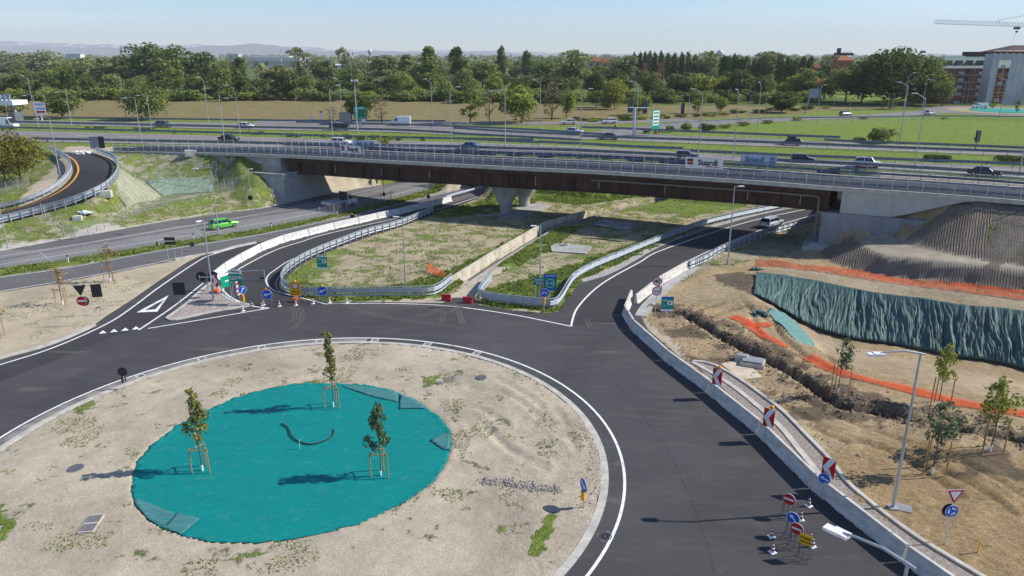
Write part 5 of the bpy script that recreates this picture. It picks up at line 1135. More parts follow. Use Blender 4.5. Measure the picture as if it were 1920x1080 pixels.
def wire_fence(px, z, label, h=1.9, sp=2.6, group='wire fences', struts=True):
    P = smooth([W(p[0], p[1], p[2] if len(p) > 2 else z) for p in px], 3); P = [Vector((p.x, p.y, p.z)) for p in resample(P, 1.2)]
    t = thing('wire_fence', (0, 0, 0), 0, label, 'fence', group)
    mb = MB(); vs = []
    for p in P: vs += [p, p + Vector((0, 0, h * .95))]
    mb.add(vs, [(2 * i, 2 * i + 2, 2 * i + 3, 2 * i + 1) for i in range(len(P) - 1)]); mb.build('netting', M_wire, t)
    posts(P, sp, t, lambda mb: mb.box(-.035, -.035, -.2, .035, .035, h), 'post', M_pole, 100)
    if struts:
        for i in range(8, len(P) - 6, 16):
            d = (P[i + 1] - P[i]).normalized(); mb = MB(); mb.tube([P[i] + Vector((0, 0, h * .85)), P[i] + d * 1.3], .03, 6); mb.build('strut', M_pole, t)
wire_fence([(-100, 516), (25, 500), (125, 487), (225, 471), (309, 456), (377, 445), (464, 434), (496, 428), (560, 415), (630, 401), (690, 386), (752, 370), (805, 355), (845, 346)], 0, 'long wire fence on the grass strip between the two low roads', 1.7, 2.9)
wire_fence([(228, 322, 4.5), (262, 342, 3.2), (320, 338, 3.2), (395, 347, 2.4), (430, 352, 2.3), (455, 345, 2.9), (475, 338, 3.2)], 0, 'wire fence along the top of the drained hollow by the abutment', 1.7, 1.9)
wire_fence([(107, 438, .5), (140, 446, .3)], 0, 'wire gate frame at the end of the gravel track', 1.9, 1.6, struts=False)
wire_fence([(143, 445, .3), (170, 436, .5), (235, 411, .6), (300, 388, 1.1), (350, 376, 1.3), (400, 366, 1.5), (438, 358, 1.8)], 0, 'wire fence on the berm above the low road, left of the abutment', 1.8, 1.9)
wire_fence([(107, 437, .5), (92, 415, 2.0), (80, 404, 2.7)], 0, 'short wire fence climbing from the gate to the curved ramp rail', 1.8, 1.6, struts=False)
wire_fence([(-80, 372, 3.0), (0, 362, 3.2), (30, 357, 3.4), (55, 350, 3.7)], 0, 'wire fence under the yellow-leaved trees inside the ramp curve', 1.8, 1.7)
wire_fence([(1470, 238), (1600, 232), (1760, 226), (1920, 228), (2050, 233)], ZH, 'faint wire fence along the far edge of the bright green field', 1.5, 6, struts=False)
def lamp_proto(kind):
    t = thing('street_lamp', (0, 0, 0), 0, 'x', 'street lamp')
    if kind == 'hwy':                                     # tall, short arm raised at an angle
        h = 11.6; mb = MB(); mb.tube([(0, 0, -.3), (0, 0, h * .5), (0, 0, h)], [.11, .09, .06], 8); mb.box(-.28, -.28, -.25, .28, .28, .12); mb.build('pole', M_pole, t)
        mb = MB(); mb.tube([(0, 0, h - .05), (.7, 0, h + .42), (1.6, 0, h + .85)], [.07, .06, .05], 6); mb.build('arm', M_pole, t)
        mb = MB(); mb.box(1.4, -.19, h + .80, 2.25, .19, h + .93); hd = mb.build('lamp_head', M_signwhite, t)
    elif kind == 'curve':                                 # lower, gently curved horizontal arm
        h = 9.6; mb = MB(); mb.tube([(0, 0, -.3), (0, 0, h * .5), (0, 0, h)], [.10, .08, .055], 8); mb.box(-.25, -.25, -.25, .25, .25, .1); mb.build('pole', M_pole, t)
        mb = MB(); mb.tube([(-.25, 0, h - .06), (0, 0, h - .02), (.8, 0, h + .10), (1.7, 0, h + .02), (2.1, 0, h - .06)], [.05, .06, .055, .05, .045], 8); mb.build('arm', M_pole, t)
        mb = MB(); mb.box(1.9, -.2, h - .16, 2.45, .2, h - .05); mb.box(2.2, -.17, h - .2, 2.75, .17, h - .09); mb.build('lamp_head', M_signwhite, t)
    else:                                                 # short column in the meadow
        h = 8.3; mb = MB(); mb.tube([(0, 0, -.3), (0, 0, h)], [.09, .055], 8); mb.build('pole', M_pole, t)
        mb = MB(); mb.tube([(0, 0, h - .03), (.35, 0, h + .05), (.6, 0, h + .05)], .04, 6); mb.build('arm', M_pole, t)
        mb = MB(); mb.box(.4, -.15, h - .02, 1.0, .15, h + .08); mb.build('lamp_head', M_signwhite, t)
    return t
LP = {k: [lamp_proto(k), False] for k in ('hwy', 'curve', 'low')}
NOM = {'hwy': 12.0, 'curve': 9.6, 'low': 8.3}
def lamp(kind, u, v, z, deg, label, h=None, group='street lamps'):
    p = W(u, v, z) if z else G(u, v); P_, used = LP[kind]; s = (h or NOM[kind]) / NOM[kind]
    o = place(P_, used, p, R(deg), label, (1, 1, s) if abs(s - 1) < .15 else s, group); LP[kind][1] = True; return o
HG = 'tall lamps along the motorway'
for (k, u, v, d, h, lab) in [
    ('hwy', 66, 220, 175, 12, 'tall lamp left of the white billboard, arm to the left, over dark trees'),
    ('curve', 74, 245, 180, 8.8, 'lower lamp just beside the white billboard'),
    ('curve', 136, 244, 180, 9.6, 'lamp right of the white billboard in front of the brown-green tree'),
    ('hwy', 237, 225, 172, 12, 'tall lamp at the left edge of the big round tree'),
    ('curve', 265, 266, 180, 9.6, 'lamp left of the big round tree rising from the nearer guardrail'),
    ('curve', 285, 247, 180, 9.0, 'lamp in front of the big round tree'),
    ('hwy', 391, 229, 170, 12, 'tall lamp on the olive field edge, arm left, right of the round tree'),
    ('hwy', 421, 267, 10, 11.8, 'tall lamp standing behind the black saloon car, arm to the right'),
    ('curve', 452, 267, 180, 9.6, 'lamp to the right of the black saloon, arm to the left'),
    ('curve', 17, 230, 10, 6.5, 'small lamp beside the toll canopy at the left edge'),
    ('hwy', 624.5, 268, 12, 11.8, 'tall lamp above the small white car, arm to the right'),
    ('hwy', 642.5, 232.5, 170, 12, 'tall lamp beside the grey roadside cabinet, arm to the left'),
    ('low', 558, 230, 90, 6.8, 'short plain pole lamp in the olive field right of the two little signs'),
    ('low', 705.5, 230, 90, 6.6, 'short lamp beside the bare shrub left of the white van'),
    ('hwy', 811, 239, 170, 12, 'tall lamp in the field to the right of the white van'),
    ('low', 837, 230, 90, 6.0, 'short lamp among the thin trees right of the white van'),
    ('hwy', 846, 276, 12, 11.8, 'tall lamp left of the airy twin trees, arm to the right'),
    ('curve', 947, 280, 178, 11.7, 'tall lamp before the green tree mid-picture, arm to the left'),
    ('hwy', 1012.5, 241, 172, 12, 'tall lamp between the green tree and the brown leafless tree'),
    ('hwy', 1088, 286, 12, 11.8, 'tall lamp left of the black saloon on the overpass, arm to the right'),
    ('hwy', 1192.5, 251, 168, 12, 'tall lamp against the pair of dark sign backs'),
    ('hwy', 1309, 294, 168, 12, 'tall lamp between the green road sign and the left Suardi banner end'.replace('Suardi ', 'white ')),
    ('hwy', 1375, 298, 90, 12, 'tall lamp with its head seen end-on, behind the hanging banner'),
    ('curve', 1289, 235, 175, 8.0, 'lamp on the pale side road below the rounded olive trees'),
    ('low', 1274.5, 222, 150, 5.6, 'small lamp with a dark panel beside it at the field edge'),
    ('hwy', 1404, 227, 168, 7.5, 'lamp at the bend of the pale side road, arm left'),
    ('hwy', 1418, 257, 90, 12, 'tall lamp at the corner of the bright green field'),
    ('low', 1433, 226, 90, 6.0, 'short lamp in front of the rounded dark shrub'),
    ('hwy', 1532, 222, 15, 9.5, 'lamp next to the leaning road sign at the field edge'),
    ('curve', 1561, 217, 178, 6.5, 'lamp at the right of the leaning road sign, before dark trees'),
    ('low', 1592, 209, 90, 5.4, 'short lamp above the grey car before the dark trees'),
    ('hwy', 1662, 219, 172, 7.0, 'lamp behind the pair of crossing tall lamps, arm left'),
    ('low', 1673, 210, 90, 6.0, 'short lamp just left of the pair of tall lamps'),
    ('hwy', 1686, 271, 168, 12.5, 'left one of the pair of tall lamps in the bright green field'),
    ('hwy', 1692, 219, 12, 12.8, 'right one of the pair of tall lamps, farther back, arm to the right'),
    ('hwy', 1714, 317, 168, 12, 'tall lamp right of the white car on the near carriageway'),
    ('curve', 1727, 216, 0, 11.0, 'far lamp before the dark trees, arm to the right, above the small hatchback'),
    ('curve', 1776, 201, 178, 6.5, 'lamp by the far roundabout, in front of the last dark tree'),
    ('low', 1803, 199, 90, 8.2, 'slim lamp before the brick building, left one'),
    ('low', 1812, 195, 90, 7.8, 'slim lamp before the brick building, right one'),
    ('curve', 1831, 196, 2, 8.6, 'lamp with long arm at the corner of brick building and scaffolding'),
    ('low', 1839, 196, 90, 5.6, 'short lamp in front of the scaffolding, beside the white far van'),
    ('hwy', 1872.5, 222, 168, 11.6, 'tall lamp before the far roundabout, arm left, against the scaffolding'),
    ('hwy', 1910, 330, 60, 12, 'tall lamp at the right edge of the picture by the motorway'),
    ('curve', 1657, 320, 178, 3.2, 'thin low lamp right above the white car on the near carriageway')]:
    lamp(k, u, v, ZH, d, lab, h, HG)
for (k, u, v, d, h, lab) in [
    ('curve', 113, 332, 180, 10.0, 'pole lamp rising through the yellow-leaved tree inside the curved ramp'),
    ('curve', 15, 465, 180, 8.0, 'pole lamp at the left edge beside the low road'),
    ('curve', 410, 437, 178, 9.6, 'lamp in front of the bright green car, arm to the left'),
    ('curve', 473, 397, 90, 7.0, 'slim pole on the kerb carrying a round black sign back, left of the abutment'),
    ('low', 401, 567, 250, 8.9, 'tall lamp on the pebble splitter island'),
    ('low', 721, 384, 90, 5.2, 'grey pole under the viaduct left of the pier, with a small triangle'),
    ('low', 761, 547, 180, 8.4, 'lamp standing in the dry meadow behind the S-shaped guardrail'),
    ('low', 1012, 571, 178, 8.4, 'lamp behind the green direction signs, in front of the concrete slab'),
    ('low', 1364, 496, 5, 9.8, 'lamp on the verge between the right-hand ramp and the orange mesh'),
    ('curve', 1673.5, 953, 176, 9.7, 'large lamp on the sand at right, casting a long shadow on the road')]:
    lamp(k, u, v, None, d, lab, h)
_t = W(1702, 1056, 9.6); _h = W(1548, 990, 9.4); lamp('curve', 0, 0, 1, math.degrees(math.atan2(_h.y - _t.y, _h.x - _t.x)), 'white lamp head on a long arm at bottom right, column leaving the frame', 9.6).location = (_t.x, _t.y, 0)
p = W(671, 260, ZH); t = thing('camera_mast', p, 0, 'tall grey mast with cameras on top, to the left of the green information board', 'mast'); mb = MB(); mb.tube([(0, 0, -.2), (0, 0, 12.6)], [.2, .11], 8); mb.build('pole', M_pole, t)
mb = MB(); mb.box(-.9, -.4, 12.6, .9, .4, 12.75); mb.box(-.9, -.4, 13.4, -.85, .4, 13.45); mb.tube([(-.5, 0, 12.7), (-.5, 0, 16.2)], .05, 6); mb.tube([(-.85, 0, 12.7), (-.85, 0, 13.5)], .03, 5); mb.tube([(.85, 0, 12.7), (.85, 0, 13.5)], .03, 5); mb.build('platform', M_galv_d, t)
for x in (-.6, .2, .7):
    mb = MB(); mb.box(x - .15, -.5, 12.8, x + .15, .1, 13.15); mb.build('camera', M_signwhite, t)
mb = MB(); mb.tube([(0, 0, 10.3), (-1.2, 0, 10.45), (-2.2, 0, 10.35)], .05, 6); mb.build('arm', M_pole, t); mb = MB(); mb.box(-2.9, -.15, 10.25, -2.1, .15, 10.37); mb.build('lamp_head', M_signwhite, t)

XA, ZA, YA = Vector((1, 0, 0)), Vector((0, 0, 1)), Vector((0, -1, 0))
def circle_poly(r, n=28, cx=0, cy=0): return [(cx + r * math.cos(2 * math.pi * k / n), cy + r * math.sin(2 * math.pi * k / n)) for k in range(n)]
def arrow_poly(L_=.62, w=.12, hw=.3, ang=0, cx=0, cy=0):
    pts = [(-L_ / 2, -w / 2), (L_ / 2 - hw * .75, -w / 2), (L_ / 2 - hw * .75, -hw / 2), (L_ / 2, 0), (L_ / 2 - hw * .75, hw / 2), (L_ / 2 - hw * .75, w / 2), (-L_ / 2, w / 2)]
    c, s = math.cos(ang), math.sin(ang); return [(cx + x * c - y * s, cy + x * s + y * c) for x, y in pts]
SM = [M_signwhite, M_signred, M_signblue, M_signgreen, M_signteal, M_signyellow, M_signink, M_signback]
WH, RD, BL, GN, TL, YL, BK, BA = range(8)
def board(t, pl, front, zc, back=BA, x=0.0, th=.02, y=0.0, name='board'):
    """sheet with a front colour and a dark back; returns its mesh builder for the symbols"""
    mb = MB(); mb.prism(pl, Vector((x, y, zc)), XA, ZA, YA, th, front); mb.prism([(a * .998, b * .998) for a, b in pl], Vector((x, y + .001, zc)), XA, ZA, -YA, .02, back); return mb
def sym(mb, pl, c, zc, lift=.004, x=0.0, y=0.0): mb.prism(pl, Vector((x, y - .02, zc)), XA, ZA, YA, lift, c)
def rect(w, h, cx=0, cy=0): return [(cx - w / 2, cy - h / 2), (cx + w / 2, cy - h / 2), (cx + w / 2, cy + h / 2), (cx - w / 2, cy + h / 2)]
def ring_sym(mb, r0, r1, c, zc, lift, x=0.0, n=32):
    vs = []
    for k in range(n): a = 2 * math.pi * k / n; vs += [Vector((x + r0 * math.cos(a), -.02 - lift, zc + r0 * math.sin(a))), Vector((x + r1 * math.cos(a), -.02 - lift, zc + r1 * math.sin(a)))]
    mb.add(vs, [(2 * k, 2 * k + 1, (2 * k + 3) % (2 * n), (2 * k + 2) % (2 * n)) for k in range(n)], c)
def txt(mb, s, size, c, x, z, lift=.008, bold=.02, y=0.0):
    if s not in ('A 51', '40', 'SVINCOLO', 'CHIUSO'):        # lettering too small to read in the photo: rows of dashes
        n = len(s); w_ = size * .62 * n; x0 = x - w_ / 2; k = 0
        while k < n:
            q = min(n - k, 2 + (k * 7 + n) % 3); mb.prism(rect(size * .62 * q - size * .16, size * .5, x0 + size * .62 * (k + q / 2) - x, 0), Vector((x, y - .02, z)), XA, ZA, YA, lift, c); k += q
        return
    text_poly(mb, s, size, Vector((x, y - .02 - lift, z)), XA, ZA, YA, c, bold)
def pole(t, h, x=0.0, r=.032, y=.04): mb = MB(); mb.tube([(x, y, -.2), (x, y, h)], r, 8); mb.build('pole', M_galv, t)
def sign(u, v, yaw, label, cat='road sign', z=None, name='road_sign', group=None):
    p = W(u, v, z) if z else G(u, v); return thing(name, p, R(yaw), label, cat, group)
def yellow_post(t, x=0, z0=.5, z1=1.1):
    mb = MB(); mb.tube([(x, -.02, z0), (x, -.02, z1)], .13, 12); mb.build('marker_cylinder', M_yplastic, t)
def disc_arrow(t, zc, r, ang, x=0, name='disc'):
    mb = board(t, circle_poly(r), WH, zc, x=x); sym(mb, circle_poly(r * .93), BL, zc, .004, x); sym(mb, arrow_poly(r * 1.45, r * .24, r * .72, ang), WH, zc, .008, x); return mb.build(name, SM, t)
def no_entry(t, zc, r, bar_ang=0, x=0):
    mb = board(t, circle_poly(r), WH, zc, x=x); sym(mb, circle_poly(r * .95), RD, zc, .004, x); c, s = math.cos(bar_ang), math.sin(bar_ang)
    sym(mb, [(a * c - b * s, a * s + b * c) for a, b in rect(r * 1.5, r * .34)], WH, zc, .008, x); return mb.build('disc', SM, t)
t = sign(162, 611, 8, 'round no-entry sign under a black triangular sign back, on the left field'); pole(t, 4.0); no_entry(t, 2.55, .48)
mb = board(t, circle_poly(.5), BA, 2.5, x=.12, y=.09); mb.build('rear_disc', SM, t); mb = board(t, [(-.6, .5), (0, -.55), (.6, .5)], BA, 3.6, y=.02); mb.build('triangle', SM, t)
t = sign(189, 591, 12, 'dark rectangular sign back on a leaning pole, right of the no-entry sign'); pole(t, 3.1); board(t, rect(.95, 1.35), BA, 2.6).build('board', SM, t)
t = sign(342, 586, 8, 'dark rectangular sign back at the lower edge of the pebble splitter island'); pole(t, 3.1); board(t, rect(1.15, 1.3), BA, 2.55).build('board', SM, t)
t = sign(391, 547, 0, 'pair of big black round warning lamps on a steel frame, seen from behind', 'warning lamps', name='warning_lamps'); mb = MB(); mb.tube([(0, 0, 0), (0, 0, 1.7)], .05, 6); mb.tube([(-.8, 0, 1.7), (.9, 0, 1.7)], .05, 6); mb.tube([(-.8, 0, 1.3), (-.8, 0, 1.9)], .04, 6); mb.tube([(.9, 0, 1.3), (.9, 0, 2.0)], .04, 6); mb.build('frame', M_galv, t)
for x in (-.62, .72):
    mb = MB(); mb.tube([(x, .05, 1.75), (x, .12, 1.75), (x, .3, 1.75)], [.58, .58, .5], 26); mb.build('lamp', M_signback, t)
def chevron(t, zc, w, h, x=0, flip=False, roll=0, arrow=-1):
    mb = board(t, rect(w, h), RD, zc, x=x); s = arrow; k = w * .30
    pl = [(s * w * .5, 0), (s * (w * .5 - k * 1.0), 0)]
    a_ = [(s * w * .46, 0), (-s * w * .02, h * .5), (-s * w * .5, h * .5), (s * (w * .46 - w * .46), 0), (-s * w * .5, -h * .5), (-s * w * .02, -h * .5)]
    sym(mb, a_, WH, zc, .004, x); return mb.build('board', SM, t)
t = sign(405, 552, -6, 'red-white chevron board on a trailer at the tip of the white barriers', 'chevron sign'); chevron(t, 1.55, .85, 1.3, arrow=1); mb = MB(); mb.box(-.6, -.35, .12, .6, .35, .3); mb.tube([(-.2, 0, .2), (-.2, .05, 2.0)], .04, 6); mb.tube([(.2, 0, .2), (.2, .05, 2.0)], .04, 6); mb.build('frame', M_galv_d, t)
mb = MB(); mb.box(-.32, -.3, .3, .36, .25, .58); mb.build('battery_box', M_oplastic, t)
for x in (-.6, .6): mb = MB(); mb.tube([(x, .0 - .06, .16), (x, .06, .16)], .17, 12); mb.build('wheel', M_tyre, t)
t = sign(430, 567, 62, 'narrow green direction sign seen at a sharp angle, left of the wider green one'); pole(t, 3.1, -.4); pole(t, 3.1, .4); mb = board(t, rect(1.5, 1.5), GN, 2.5); sym(mb, rect(1.5, .25, 0, .62), WH, 2.5); txt(mb, 'A51', .3, WH, 0, 2.4); mb.build('board', SM, t)
t = sign(447, 572, -14, 'wide green direction sign with white lettering on two poles, splitter island'); pole(t, 3.2, -.5); pole(t, 3.2, .62); mb = board(t, rect(1.55, 1.35), GN, 2.75); sym(mb, rect(1.5, .04, 0, .2), WH, 2.75)
txt(mb, 'AREOPORTO', .2, WH, -.2, 3.1); txt(mb, 'LINATE', .2, WH, -.3, 2.82); txt(mb, 'MILANO', .2, WH, -.3, 2.48); txt(mb, 'CENTRO', .2, WH, -.3, 2.25); sym(mb, circle_poly(.13, 16, .55, .35), WH, 2.75, .006); mb.build('board', SM, t)
mb = board(t, rect(1.45, .42, .05, 0), WH, 3.66); txt(mb, 'OSPEDALE', .2, BK, .05, 3.66); mb.build('upper_board', SM, t)
t = sign(419, 560, 60, 'small red and white sign edge-on between the two green direction signs'); pole(t, 2.9); board(t, circle_poly(.45), WH, 2.6).build('disc', SM, t)
t = sign(452, 573, 55, 'narrow red and white striped marker seen edge-on beside the green signs', 'marker sign'); pole(t, 2.6); mb = board(t, rect(.65, 1.5), WH, 1.95)
for k in range(3): sym(mb, [(-.32, -.7 + k * .5), (.32, -.4 + k * .5), (.32, -.15 + k * .5), (-.32, -.45 + k * .5)], RD, 1.95)
mb.build('board', SM, t)
t = sign(458, 575, 28, 'round blue arrow sign above a yellow cylinder at the splitter island point'); pole(t, 2.2); disc_arrow(t, 1.85, .42, R(60)); yellow_post(t, 0, .55, 1.3)
p = W(455, 528, 0); q = W(497, 527, 0); t = thing('road_gate', q, math.atan2(q.y - p.y, q.x - p.x), 'open tubular steel swing gate across the slip road', 'gate'); l_ = (q - p).length; mb = MB()
mb.tube([(0, 0, 0), (0, 0, 1.35)], .05, 6); mb.tube([(0, 0, 1.3), (-l_, 0, 1.25)], .035, 6); mb.tube([(0, 0, .35), (-l_, 0, .3)], .035, 6); mb.tube([(-l_, 0, 0), (-l_, 0, 1.3)], .04, 6); mb.build('frame', M_galv, t); mb = MB(); mb.box(-.5, -.15, .28, -.05, .15, .45); mb.build('counterweight', M_black, t)
def aframe(t, h, w=.6, m=M_galv_d):
    mb = MB()
    for x in (-w / 2, w / 2): mb.tube([(x, -.25, 0), (x * .8, .02, h)], .018, 5); mb.tube([(x, .35, 0), (x * .8, .05, h * .9)], .018, 5)
    mb.tube([(-w * .47, -.18, h * .28), (w * .47, -.18, h * .28)], .016, 5); mb.tube([(-w * .47, .25, h * .28), (w * .47, .25, h * .28)], .016, 5); mb.tube([(0, -.2, h * .1), (0, .02, h)], .016, 5); mb.build('stand', m, t)
def beacon(t, x, z, m=M_oplastic):
    mb = MB(); mb.tube([(x, .02, z), (x, .02, z + .16), (x, .02, z + .22)], [.12, .12, .05], 12); mb.build('beacon', m, t)
t = sign(503, 574, -4, 'blue left-arrow disc with orange beacon closing the slip road, left one', group='blue closure arrows'); aframe(t, 1.2, .95); disc_arrow(t, 1.28, .55, R(195)); beacon(t, -.12, 1.78)
t = sign(606, 567, 4, 'large blue left-arrow disc with yellow beacon in front of the guardrail, right one', group='blue closure arrows'); aframe(t, 1.2, .8); disc_arrow(t, 1.28, .55, R(200)); beacon(t, -.03, 1.76, M_yplastic)
t = sign(556, 566, -2, 'tall yellow closure board with a red-rimmed round sign and beacon, in the slip road mouth'); mb = board(t, rect(1.15, 1.55), YL, 1.45); sym(mb, circle_poly(.36, 28, 0, .33), WH, 1.45, .004); ring_sym(mb, .27, .36, RD, 1.78, .008); txt(mb, 'SVINCOLO', .2, BK, 0, 1.14, bold=.02); txt(mb, 'CHIUSO', .22, BK, 0, .87, bold=.02); mb.build('board', SM, t); aframe(t, .8, .8); beacon(t, 0, 2.22, M_yplastic)
mb = MB(); mb.box(-.22, -.5, .3, .22, -.12, .55); mb.build('battery_box', M_oplastic, t)
def cone_proto(hot):
    t = thing('traffic_cone', (0, 0, 0), 0, 'x', 'traffic cone'); mb = MB(); mb.box(-.16, -.16, 0, .16, .16, .03, 0); bands = [(0.03, .13), (.12, .108), (.21, .087), (.30, .067), (.39, .048), (.48, .03)]
    for i in range(5): mb.tube([(0, 0, bands[i][0]), (0, 0, bands[i + 1][0])], [bands[i][1], bands[i + 1][1]], 12, i % 2)
    mb.tube([(0, 0, .48), (0, 0, .54)], [.03, .026], 10, 1); mb.build('cone', [M_signwhite if not hot else M_signwhite, hot], t); return t
cp = cone_proto(mat('cone_red', (.28, .03, .02), .5)); cp2 = cone_proto(mat('cone_orange', (.70, .10, .02), .5))
cn = [(473, 575, 1, 'cone lying near the point of the splitter island, left one'), (455.5, 584.5, 1, 'striped cone on the white line below the splitter island'), (491, 579.5, 1, 'striped cone left of the blue arrow stand, on the line tip'), (494, 573.5, 1, 'striped cone directly behind the line tip, next to the blue arrow stand'), (524, 575.5, 1, 'striped cone between blue arrow disc and yellow board'), (555, 574, 1, 'striped cone in front of the yellow closure board'), (587, 571, 1, 'striped cone right of the yellow closure board'), (618, 568.5, 2, 'orange-red cone just right of the right blue arrow disc'), (650, 569, 1, 'striped cone alone at the right end of the closure row'),
      (1516, 951, 1, 'striped cone at the edge of the barrier shadow, uppermost of the lower group'), (1501, 977, 1, 'striped cone right of the no-entry disc, on the lamp shadow'), (1446, 1009, 1, 'striped cone left of the blue arrow disc, upper of two'), (1448, 1038, 1, 'striped cone lower left of the sign cluster'), (1519, 1018, 1, 'striped cone right of the yellow rhombus, upper of the touching pair'), (1522.5, 1027, 1, 'striped cone right of the yellow rhombus, lower of the touching pair')]
uc = {1: False, 2: False}
for u, v, k, lab in cn:
    near_ = v > 900
    o = place(cp if k == 1 else cp2, uc[k], G(u, v), random.random(), lab, 1.22 if not near_ else 1.1, 'striped traffic cones'); uc[k] = True; o.location.z = .012
def info(t, zc, w=1.05, h=1.5, teal=False):
    mb = board(t, rect(w, h), TL if teal else GN, zc); sym(mb, rect(w, h * .12, 0, h * .44), WH if not teal else BL, zc, .004); sym(mb, rect(w, h * .13, 0, -h * .435), WH, zc, .004)
    sym(mb, rect(w * .42, h * .3, w * .22, h * .08), WH, zc, .006); txt(mb, 'A51', .2, WH, -w * .2, zc + h * .25, bold=.02); txt(mb, 'km', .16, WH, -w * .25, zc - h * .12, bold=.02); sym(mb, rect(w * .12, h * .18, w * .2, h * .08), BK, zc, .009); mb.build('board', SM, t)
t = sign(607, 531, -4, 'green and white information sign on one pole in the meadow, left of the lamp'); pole(t, 3.2); info(t, 2.5, 1.15, 1.6)
t = sign(1248, 617, -2, 'teal and white information sign on one pole by the trench'); pole(t, 3.2); info(t, 2.55, 1.15, 1.45, True)
t = sign(1004, 570, -4, 'low wide teal direction sign with two white lines, left of the A 51 sign'); pole(t, 2.8); pole(t, 2.8, 1.2); mb = board(t, rect(1.65, .8, .6, 0), TL, 2.5); sym(mb, rect(1.6, .03, .6, 0), WH, 2.5)
txt(mb, 'TANG. EST', .24, WH, .55, 2.68); txt(mb, 'MILANO', .24, WH, .5, 2.3); mb.build('board', SM, t)
t = sign(1031, 571, -3, 'square teal motorway number sign reading A 51 with pale bands above and below'); pole(t, 3.3); mb = board(t, rect(1.35, 1.75), TL, 2.45); sym(mb, rect(1.35, .36, 0, .7), BL, 2.45, .004); txt(mb, 'TANGENZIALE', .15, WH, 0, 3.15); sym(mb, rect(1.35, .2, 0, -.77), BL, 2.45, .004); ring_sym(mb, .42, .47, WH, 2.35, .006); txt(mb, 'A 51', .36, WH, 0, 2.35, bold=.03); mb.build('board', SM, t)
t = sign(1020, 586, 0, 'round blue sign with two diverging white arrows above a yellow cylinder'); pole(t, 2.4); mb = board(t, circle_poly(.46), WH, 2.1); sym(mb, circle_poly(.43), BL, 2.1, .004); sym(mb, arrow_poly(.42, .1, .26, R(235), -.15, .0), WH, 2.1, .008); sym(mb, arrow_poly(.42, .1, .26, R(-55), .15, .0), WH, 2.1, .008); mb.build('disc', SM, t); yellow_post(t, 0, .85, 1.6)
for (u, v, yw, lab) in ((837, 564, -8, 'red water-filled plastic barrier at the end of the S-shaped guardrail, left one'), (877, 569, -14, 'red water-filled plastic barrier by the dirt track mouth, right one')):
    p = G(u, v); t = thing('plastic_barrier', p, R(yw), lab, 'plastic barrier', 'red plastic barriers'); mb = MB(); mb.extrude([Vector((-.5, 0, 0)), Vector((.5, 0, 0))], [(-.24, 0), (.24, 0), (.22, .25), (.12, .38), (.10, .72), (-.10, .72), (-.12, .38), (-.22, .25)])
    mb.build('body', M_rplastic, t); mb = MB(); mb.tube([(.2, 0, .72), (.2, 0, .76)], .06, 10); mb.build('cap', M_black, t); mb = MB()
    for x in (-.3, .3): mb.box(x - .1, -.25, .0, x + .1, -.235, .1)
    mb.build('slot', M_black, t)
t = sign(1229, 600, -6, 'round white 40 speed limit sign with red rim, above a second round restriction sign'); t.location = G(1228, 600); pole(t, 4.35)
mb = board(t, circle_poly(.47), WH, 4.25 - .25); ring_sym(mb, .37, .465, RD, 4.0, .004); txt(mb, '40', .56, BK, 0, 4.0, bold=.03); mb.build('upper_disc', SM, t)
mb = board(t, circle_poly(.47), WH, 3.02); ring_sym(mb, .37, .465, RD, 3.02, .004); sym(mb, rect(.2, .12, -.13, 0), RD, 3.02, .006); sym(mb, rect(.2, .12, .14, -.02), BK, 3.02, .006); mb.build('lower_disc', SM, t)
for i, (u, v, lab) in enumerate(((1343, 727, 'uppermost chevron board with orange lamp on the concrete barriers'), (1439, 806, 'middle chevron board with orange lamp on the concrete barriers'), (1550, 903, 'lowest and largest-looking chevron board on the concrete barriers'))):
    p = W(u, v, .9); t = thing('chevron_sign', (p.x, p.y, 0), R(-42), lab, 'chevron sign', 'chevron boards on the barriers'); chevron(t, 1.8, .74, 1.32, arrow=-1)
    mb = MB(); mb.tube([(-.15, .05, .3), (-.15, .05, 2.3)], .025, 6); mb.tube([(.15, .05, .3), (.15, .05, 2.3)], .025, 6); mb.build('bracket', M_galv, t)
    if i < 2: mb = MB(); mb.tube([(.12, .05, 2.3), (.12, .05, 2.55)], .03, 6); mb.build('lamp_stem', M_oplastic, t); mb = MB(); mb.tube([(.12, -.06, 2.62), (.12, .12, 2.62)], .12, 14); mb.build('lamp', mat('amber', (.95, .30, .01), .3), t)
def stand_sign(u, v, yaw, lab, kind, lift=1.25):
    t = sign(u, v, yaw, lab, group='signs on folding stands'); aframe(t, 1.15, .62, M_iron if kind != 'arrowL' else M_galv)
    t.rotation_euler[2] = R(-40)
    if kind == 'no': no_entry(t, lift, .36)
    elif kind == 'arrowU': disc_arrow(t, lift, .36, R(135))
    elif kind == 'arrowL': disc_arrow(t, lift, .36, R(165))
    elif kind == 'diamond': mb = board(t, rect(.62, .62), YL, lift); txt(mb, 'LAVORI', .15, BK, 0, lift + .1, bold=.03); txt(mb, 'IN CORSO', .12, BK, 0, lift - .12, bold=.03); mb.build('board', SM, t)
    return t
stand_sign(1541, 932, 6, 'blue arrow disc on a folding stand, leaning against the concrete barrier', 'arrowL')
stand_sign(1475, 972, 4, 'red no-entry disc on a folding stand, farthest of the two', 'no'); stand_sign(1482, 1008, -6, 'blue arrow disc on a folding stand, between the two no-entry discs', 'arrowU')
stand_sign(1489, 1029, 4, 'red no-entry disc on a folding stand, nearest and overlapping the blue one', 'no'); stand_sign(1505, 1052, 0, 'yellow rhombus board on a folding stand, nearest of the cluster', 'diamond', 1.3)
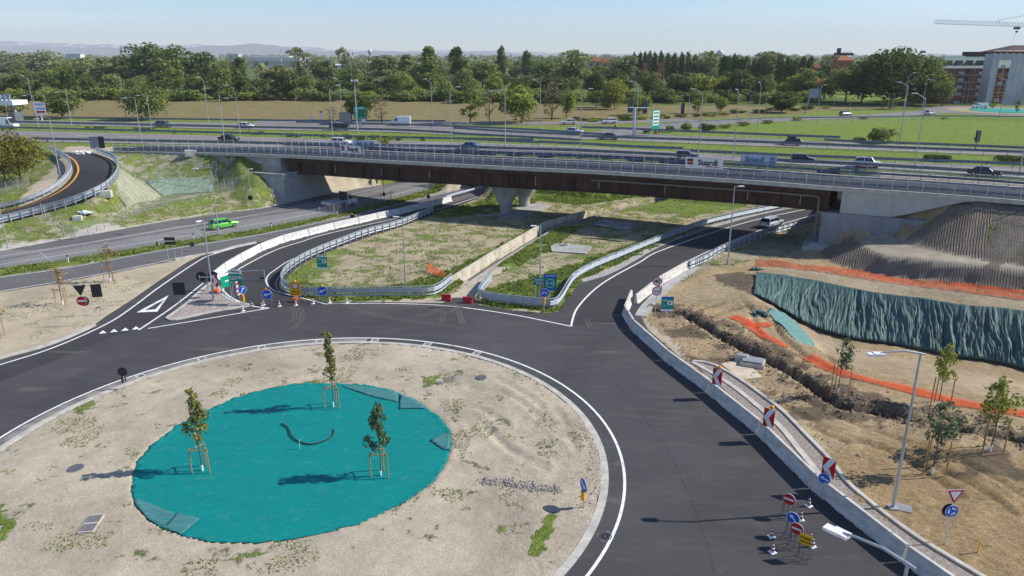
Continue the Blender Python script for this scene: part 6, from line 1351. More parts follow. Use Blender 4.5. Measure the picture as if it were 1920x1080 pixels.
t = sign(1771, 1022, 4, 'give-way triangle above a blue roundabout disc on one pole, lower right sand'); pole(t, 3.35); mb = board(t, [(-.5, .42), (0, -.45), (.5, .42)], WH, 3.0); sym(mb, [(-.47, .40), (0, -.42), (.47, .40)], RD, 3.0, .004); sym(mb, [(-.31, .31), (0, -.23), (.31, .31)], WH, 3.0, .008); mb.build('triangle', SM, t)
mb = board(t, circle_poly(.36), WH, 2.12); sym(mb, circle_poly(.34), BL, 2.12, .004)
for k in range(3): sym(mb, arrow_poly(.3, .075, .18, R(60 + k * 120 + 90), .17 * math.cos(R(60 + k * 120)), .17 * math.sin(R(60 + k * 120))), WH, 2.12, .008)
mb.build('disc', SM, t); mb = board(t, circle_poly(.38), BA, 2.12, x=-.1, y=.1); mb.build('rear_disc', SM, t)
t = sign(1093, 952, -68, 'blue arrow disc seen edge-on above a yellow cylinder, right side of the island'); pole(t, 1.75); disc_arrow(t, 1.5, .42, R(-30)); yellow_post(t, .0, .55, 1.12)
t = sign(235, 729, 6, 'black round sign back with two small dark cylinders, left edge of the island'); pole(t, 1.75); board(t, circle_poly(.37), BA, 1.45).build('disc', SM, t); mb = MB(); mb.tube([(-.1, -.03, .55), (-.1, -.03, 1.05)], .08, 10); mb.tube([(.14, -.03, .6), (.14, -.03, 1.05)], .05, 8); mb.build('marker_cylinder', M_signback, t)
t = sign(324, 492, 0, 'double dark direction sign backs on three thin poles between road and field'); pole(t, 3.2, -.5); pole(t, 3.2, .4); pole(t, 2.2, 1.3); board(t, rect(1.35, .42), BA, 3.05).build('upper_board', SM, t); board(t, rect(1.35, .42), BA, 2.5).build('lower_board', SM, t)
t = sign(362, 472, 30, 'small black round sign back on a stand beside the left lane'); aframe(t, .9, .5); board(t, circle_poly(.32), BA, 1.0).build('disc', SM, t)
t = sign(296, 467, -30, 'dark leaning sign back on the grass strip'); pole(t, .9); board(t, rect(.3, .6), BA, .75).build('board', SM, t)
for i, (u, v, lab) in enumerate(((128.5, 492, 'white roadside post with black top on the grass strip at far left'), (363.5, 450, 'white roadside post with black top on the grass strip, before the fence'), (509, 429, 'white roadside post with black top below the abutment'), (632, 403, 'white roadside post with black top near the flatbed truck'))):
    p = G(u, v); t = thing('delineator_post', p, 0, lab, 'roadside post', 'roadside marker posts'); mb = MB(); mb.box(-.06, -.05, -.1, .06, .05, .72); mb.build('post', M_signwhite, t); mb = MB(); mb.box(-.065, -.055, .72, .065, .055, .98); mb.build('top', M_black, t)
t = sign(661.5, 416, 0, 'dark round sign back with yellow beacon on the left lane below the viaduct'); aframe(t, .9, .5); board(t, circle_poly(.36), BA, .85).build('disc', SM, t); beacon(t, -.05, 1.15, M_yplastic)
t = sign(803.5, 378, 10, 'dark round sign back with a thin stand on the lane under the viaduct'); aframe(t, .9, .5); board(t, circle_poly(.36), BA, .9).build('disc', SM, t)
t = sign(885, 357, 10, 'reddish round warning sign back in the shade under the viaduct'); aframe(t, .9, .5); board(t, circle_poly(.4), BA, .95).build('disc', SM, t)
for (u, v, z, yaw, lab, px) in ((721, 384, 0, 5, 'black triangular sign back on the grey pole under the viaduct', 't'), (473, 397, 0, 5, 'black round sign back on the slim pole left of the abutment', 'r')):
    t = thing('road_sign', W(u, v, z) + Vector((0, -.2, 0)), R(yaw), lab, 'road sign'); (board(t, [(-.42, -.35), (.42, -.35), (0, .45)], BA, 2.0) if px == 't' else board(t, circle_poly(.4), BA, 2.4)).build('board', SM, t); mb = MB(); mb.box(-.05, .02, 1.9 if px == 't' else 2.3, .05, .15, 2.1 if px == 't' else 2.5); mb.build('clamp', M_galv_d, t)
t = sign(185, 286, 5, 'two tall dark sign panels seen from behind at the split of the curved ramp', z=ZH);
for x in (-.75, .95): pole(t, 3.2, x, .07)
mb = MB(); mb.box(-1.35, -.05, .75, .25, 0, 3.1); mb.build('panel', M_galv_d, t); mb = MB(); mb.box(.3, -.05, .85, 1.4, 0, 3.15); mb.build('panel', M_signback, t)
t = sign(79, 226, 8, 'white billboard with blue and red print on a single pole at far left', 'billboard', ZH, 'billboard'); mb = MB(); mb.tube([(0, .1, -.2), (0, .1, 2)], .2, 8); mb.build('pole', M_signwhite, t)
mb = board(t, rect(3.1, 3.5), WH, 3.5, th=.08); txt(mb, 'PEDAGGIO', .5, BL, 0, 4.7, .07); sym(mb, rect(2.6, .25, 0, -.1), BL, 3.5, .066); sym(mb, rect(2.7, .55, 0, -1.0), RD, 3.5, .066); mb.build('board', SM, t)
t = sign(676, 240, 6, 'green motorway information board with rows of lettering, right of the camera mast', 'information board', ZH, 'information_board'); mb = MB(); mb.tube([(0, .1, -.2), (0, .1, 2)], .2, 8); mb.build('pole', M_galv_d, t)
mb = board(t, rect(3.1, 3.2), GN, 4.0, th=.08); sym(mb, rect(3.0, .1, 0, 1.0), WH, 4.0, .066); txt(mb, 'MILANO', .38, WH, .3, 5.2, .07);
for k in range(3): sym(mb, rect(.6, .32, .0, .45 - k * .6), BK, 4.0, .066); sym(mb, rect(.6, .32, .8, .45 - k * .6), BK, 4.0, .066); txt(mb, ('LINATE', 'A1', 'A4')[k], .3, WH, -.9, 4.45 - k * .6, .07)
mb.build('board', SM, t)
t = sign(1228, 254, 40, 'green and white roadside sign seen at an angle above the side road', 'road sign', ZH); pole(t, 5, -.9, .06); pole(t, 5, .9, .06); mb = board(t, rect(2.6, 4.6), GN, 3.0 + .8, th=.06); sym(mb, rect(2.3, 3.4, 0, .3), WH, 3.8, .046);
for k in range(4): sym(mb, rect(1.9, .4, 0, 1.5 - k * .8), GN, 3.8, .05)
mb.build('board', SM, t)
t = sign(1188, 254, 10, 'two dark slatted sign backs on a single grey gantry post above the overpass', 'gantry sign', ZH, 'gantry_sign'); mb = MB(); mb.tube([(0, 0, -.2), (0, 0, 6.6)], .32, 10); mb.tube([(-1.6, -.1, 6.6), (3.3, -.1, 6.4)], .12, 6); mb.build('post', M_galv, t)
for x0, x1, zz in ((-1.75, -.5, 7.0), (1.9, 3.1, 6.7)):
    mb = MB(); mb.box(x0, -.05, zz - 1.6, x1, .1, zz + 1.5); mb.build('panel', M_signback, t); mb = MB()
    for k in range(6): mb.box(x0, -.09, zz - 1.4 + k * .5, x1, -.052, zz - 1.3 + k * .5)
    mb.build('stiffener', M_galv_d, t)
t = sign(1829, 279, 8, 'dark variable message sign back on a slanting post in the bright green field', 'gantry sign', ZH, 'gantry_sign'); mb = MB(); mb.tube([(0, 0, -.2), (.1, 0, 3.4)], .16, 8); mb.build('post', M_galv_d, t); mb = MB(); mb.box(-.45, -.1, 1.4, .55, .12, 3.7); mb.box(-.75, -.15, 2.0, -.45, .1, 2.3); mb.build('panel', M_signback, t)
t = sign(1509, 214, 8, 'leaning dark sign panel on a bent post before the dark trees', 'gantry sign', ZH, 'gantry_sign'); mb = MB(); mb.tube([(0, 0, -.2), (.6, 0, 4.0), (1.1, 0, 6.0)], .2, 8); mb.build('post', M_galv_d, t); mb = MB(); mb.box(.6, -.1, 5.2, 4.0, .12, 8.0); mb.build('panel', M_galv_d, t)
t = sign(585.5, 230, 0, 'small white and blue sign in the olive field, left of the red-topped one', z=ZH); pole(t, 1); board(t, rect(.9, 1.4), WH, 1.2).build('board', SM, t)
t = sign(603, 227, 0, 'narrow white sign with red top in the olive field', z=ZH); pole(t, 1.5); mb = board(t, rect(.8, 2.2), WH, 1.8); sym(mb, rect(.8, .5, 0, .8), RD, 1.8); mb.build('board', SM, t)
t = sign(682, 236, 0, 'tilted white warning panel under the green information board', z=ZH); pole(t, 1); mb = board(t, [(-.7, -1), (.7, -1), (.5, 1), (-.4, 1)], WH, 1.2); mb.build('board', SM, t)
t = sign(628.5, 244, 0, 'slim white panel with orange top beside the black van', z=ZH); pole(t, 1); mb = board(t, rect(.6, 2.0), WH, 1.6); sym(mb, rect(.6, .4, 0, .7), YL, 1.6); mb.build('board', SM, t)
t = sign(1153, 247, 0, 'small red and white warning triangle beside the side road', z=ZH); pole(t, 1); mb = board(t, [(-.7, 0), (.7, 0), (0, 1.2)], RD, .6); mb.build('board', SM, t)
t = sign(1279, 222, 10, 'dark slim sign panel back at the field edge', z=ZH); pole(t, 2.6, 0, .06); board(t, rect(1.1, 3.4), BA, 2.9).build('board', SM, t)
p = W(649, 232.5, ZH); mb = MB(); mb.box(-1.6, -1, -.1, 1.6, 1, 3.0); mb.box(-1.75, -1.1, 3.0, 1.75, 1.1, 3.15); o = mb.build('roadside_cabinet', mat('cabinet_grey', (.36, .34, .31), .7)); o.location = p; tag(o, 'grey box-shaped roadside cabinet beside the tall lamp in the field', 'cabinet')
def banner(P, u0, u1, z0, z1, off, label, mirror):
    a_, _ = at_u(u0, off, P); b_, _ = at_u(u1, off, P); d = b_ - a_; l_ = d.length; c_ = (a_ + b_) / 2
    t = thing('banner', (c_.x, c_.y, c_.z + z0), math.atan2(d.y, d.x), label, 'banner', 'banners hung on the viaduct parapets'); h = z1 - z0; mb = MB(); n = 24
    vs = []
    for i in range(n + 1):
        x = -l_ / 2 + l_ * i / n; w_ = math.sin(i * 1.3) * .015
        vs += [(x, w_, 0), (x, w_ + .01, h)]
    mb.add(vs, [(2 * i, 2 * i + 2, 2 * i + 3, 2 * i + 1) for i in range(n)], 0)
    mb.build('sheet', mat('banner_white' if not mirror else 'banner_back', (.78, .78, .78) if not mirror else (.60, .64, .72), .7), t)
    mb = MB(); m_ = -1 if mirror else 1; y = -.05; s = h * .72
    def bar(x0, z0_, x1, z1_, c): mb.add([(m_ * x0, y, z0_), (m_ * x1, y, z0_), (m_ * (x1 + .08), y, z1_), (m_ * (x0 + .08), y, z1_)], [(0, 1, 2, 3)], c)
    x0 = -l_ / 2 + l_ * .045; x1 = x0 + l_ * .15
    bar(x0, h * .70, x1, h * .82, 0); bar(x0, h * .57, x1, h * .70, 1); bar(x0, h * .42, x1, h * .52, 1); bar(x0, h * .30, x1, h * .41, 0)
    text_poly(mb, 'Suardi', s, Vector((m_ * l_ * .10, y, h * .52)), XA, ZA, YA, 0, .03, mirror)
    bar(l_ * .03, h * .14, l_ * .22, h * .21, 1); bar(l_ * .24, h * .15, l_ * .42, h * .19, 2)
    mb.build('print', [mat('banner_ink' if not mirror else 'banner_ink_back', (.06, .05, .06) if not mirror else (.17, .22, .36), .7), mat('banner_red' if not mirror else 'banner_red_back', (.45, .02, .02) if not mirror else (.30, .30, .44), .7), mat('banner_brown' if not mirror else 'banner_brown_back', (.2, .12, .08) if not mirror else (.3, .33, .44), .7)], t); return t
BEf = resample(bridge_edge, .4)
banner(BEf, 1282, 1352, 1.42, 2.9, .12, 'larger white banner with dark lettering on the near parapet, right of centre', False)
banner(BEf, 637, 677, 1.0, 2.35, .12, 'smaller white banner with dark lettering on the near parapet, left of centre', False)
FEf = resample(offset(bridge_edge, BWID), .4)
banner(FEf, 1389, 1457, .75, 2.3, -.25, 'pale banner seen from behind with mirrored lettering on the far parapet, right part', True)
banner(FEf, 667, 705, .6, 1.9, -.25, 'pale banner seen from behind with mirrored lettering on the far parapet, left part', True)
L_dark = leaf_mat('leaf_dark', (0.076, 0.115, 0.037), (0.128, 0.172, 0.055), (0.154, 0.163, 0.055), .25, .35)
L_mid = leaf_mat('leaf_mid', (0.128, 0.174, 0.052), (0.211, 0.261, 0.075), (0.274, 0.261, 0.085), .3, .35)
L_olive = leaf_mat('leaf_olive', (0.181, 0.200, 0.080), (0.268, 0.275, 0.118), (0.203, 0.245, 0.088), .3, .3)
L_bright = leaf_mat('leaf_bright', (0.171, 0.237, 0.050), (0.279, 0.344, 0.078), (0.342, 0.312, 0.078), .35, .4)
L_yellow = leaf_mat('leaf_yellow', (.115, .135, .035), (.30, .26, .055), (.16, .16, .04), .35, .9)
L_grey = leaf_mat('leaf_greygreen', (0.189, 0.218, 0.108), (0.291, 0.315, 0.165), (0.233, 0.242, 0.129), .25, .4)
L_brown = leaf_mat('leaf_brown', (0.169, 0.130, 0.085), (0.234, 0.182, 0.111), (0.195, 0.156, 0.098), .2, .5)
L_sap = leaf_mat('leaf_sapling', (0.128, 0.173, 0.053), (0.300, 0.300, 0.090), (0.225, 0.195, 0.075), .35, 2.5)
L_sapd = leaf_mat('leaf_sapling_dark', (0.075, 0.128, 0.068), (0.150, 0.210, 0.105), (0.135, 0.150, 0.075), .3, 2.5)
L_dry = leaf_mat('leaf_sapling_dry', (.30, .20, .09), (.40, .30, .15), (.28, .18, .08), .3, 2)
L_weed = leaf_mat('leaf_weed', (0.175, 0.236, 0.061), (0.333, 0.385, 0.105), (0.263, 0.315, 0.088), .3, .8)
def leaves(cent, rad, n, size, rs, flat=1.0, shell=.55, fill=.2):
    """n leaf clumps over the shells of ellipsoidal blobs -> vertex and face arrays"""
    k = len(cent); area = rad[:, 0] * rad[:, 2]; idx = rs.choice(k, n, p=area / area.sum())
    d = rs.normal(size=(n, 3)); d /= np.linalg.norm(d, axis=1)[:, None]; d[:, 2] = np.where(rs.random(n) < .6, np.abs(d[:, 2]), d[:, 2])
    rr_ = np.where(rs.random(n) < fill, rs.random(n) ** .5, shell + (1.08 - shell) * rs.random(n) ** .5)
    c = cent[idx] + d * rad[idx] * rr_[:, None]
    nr = d + rs.normal(size=(n, 3)) * .65; nr /= np.linalg.norm(nr, axis=1)[:, None]
    t = np.cross(nr, rs.normal(size=(n, 3))); t /= np.linalg.norm(t, axis=1)[:, None]; b = np.cross(nr, t)
    s = size * (.55 + .9 * rs.random(n))[:, None]
    v = np.stack([c + t * s, c + b * s * .8, c - t * s * (.6 + .6 * rs.random(n))[:, None], c - b * s * .8], 1).reshape(-1, 3)
    return v
def quads_obj(name, v, m, parent=None, k=4):
    me = bpy.data.meshes.new(name); n = len(v) // k; me.vertices.add(len(v)); me.vertices.foreach_set('co', v.astype(np.float32).ravel())
    me.loops.add(n * k); me.polygons.add(n); me.loops.foreach_set('vertex_index', np.arange(n * k, dtype=np.int32)); me.polygons.foreach_set('loop_start', np.arange(0, n * k, k, dtype=np.int32)); me.update(calc_edges=True); me.materials.append(m)
    o = bpy.data.objects.new(name, me); COL.objects.link(o)
    if parent: o.parent = parent
    return o
def limbs(mb, h, w, base, rs, n=7, r=.35, lean=0):
    top = Vector((lean, 0, h * .8)); mb.tube([(0, 0, -.3), (lean * .2, 0, base), (lean * .6, 0, h * .55), top], [r, r * .8, r * .45, r * .1], 7)
    for k in range(n):
        a = k * 2.4 + rs.random(); z = base * .8 + (h * .5 - base * .8) * rs.random(); e = Vector((math.cos(a) * w * .38, math.sin(a) * w * .38, z + h * (.15 + .25 * rs.random())))
        m_ = Vector((e.x * .45, e.y * .45, z + (e.z - z) * .35)); mb.tube([(0, 0, z), m_, e], [r * .4, r * .25, r * .06], 5)
def tree_proto(kind, m, n, size, seed, h=20.0, w=14.0, base=.03, name='broadleaf_tree', nblob=34, fill=.2):
    """crown of many leaf clumps on lobes of different size, on a trunk with limbs; unit height h, width w"""
    rs = np.random.default_rng(seed); t = thing(name, (0, 0, 0), 0, 'x', 'tree'); cz0 = h * base
    if kind == 'round':
        u = rs.normal(size=(nblob, 3)); u /= np.linalg.norm(u, axis=1)[:, None]; u *= (rs.random(nblob) ** .45)[:, None]
        c = np.stack([u[:, 0] * w * .36, u[:, 1] * w * .36, cz0 + (h - cz0) * (.5 + .38 * u[:, 2])], 1); tz = (c[:, 2] - cz0) / (h - cz0)
        rad = (w * (.13 + .10 * rs.random(nblob)) * (1.15 - .45 * np.abs(tz - .45)))[:, None] * np.array([1, 1, .85])
    elif kind == 'tall':
        z = rs.random(nblob); c = np.stack([rs.normal(size=nblob) * w * .17 * (1.2 - z), rs.normal(size=nblob) * w * .17 * (1.2 - z), cz0 + (h - cz0) * (.12 + .8 * z)], 1)
        rad = (w * (.15 + .12 * rs.random(nblob)) * (1.15 - .5 * z))[:, None] * np.array([1, 1, 1.25])
    elif kind == 'column':
        z = np.linspace(0, 1, nblob); c = np.stack([rs.normal(size=nblob) * w * .06, rs.normal(size=nblob) * w * .06, cz0 + (h - cz0) * (.05 + .88 * z)], 1)
        rad = (w * .5 * (np.sin(np.pi * (z * .82 + .16)) ** .6) * (.8 + .3 * rs.random(nblob)))[:, None] * np.array([1, 1, 1.1])
    elif kind == 'airy':
        a = rs.random(nblob) * 6.28; z = rs.random(nblob) ** .8; rr_ = w * .42 * rs.random(nblob) ** .5 * (.5 + .5 * np.sin(np.pi * (z * .8 + .1)))
        c = np.stack([np.cos(a) * rr_, np.sin(a) * rr_, cz0 + (h - cz0) * (.15 + .8 * z)], 1); rad = (w * (.07 + .08 * rs.random(nblob)))[:, None] * np.array([1, 1, 1.0])
    else:                                                   # bush
        u = rs.normal(size=(nblob, 2)); u /= np.linalg.norm(u, axis=1)[:, None]; u *= (rs.random(nblob) ** .6)[:, None]
        c = np.stack([u[:, 0] * w * .38, u[:, 1] * w * .38, h * (.25 + .35 * rs.random(nblob) * (1 - .5 * np.abs(u[:, 0])))], 1); rad = (h * (.25 + .18 * rs.random(nblob)))[:, None] * np.array([1, 1, .9])
    v = leaves(c, rad, n, size, rs, fill=fill); v[:, 2] = np.maximum(v[:, 2], .02)
    if kind != 'bush': mb = MB(); limbs(mb, h, w, max(1.0, cz0), rs, 9 if kind == 'airy' else 6, h * .018); mb.build('trunk', M_bark, t)
    else: mb = MB(); mb.tube([(0, 0, -.2), (0, 0, h * .4)], [.06, .03], 5); mb.build('stem', M_bark, t)
    quads_obj('crown', v, m, t); return t
TP_ = {}
def proto(key, *a, **k): TP_[key] = [tree_proto(*a, **k), False, k.get('h', 20.0), k.get('w', 14.0)]
proto('rd', 'round', L_dark, 3400, .52, 1); proto('rd2', 'round', L_dark, 3400, .52, 2, w=17.0, nblob=44)
proto('rm', 'round', L_mid, 3200, .50, 3); proto('rm2', 'round', L_mid, 3200, .52, 4, w=16.0, nblob=42)
proto('ro', 'round', L_olive, 3000, .50, 5); proto('ro2', 'round', L_olive, 3000, .48, 6, w=12.0, nblob=26)
proto('rb', 'round', L_bright, 3000, .50, 7, w=15.0); proto('rg', 'round', L_grey, 2600, .45, 8, w=15.0, fill=.1)
proto('td', 'tall', L_dark, 3000, .50, 9, w=10.0, nblob=30); proto('tm', 'tall', L_mid, 2800, .50, 10, w=11.0, nblob=30); proto('to', 'tall', L_olive, 2600, .50, 16, w=11.0, nblob=28)
proto('cd', 'column', L_dark, 1800, .42, 11, w=4.6, nblob=16, base=.04, name='poplar_tree'); proto('cm', 'column', L_mid, 1800, .45, 17, w=5.4, nblob=14, base=.06, name='poplar_tree')
proto('ag', 'airy', L_grey, 1500, .38, 12, w=12.0, nblob=40, name='thin_tree'); proto('ab', 'airy', L_brown, 900, .28, 13, w=11.0, nblob=36, name='bare_tree'); proto('am', 'airy', L_mid, 1800, .40, 18, w=12.0, nblob=40, name='thin_tree')
proto('bd', 'bush', L_dark, 900, .30, 14, h=4.0, w=6.5, nblob=14, name='bush'); proto('bm', 'bush', L_mid, 900, .30, 15, h=4.0, w=6.5, nblob=14, name='bush'); proto('bb', 'bush', L_bright, 900, .28, 19, h=4.0, w=7.0, nblob=14, name='bush')
proto('near', 'round', L_yellow, 5200, .17, 20, h=10.0, w=9.5, nblob=40, base=.16); proto('bigr', 'round', L_mid, 6500, .34, 21, h=12.5, w=16.0, nblob=60, base=.03)
proto('giant', 'round', L_dark, 9000, .55, 22, h=22.0, w=26.0, nblob=80, base=.03)
def tree(key, u, vb, vt, wpx, lab, z=ZH, group='trees beyond the motorway', cat='tree'):
    p = W(u, vb, z); zc = p.y * math.cos(PITCH) + (HC - p.z) * math.sin(PITCH)
    y = -(vt - 540) / F; el = math.atan(y) - PITCH; h = HC + p.y * math.tan(el) - p.z; w_ = wpx * zc / F
    P_, used, h0, w0 = TP_[key]; o = place(P_, used, p, random.random() * 6.28, lab, (w_ / w0, w_ / w0, h / h0), group); o['category'] = cat; TP_[key][1] = True
    return o
def at_dist(u, y, z=ZH):            # image row of ground at distance y
    el = math.atan((z - HC) / y); return 540 - F * math.tan(el + PITCH)
BELT = [
 ('rg', 22, 150, 92, 95, 'pale grey-green tree at the far left of the skyline'), ('rg', 78, 152, 90, 105, 'wide pale grey-green tree above the white billboard'), ('ro', 150, 158, 104, 70, 'olive tree on the skyline right of the pale grey-green pair'),
 ('to', 195, 160, 108, 48, 'small olive tree left of the highest dark group'), ('rd', 236, 160, 98, 60, 'dark tree at the left shoulder of the highest dark group'), ('rd2', 285, 163, 76, 95, 'highest dark green tree of the left skyline'),
 ('rm2', 335, 165, 82, 85, 'broad green tree right of the highest dark one'), ('rd', 378, 168, 86, 66, 'dark green tree at the right shoulder of the highest group'), ('rm', 418, 170, 104, 60, 'lower green tree right of the dark skyline group'), ('tm', 456, 172, 106, 54, 'upright green tree left of the white terminal building'),
 ('ro', 521, 172, 117, 74, 'rounded olive tree in front of the white terminal building'), ('ag', 562, 160, 88, 52, 'airy thin-leaved tree right of the terminal building'), ('rm', 606, 160, 106, 50, 'green tree between the two airy trees'), ('ag', 645, 160, 88, 34, 'narrow airy tree above the camera mast'),
 ('rg', 684, 162, 107, 52, 'greyish tree right of the airy pair'), ('ro2', 722, 165, 97, 60, 'olive brown tree left of the twin tall trees'), ('to', 765, 168, 102, 58, 'olive upright tree left of the tall green one'), ('tm', 806, 170, 86, 60, 'tall full green tree left of the dark upright pair'),
 ('td', 858, 168, 88, 48, 'dark upright tree, left of the slender poplar'), ('rm', 905, 165, 108, 62, 'dull green tree just left of the slender poplar'), ('cd', 941, 158, 80, 19, 'single slender dark poplar standing out above the wood mid-picture'), ('cd', 987, 150, 90, 22, 'thick dark column-shaped tree right of the slender poplar'),
 ('rm', 1018, 165, 104, 62, 'green tree right of the thick dark column'), ('ro', 1071, 168, 86, 84, 'large rounded pale olive tree right of centre on the skyline'), ('rm', 1120, 165, 116, 56, 'lower green tree right of the large pale olive one'), ('ro', 1172, 160, 99, 76, 'pale olive tree left of the row of dark poplars'),
 ('ro2', 1264, 145, 102, 48, 'rounded pale tree between two groups of dark poplars'), ('ro', 1322, 160, 89, 62, 'tall pale olive tree right of the poplar row'), ('ro2', 1440, 155, 90, 62, 'pale olive tree behind the right poplar group'), ('ro', 1548, 160, 98, 55, 'olive tree right of the poplars, left of the brick tower'),
 ('rd', 1528, 184, 126, 50, 'dark tree between the yellow-green tree and the brick tower'), ('rb', 1500, 186, 130, 62, 'yellow-green tree in front of the right poplar group'), ('giant', 1668, 196, 90, 150, 'huge dark round tree left of the brick building'), ('rm2', 1735, 197, 104, 95, 'dark green tree with yellowish top between the huge dark tree and the brick building'), ('rd', 1615, 192, 112, 80, 'dark tree at the left foot of the huge dark tree'),
 ('rm', 1585, 190, 113, 74, 'olive green tree below the brick tower'), ('rb', 1305, 186, 130, 74, 'light green broad tree with flat top, right of centre'), ('rb', 1352, 182, 136, 34, 'small light green tree right of the broad flat-topped one'), ('rb', 1152, 205, 138, 50, 'bright green upright tree above the side road'),
 ('rm', 1118, 202, 165, 44, 'small dark green tree left of the bright upright one'), ('rb', 1196, 216, 170, 48, 'yellowish round tree behind the pair of dark sign backs'), ('am', 1308, 213, 168, 34, 'thin-leaved small tree in the field left of the lone round one'), ('rb', 1350, 211, 176, 27, 'lone small round tree at the right part of the olive field'),
 ('ab', 1382, 186, 134, 52, 'brown half-bare tree in front of the poplars'), ('rd', 1465, 211, 166, 70, 'rounded dark shrub-like tree beside the leaning road sign'), ('rb', 978, 231, 148, 90, 'large bright green tree just beyond the motorway, mid-picture'), ('ab', 1035, 226, 152, 58, 'brown leafless tree right of the large bright green one'), ('rb', 1062, 222, 160, 34, 'green tree behind the brown leafless one'),
 ('am', 882, 231, 162, 56, 'airy twin tree with visible stems right of the white van'), ('ab', 918, 230, 165, 30, 'bare grey tree between the airy twin and the bright green tree'), ('rd', 678, 232, 166, 56, 'dark rounded tree behind the green information board'), ('ab', 716, 231, 184, 40, 'bare shrub left of the white van'), ('ab', 623, 230, 200, 22, 'small dead tree near the tall lamp in the field'),
 ('bigr', 279, 225, 156, 92, 'big round green tree at the near edge of the olive field'), ('rm2', 118, 222, 164, 82, 'brownish green tree right of the white billboard'), ('ro', 22, 222, 174, 66, 'yellowish tree behind the white billboard, at the left edge'), ('bm', 1135, 205, 178, 30, 'rounded shrub in front of the bright upright tree'),
 ('rd', 1015, 185, 140, 60, 'dark tree at the wood edge behind the bright green one'), ('ro', 735, 178, 126, 60, 'yellowish green tree at the wood edge above the white van'), ('rm', 1545, 186, 140, 60, 'dull green tree left of the huge dark tree group')]
for k, u, vb, vt, wp, lab in BELT: tree(k, u, vb, vt, wp, lab)
LM = [(20, 'the toll canopy'), (80, 'the white billboard'), (136, 'the slim left lamp'), (200, 'the small olive tree'), (279, 'the big round field tree'), (335, 'the broad skyline tree'), (391, 'the field edge lamp'), (456, 'the white motorway car'), (510, 'the airport terminal'), (562, 'the airy terminal-side tree'),
      (606, 'the two airy trees'), (671, 'the camera mast'), (722, 'the bare shrub'), (751, 'the white van'), (811, 'the lamp by the van'), (882, 'the airy twin tree'), (941, 'the slender poplar'), (987, 'the thick dark column'), (1040, 'the brown leafless tree'), (1088, 'the overpass lamp'), (1152, 'the bright upright tree'), (1195, 'the dark sign backs'),
      (1264, 'the gap in the poplars'), (1305, 'the flat-topped light tree'), (1350, 'the lone round field tree'), (1404, 'the side road lamp'), (1440, 'the pale poplar-side tree'), (1500, 'the yellow-green tree'), (1545, 'the leaning road sign'), (1586, 'the brick tower'), (1668, 'the huge dark tree'), (1756, 'the brick building')]
_cnt = {}
def lm_label(what, u):
    x, nm = min(LM, key=lambda q: abs(q[0] - u)); side = 'left of' if u < x else 'right of'; k = (what, nm, side); _cnt[k] = _cnt.get(k, 0) + 1
    return '%s, %s%s %s' % (what, '' if _cnt[k] == 1 else ('second ' if _cnt[k] == 2 else 'farther '), side, nm)
ORD = ['first', 'second', 'third', 'fourth', 'fifth', 'sixth', 'seventh', 'eighth', 'ninth', 'tenth', 'eleventh', 'twelfth', 'thirteenth', 'fourteenth', 'fifteenth', 'sixteenth', 'seventeenth', 'eighteenth', 'nineteenth']
PL = [(1187, 94), (1198, 92), (1207, 91), (1216, 91), (1225, 92), (1236, 90), (1250, 94), (1262, 93), (1275, 92), (1288, 92), (1300, 96), (1352, 97), (1362, 100), (1372, 95), (1385, 103), (1396, 100), (1410, 104), (1422, 105), (1434, 101), (1458, 99), (1472, 100), (1486, 104), (1500, 100), (1514, 99)]
for i, (u, vt) in enumerate(PL):
    g = 'left' if i < 11 else 'right'; tree('cd' if i % 3 else 'cm', u, 160 if i < 11 else 172, vt, 12 if i < 11 else 17, '%s poplar from the left in the %s close row on the skyline' % (ORD[i if i < 11 else i - 11], g), group='poplars of the %s row' % g)
random.seed(21)
def top_profile(u):                 # highest row the wood may reach, from the photograph's skyline
    xs = [0, 60, 140, 200, 250, 380, 440, 480, 545, 600, 700, 800, 880, 960, 1060, 1150, 1250, 1320, 1450, 1550, 1620, 1760, 1790]
    ys = [104, 100, 112, 118, 104, 100, 118, 130, 122, 118, 118, 108, 112, 116, 112, 112, 112, 104, 108, 112, 106, 112, 150]
    return float(np.interp(u, xs, ys))
fill = []
for row, (vb, n_) in enumerate(((148, 40), (160, 40), (172, 42), (184, 46))):
    for i in range(n_):
        u = -30 + (1800) * (i + random.random() * .8) / n_
        if row == 3 and (1560 < u or 1060 < u < 1100): continue
        vb_ = vb + random.uniform(-3, 3) - (max(0, u - 900) / 900) * (-4)
        vt_ = top_profile(u) + random.uniform(2, 14) + row * 12 + (8 if row == 3 else 0)
        if row == 3: vt_ = vb_ - random.uniform(34, 66)
        key = random.choice(['rd', 'rm', 'rm2', 'ro', 'ro2', 'tm', 'rd2', 'td', 'rg'] if row < 3 else ['rd', 'rm', 'rd2', 'rb', 'rm2', 'rd'])
        fam = {'rd': 'dark green', 'rd2': 'dark green', 'td': 'dark green', 'rm': 'mid green', 'rm2': 'mid green', 'tm': 'mid green', 'ro': 'olive', 'ro2': 'olive', 'rg': 'grey-green', 'rb': 'light green'}[key]
        tree(key, u, vb_, vt_, min(62, max(30, (vb_ - vt_) * random.uniform(.62, .98))), lm_label('%s tree %s' % (fam, ('at the back of the wood', 'deep in the wood', 'midway in the wood', 'at the wood edge')[row]), u), group='%s trees of the wooded belt' % fam)
for i in range(90):
    u = -20 + 1600 * (i + random.random() * .8) / 90
    if 1520 < u or 1060 < u < 1095: continue
    vb_ = (188 if u < 850 else 192) + random.uniform(-3, 2); tree(random.choice(['bd', 'bm', 'bd', 'bb']), u, vb_, vb_ - random.uniform(14, 30), random.uniform(34, 60), lm_label('undergrowth bush at the wood edge', u), group='undergrowth bushes of the wooded belt', cat='bush')
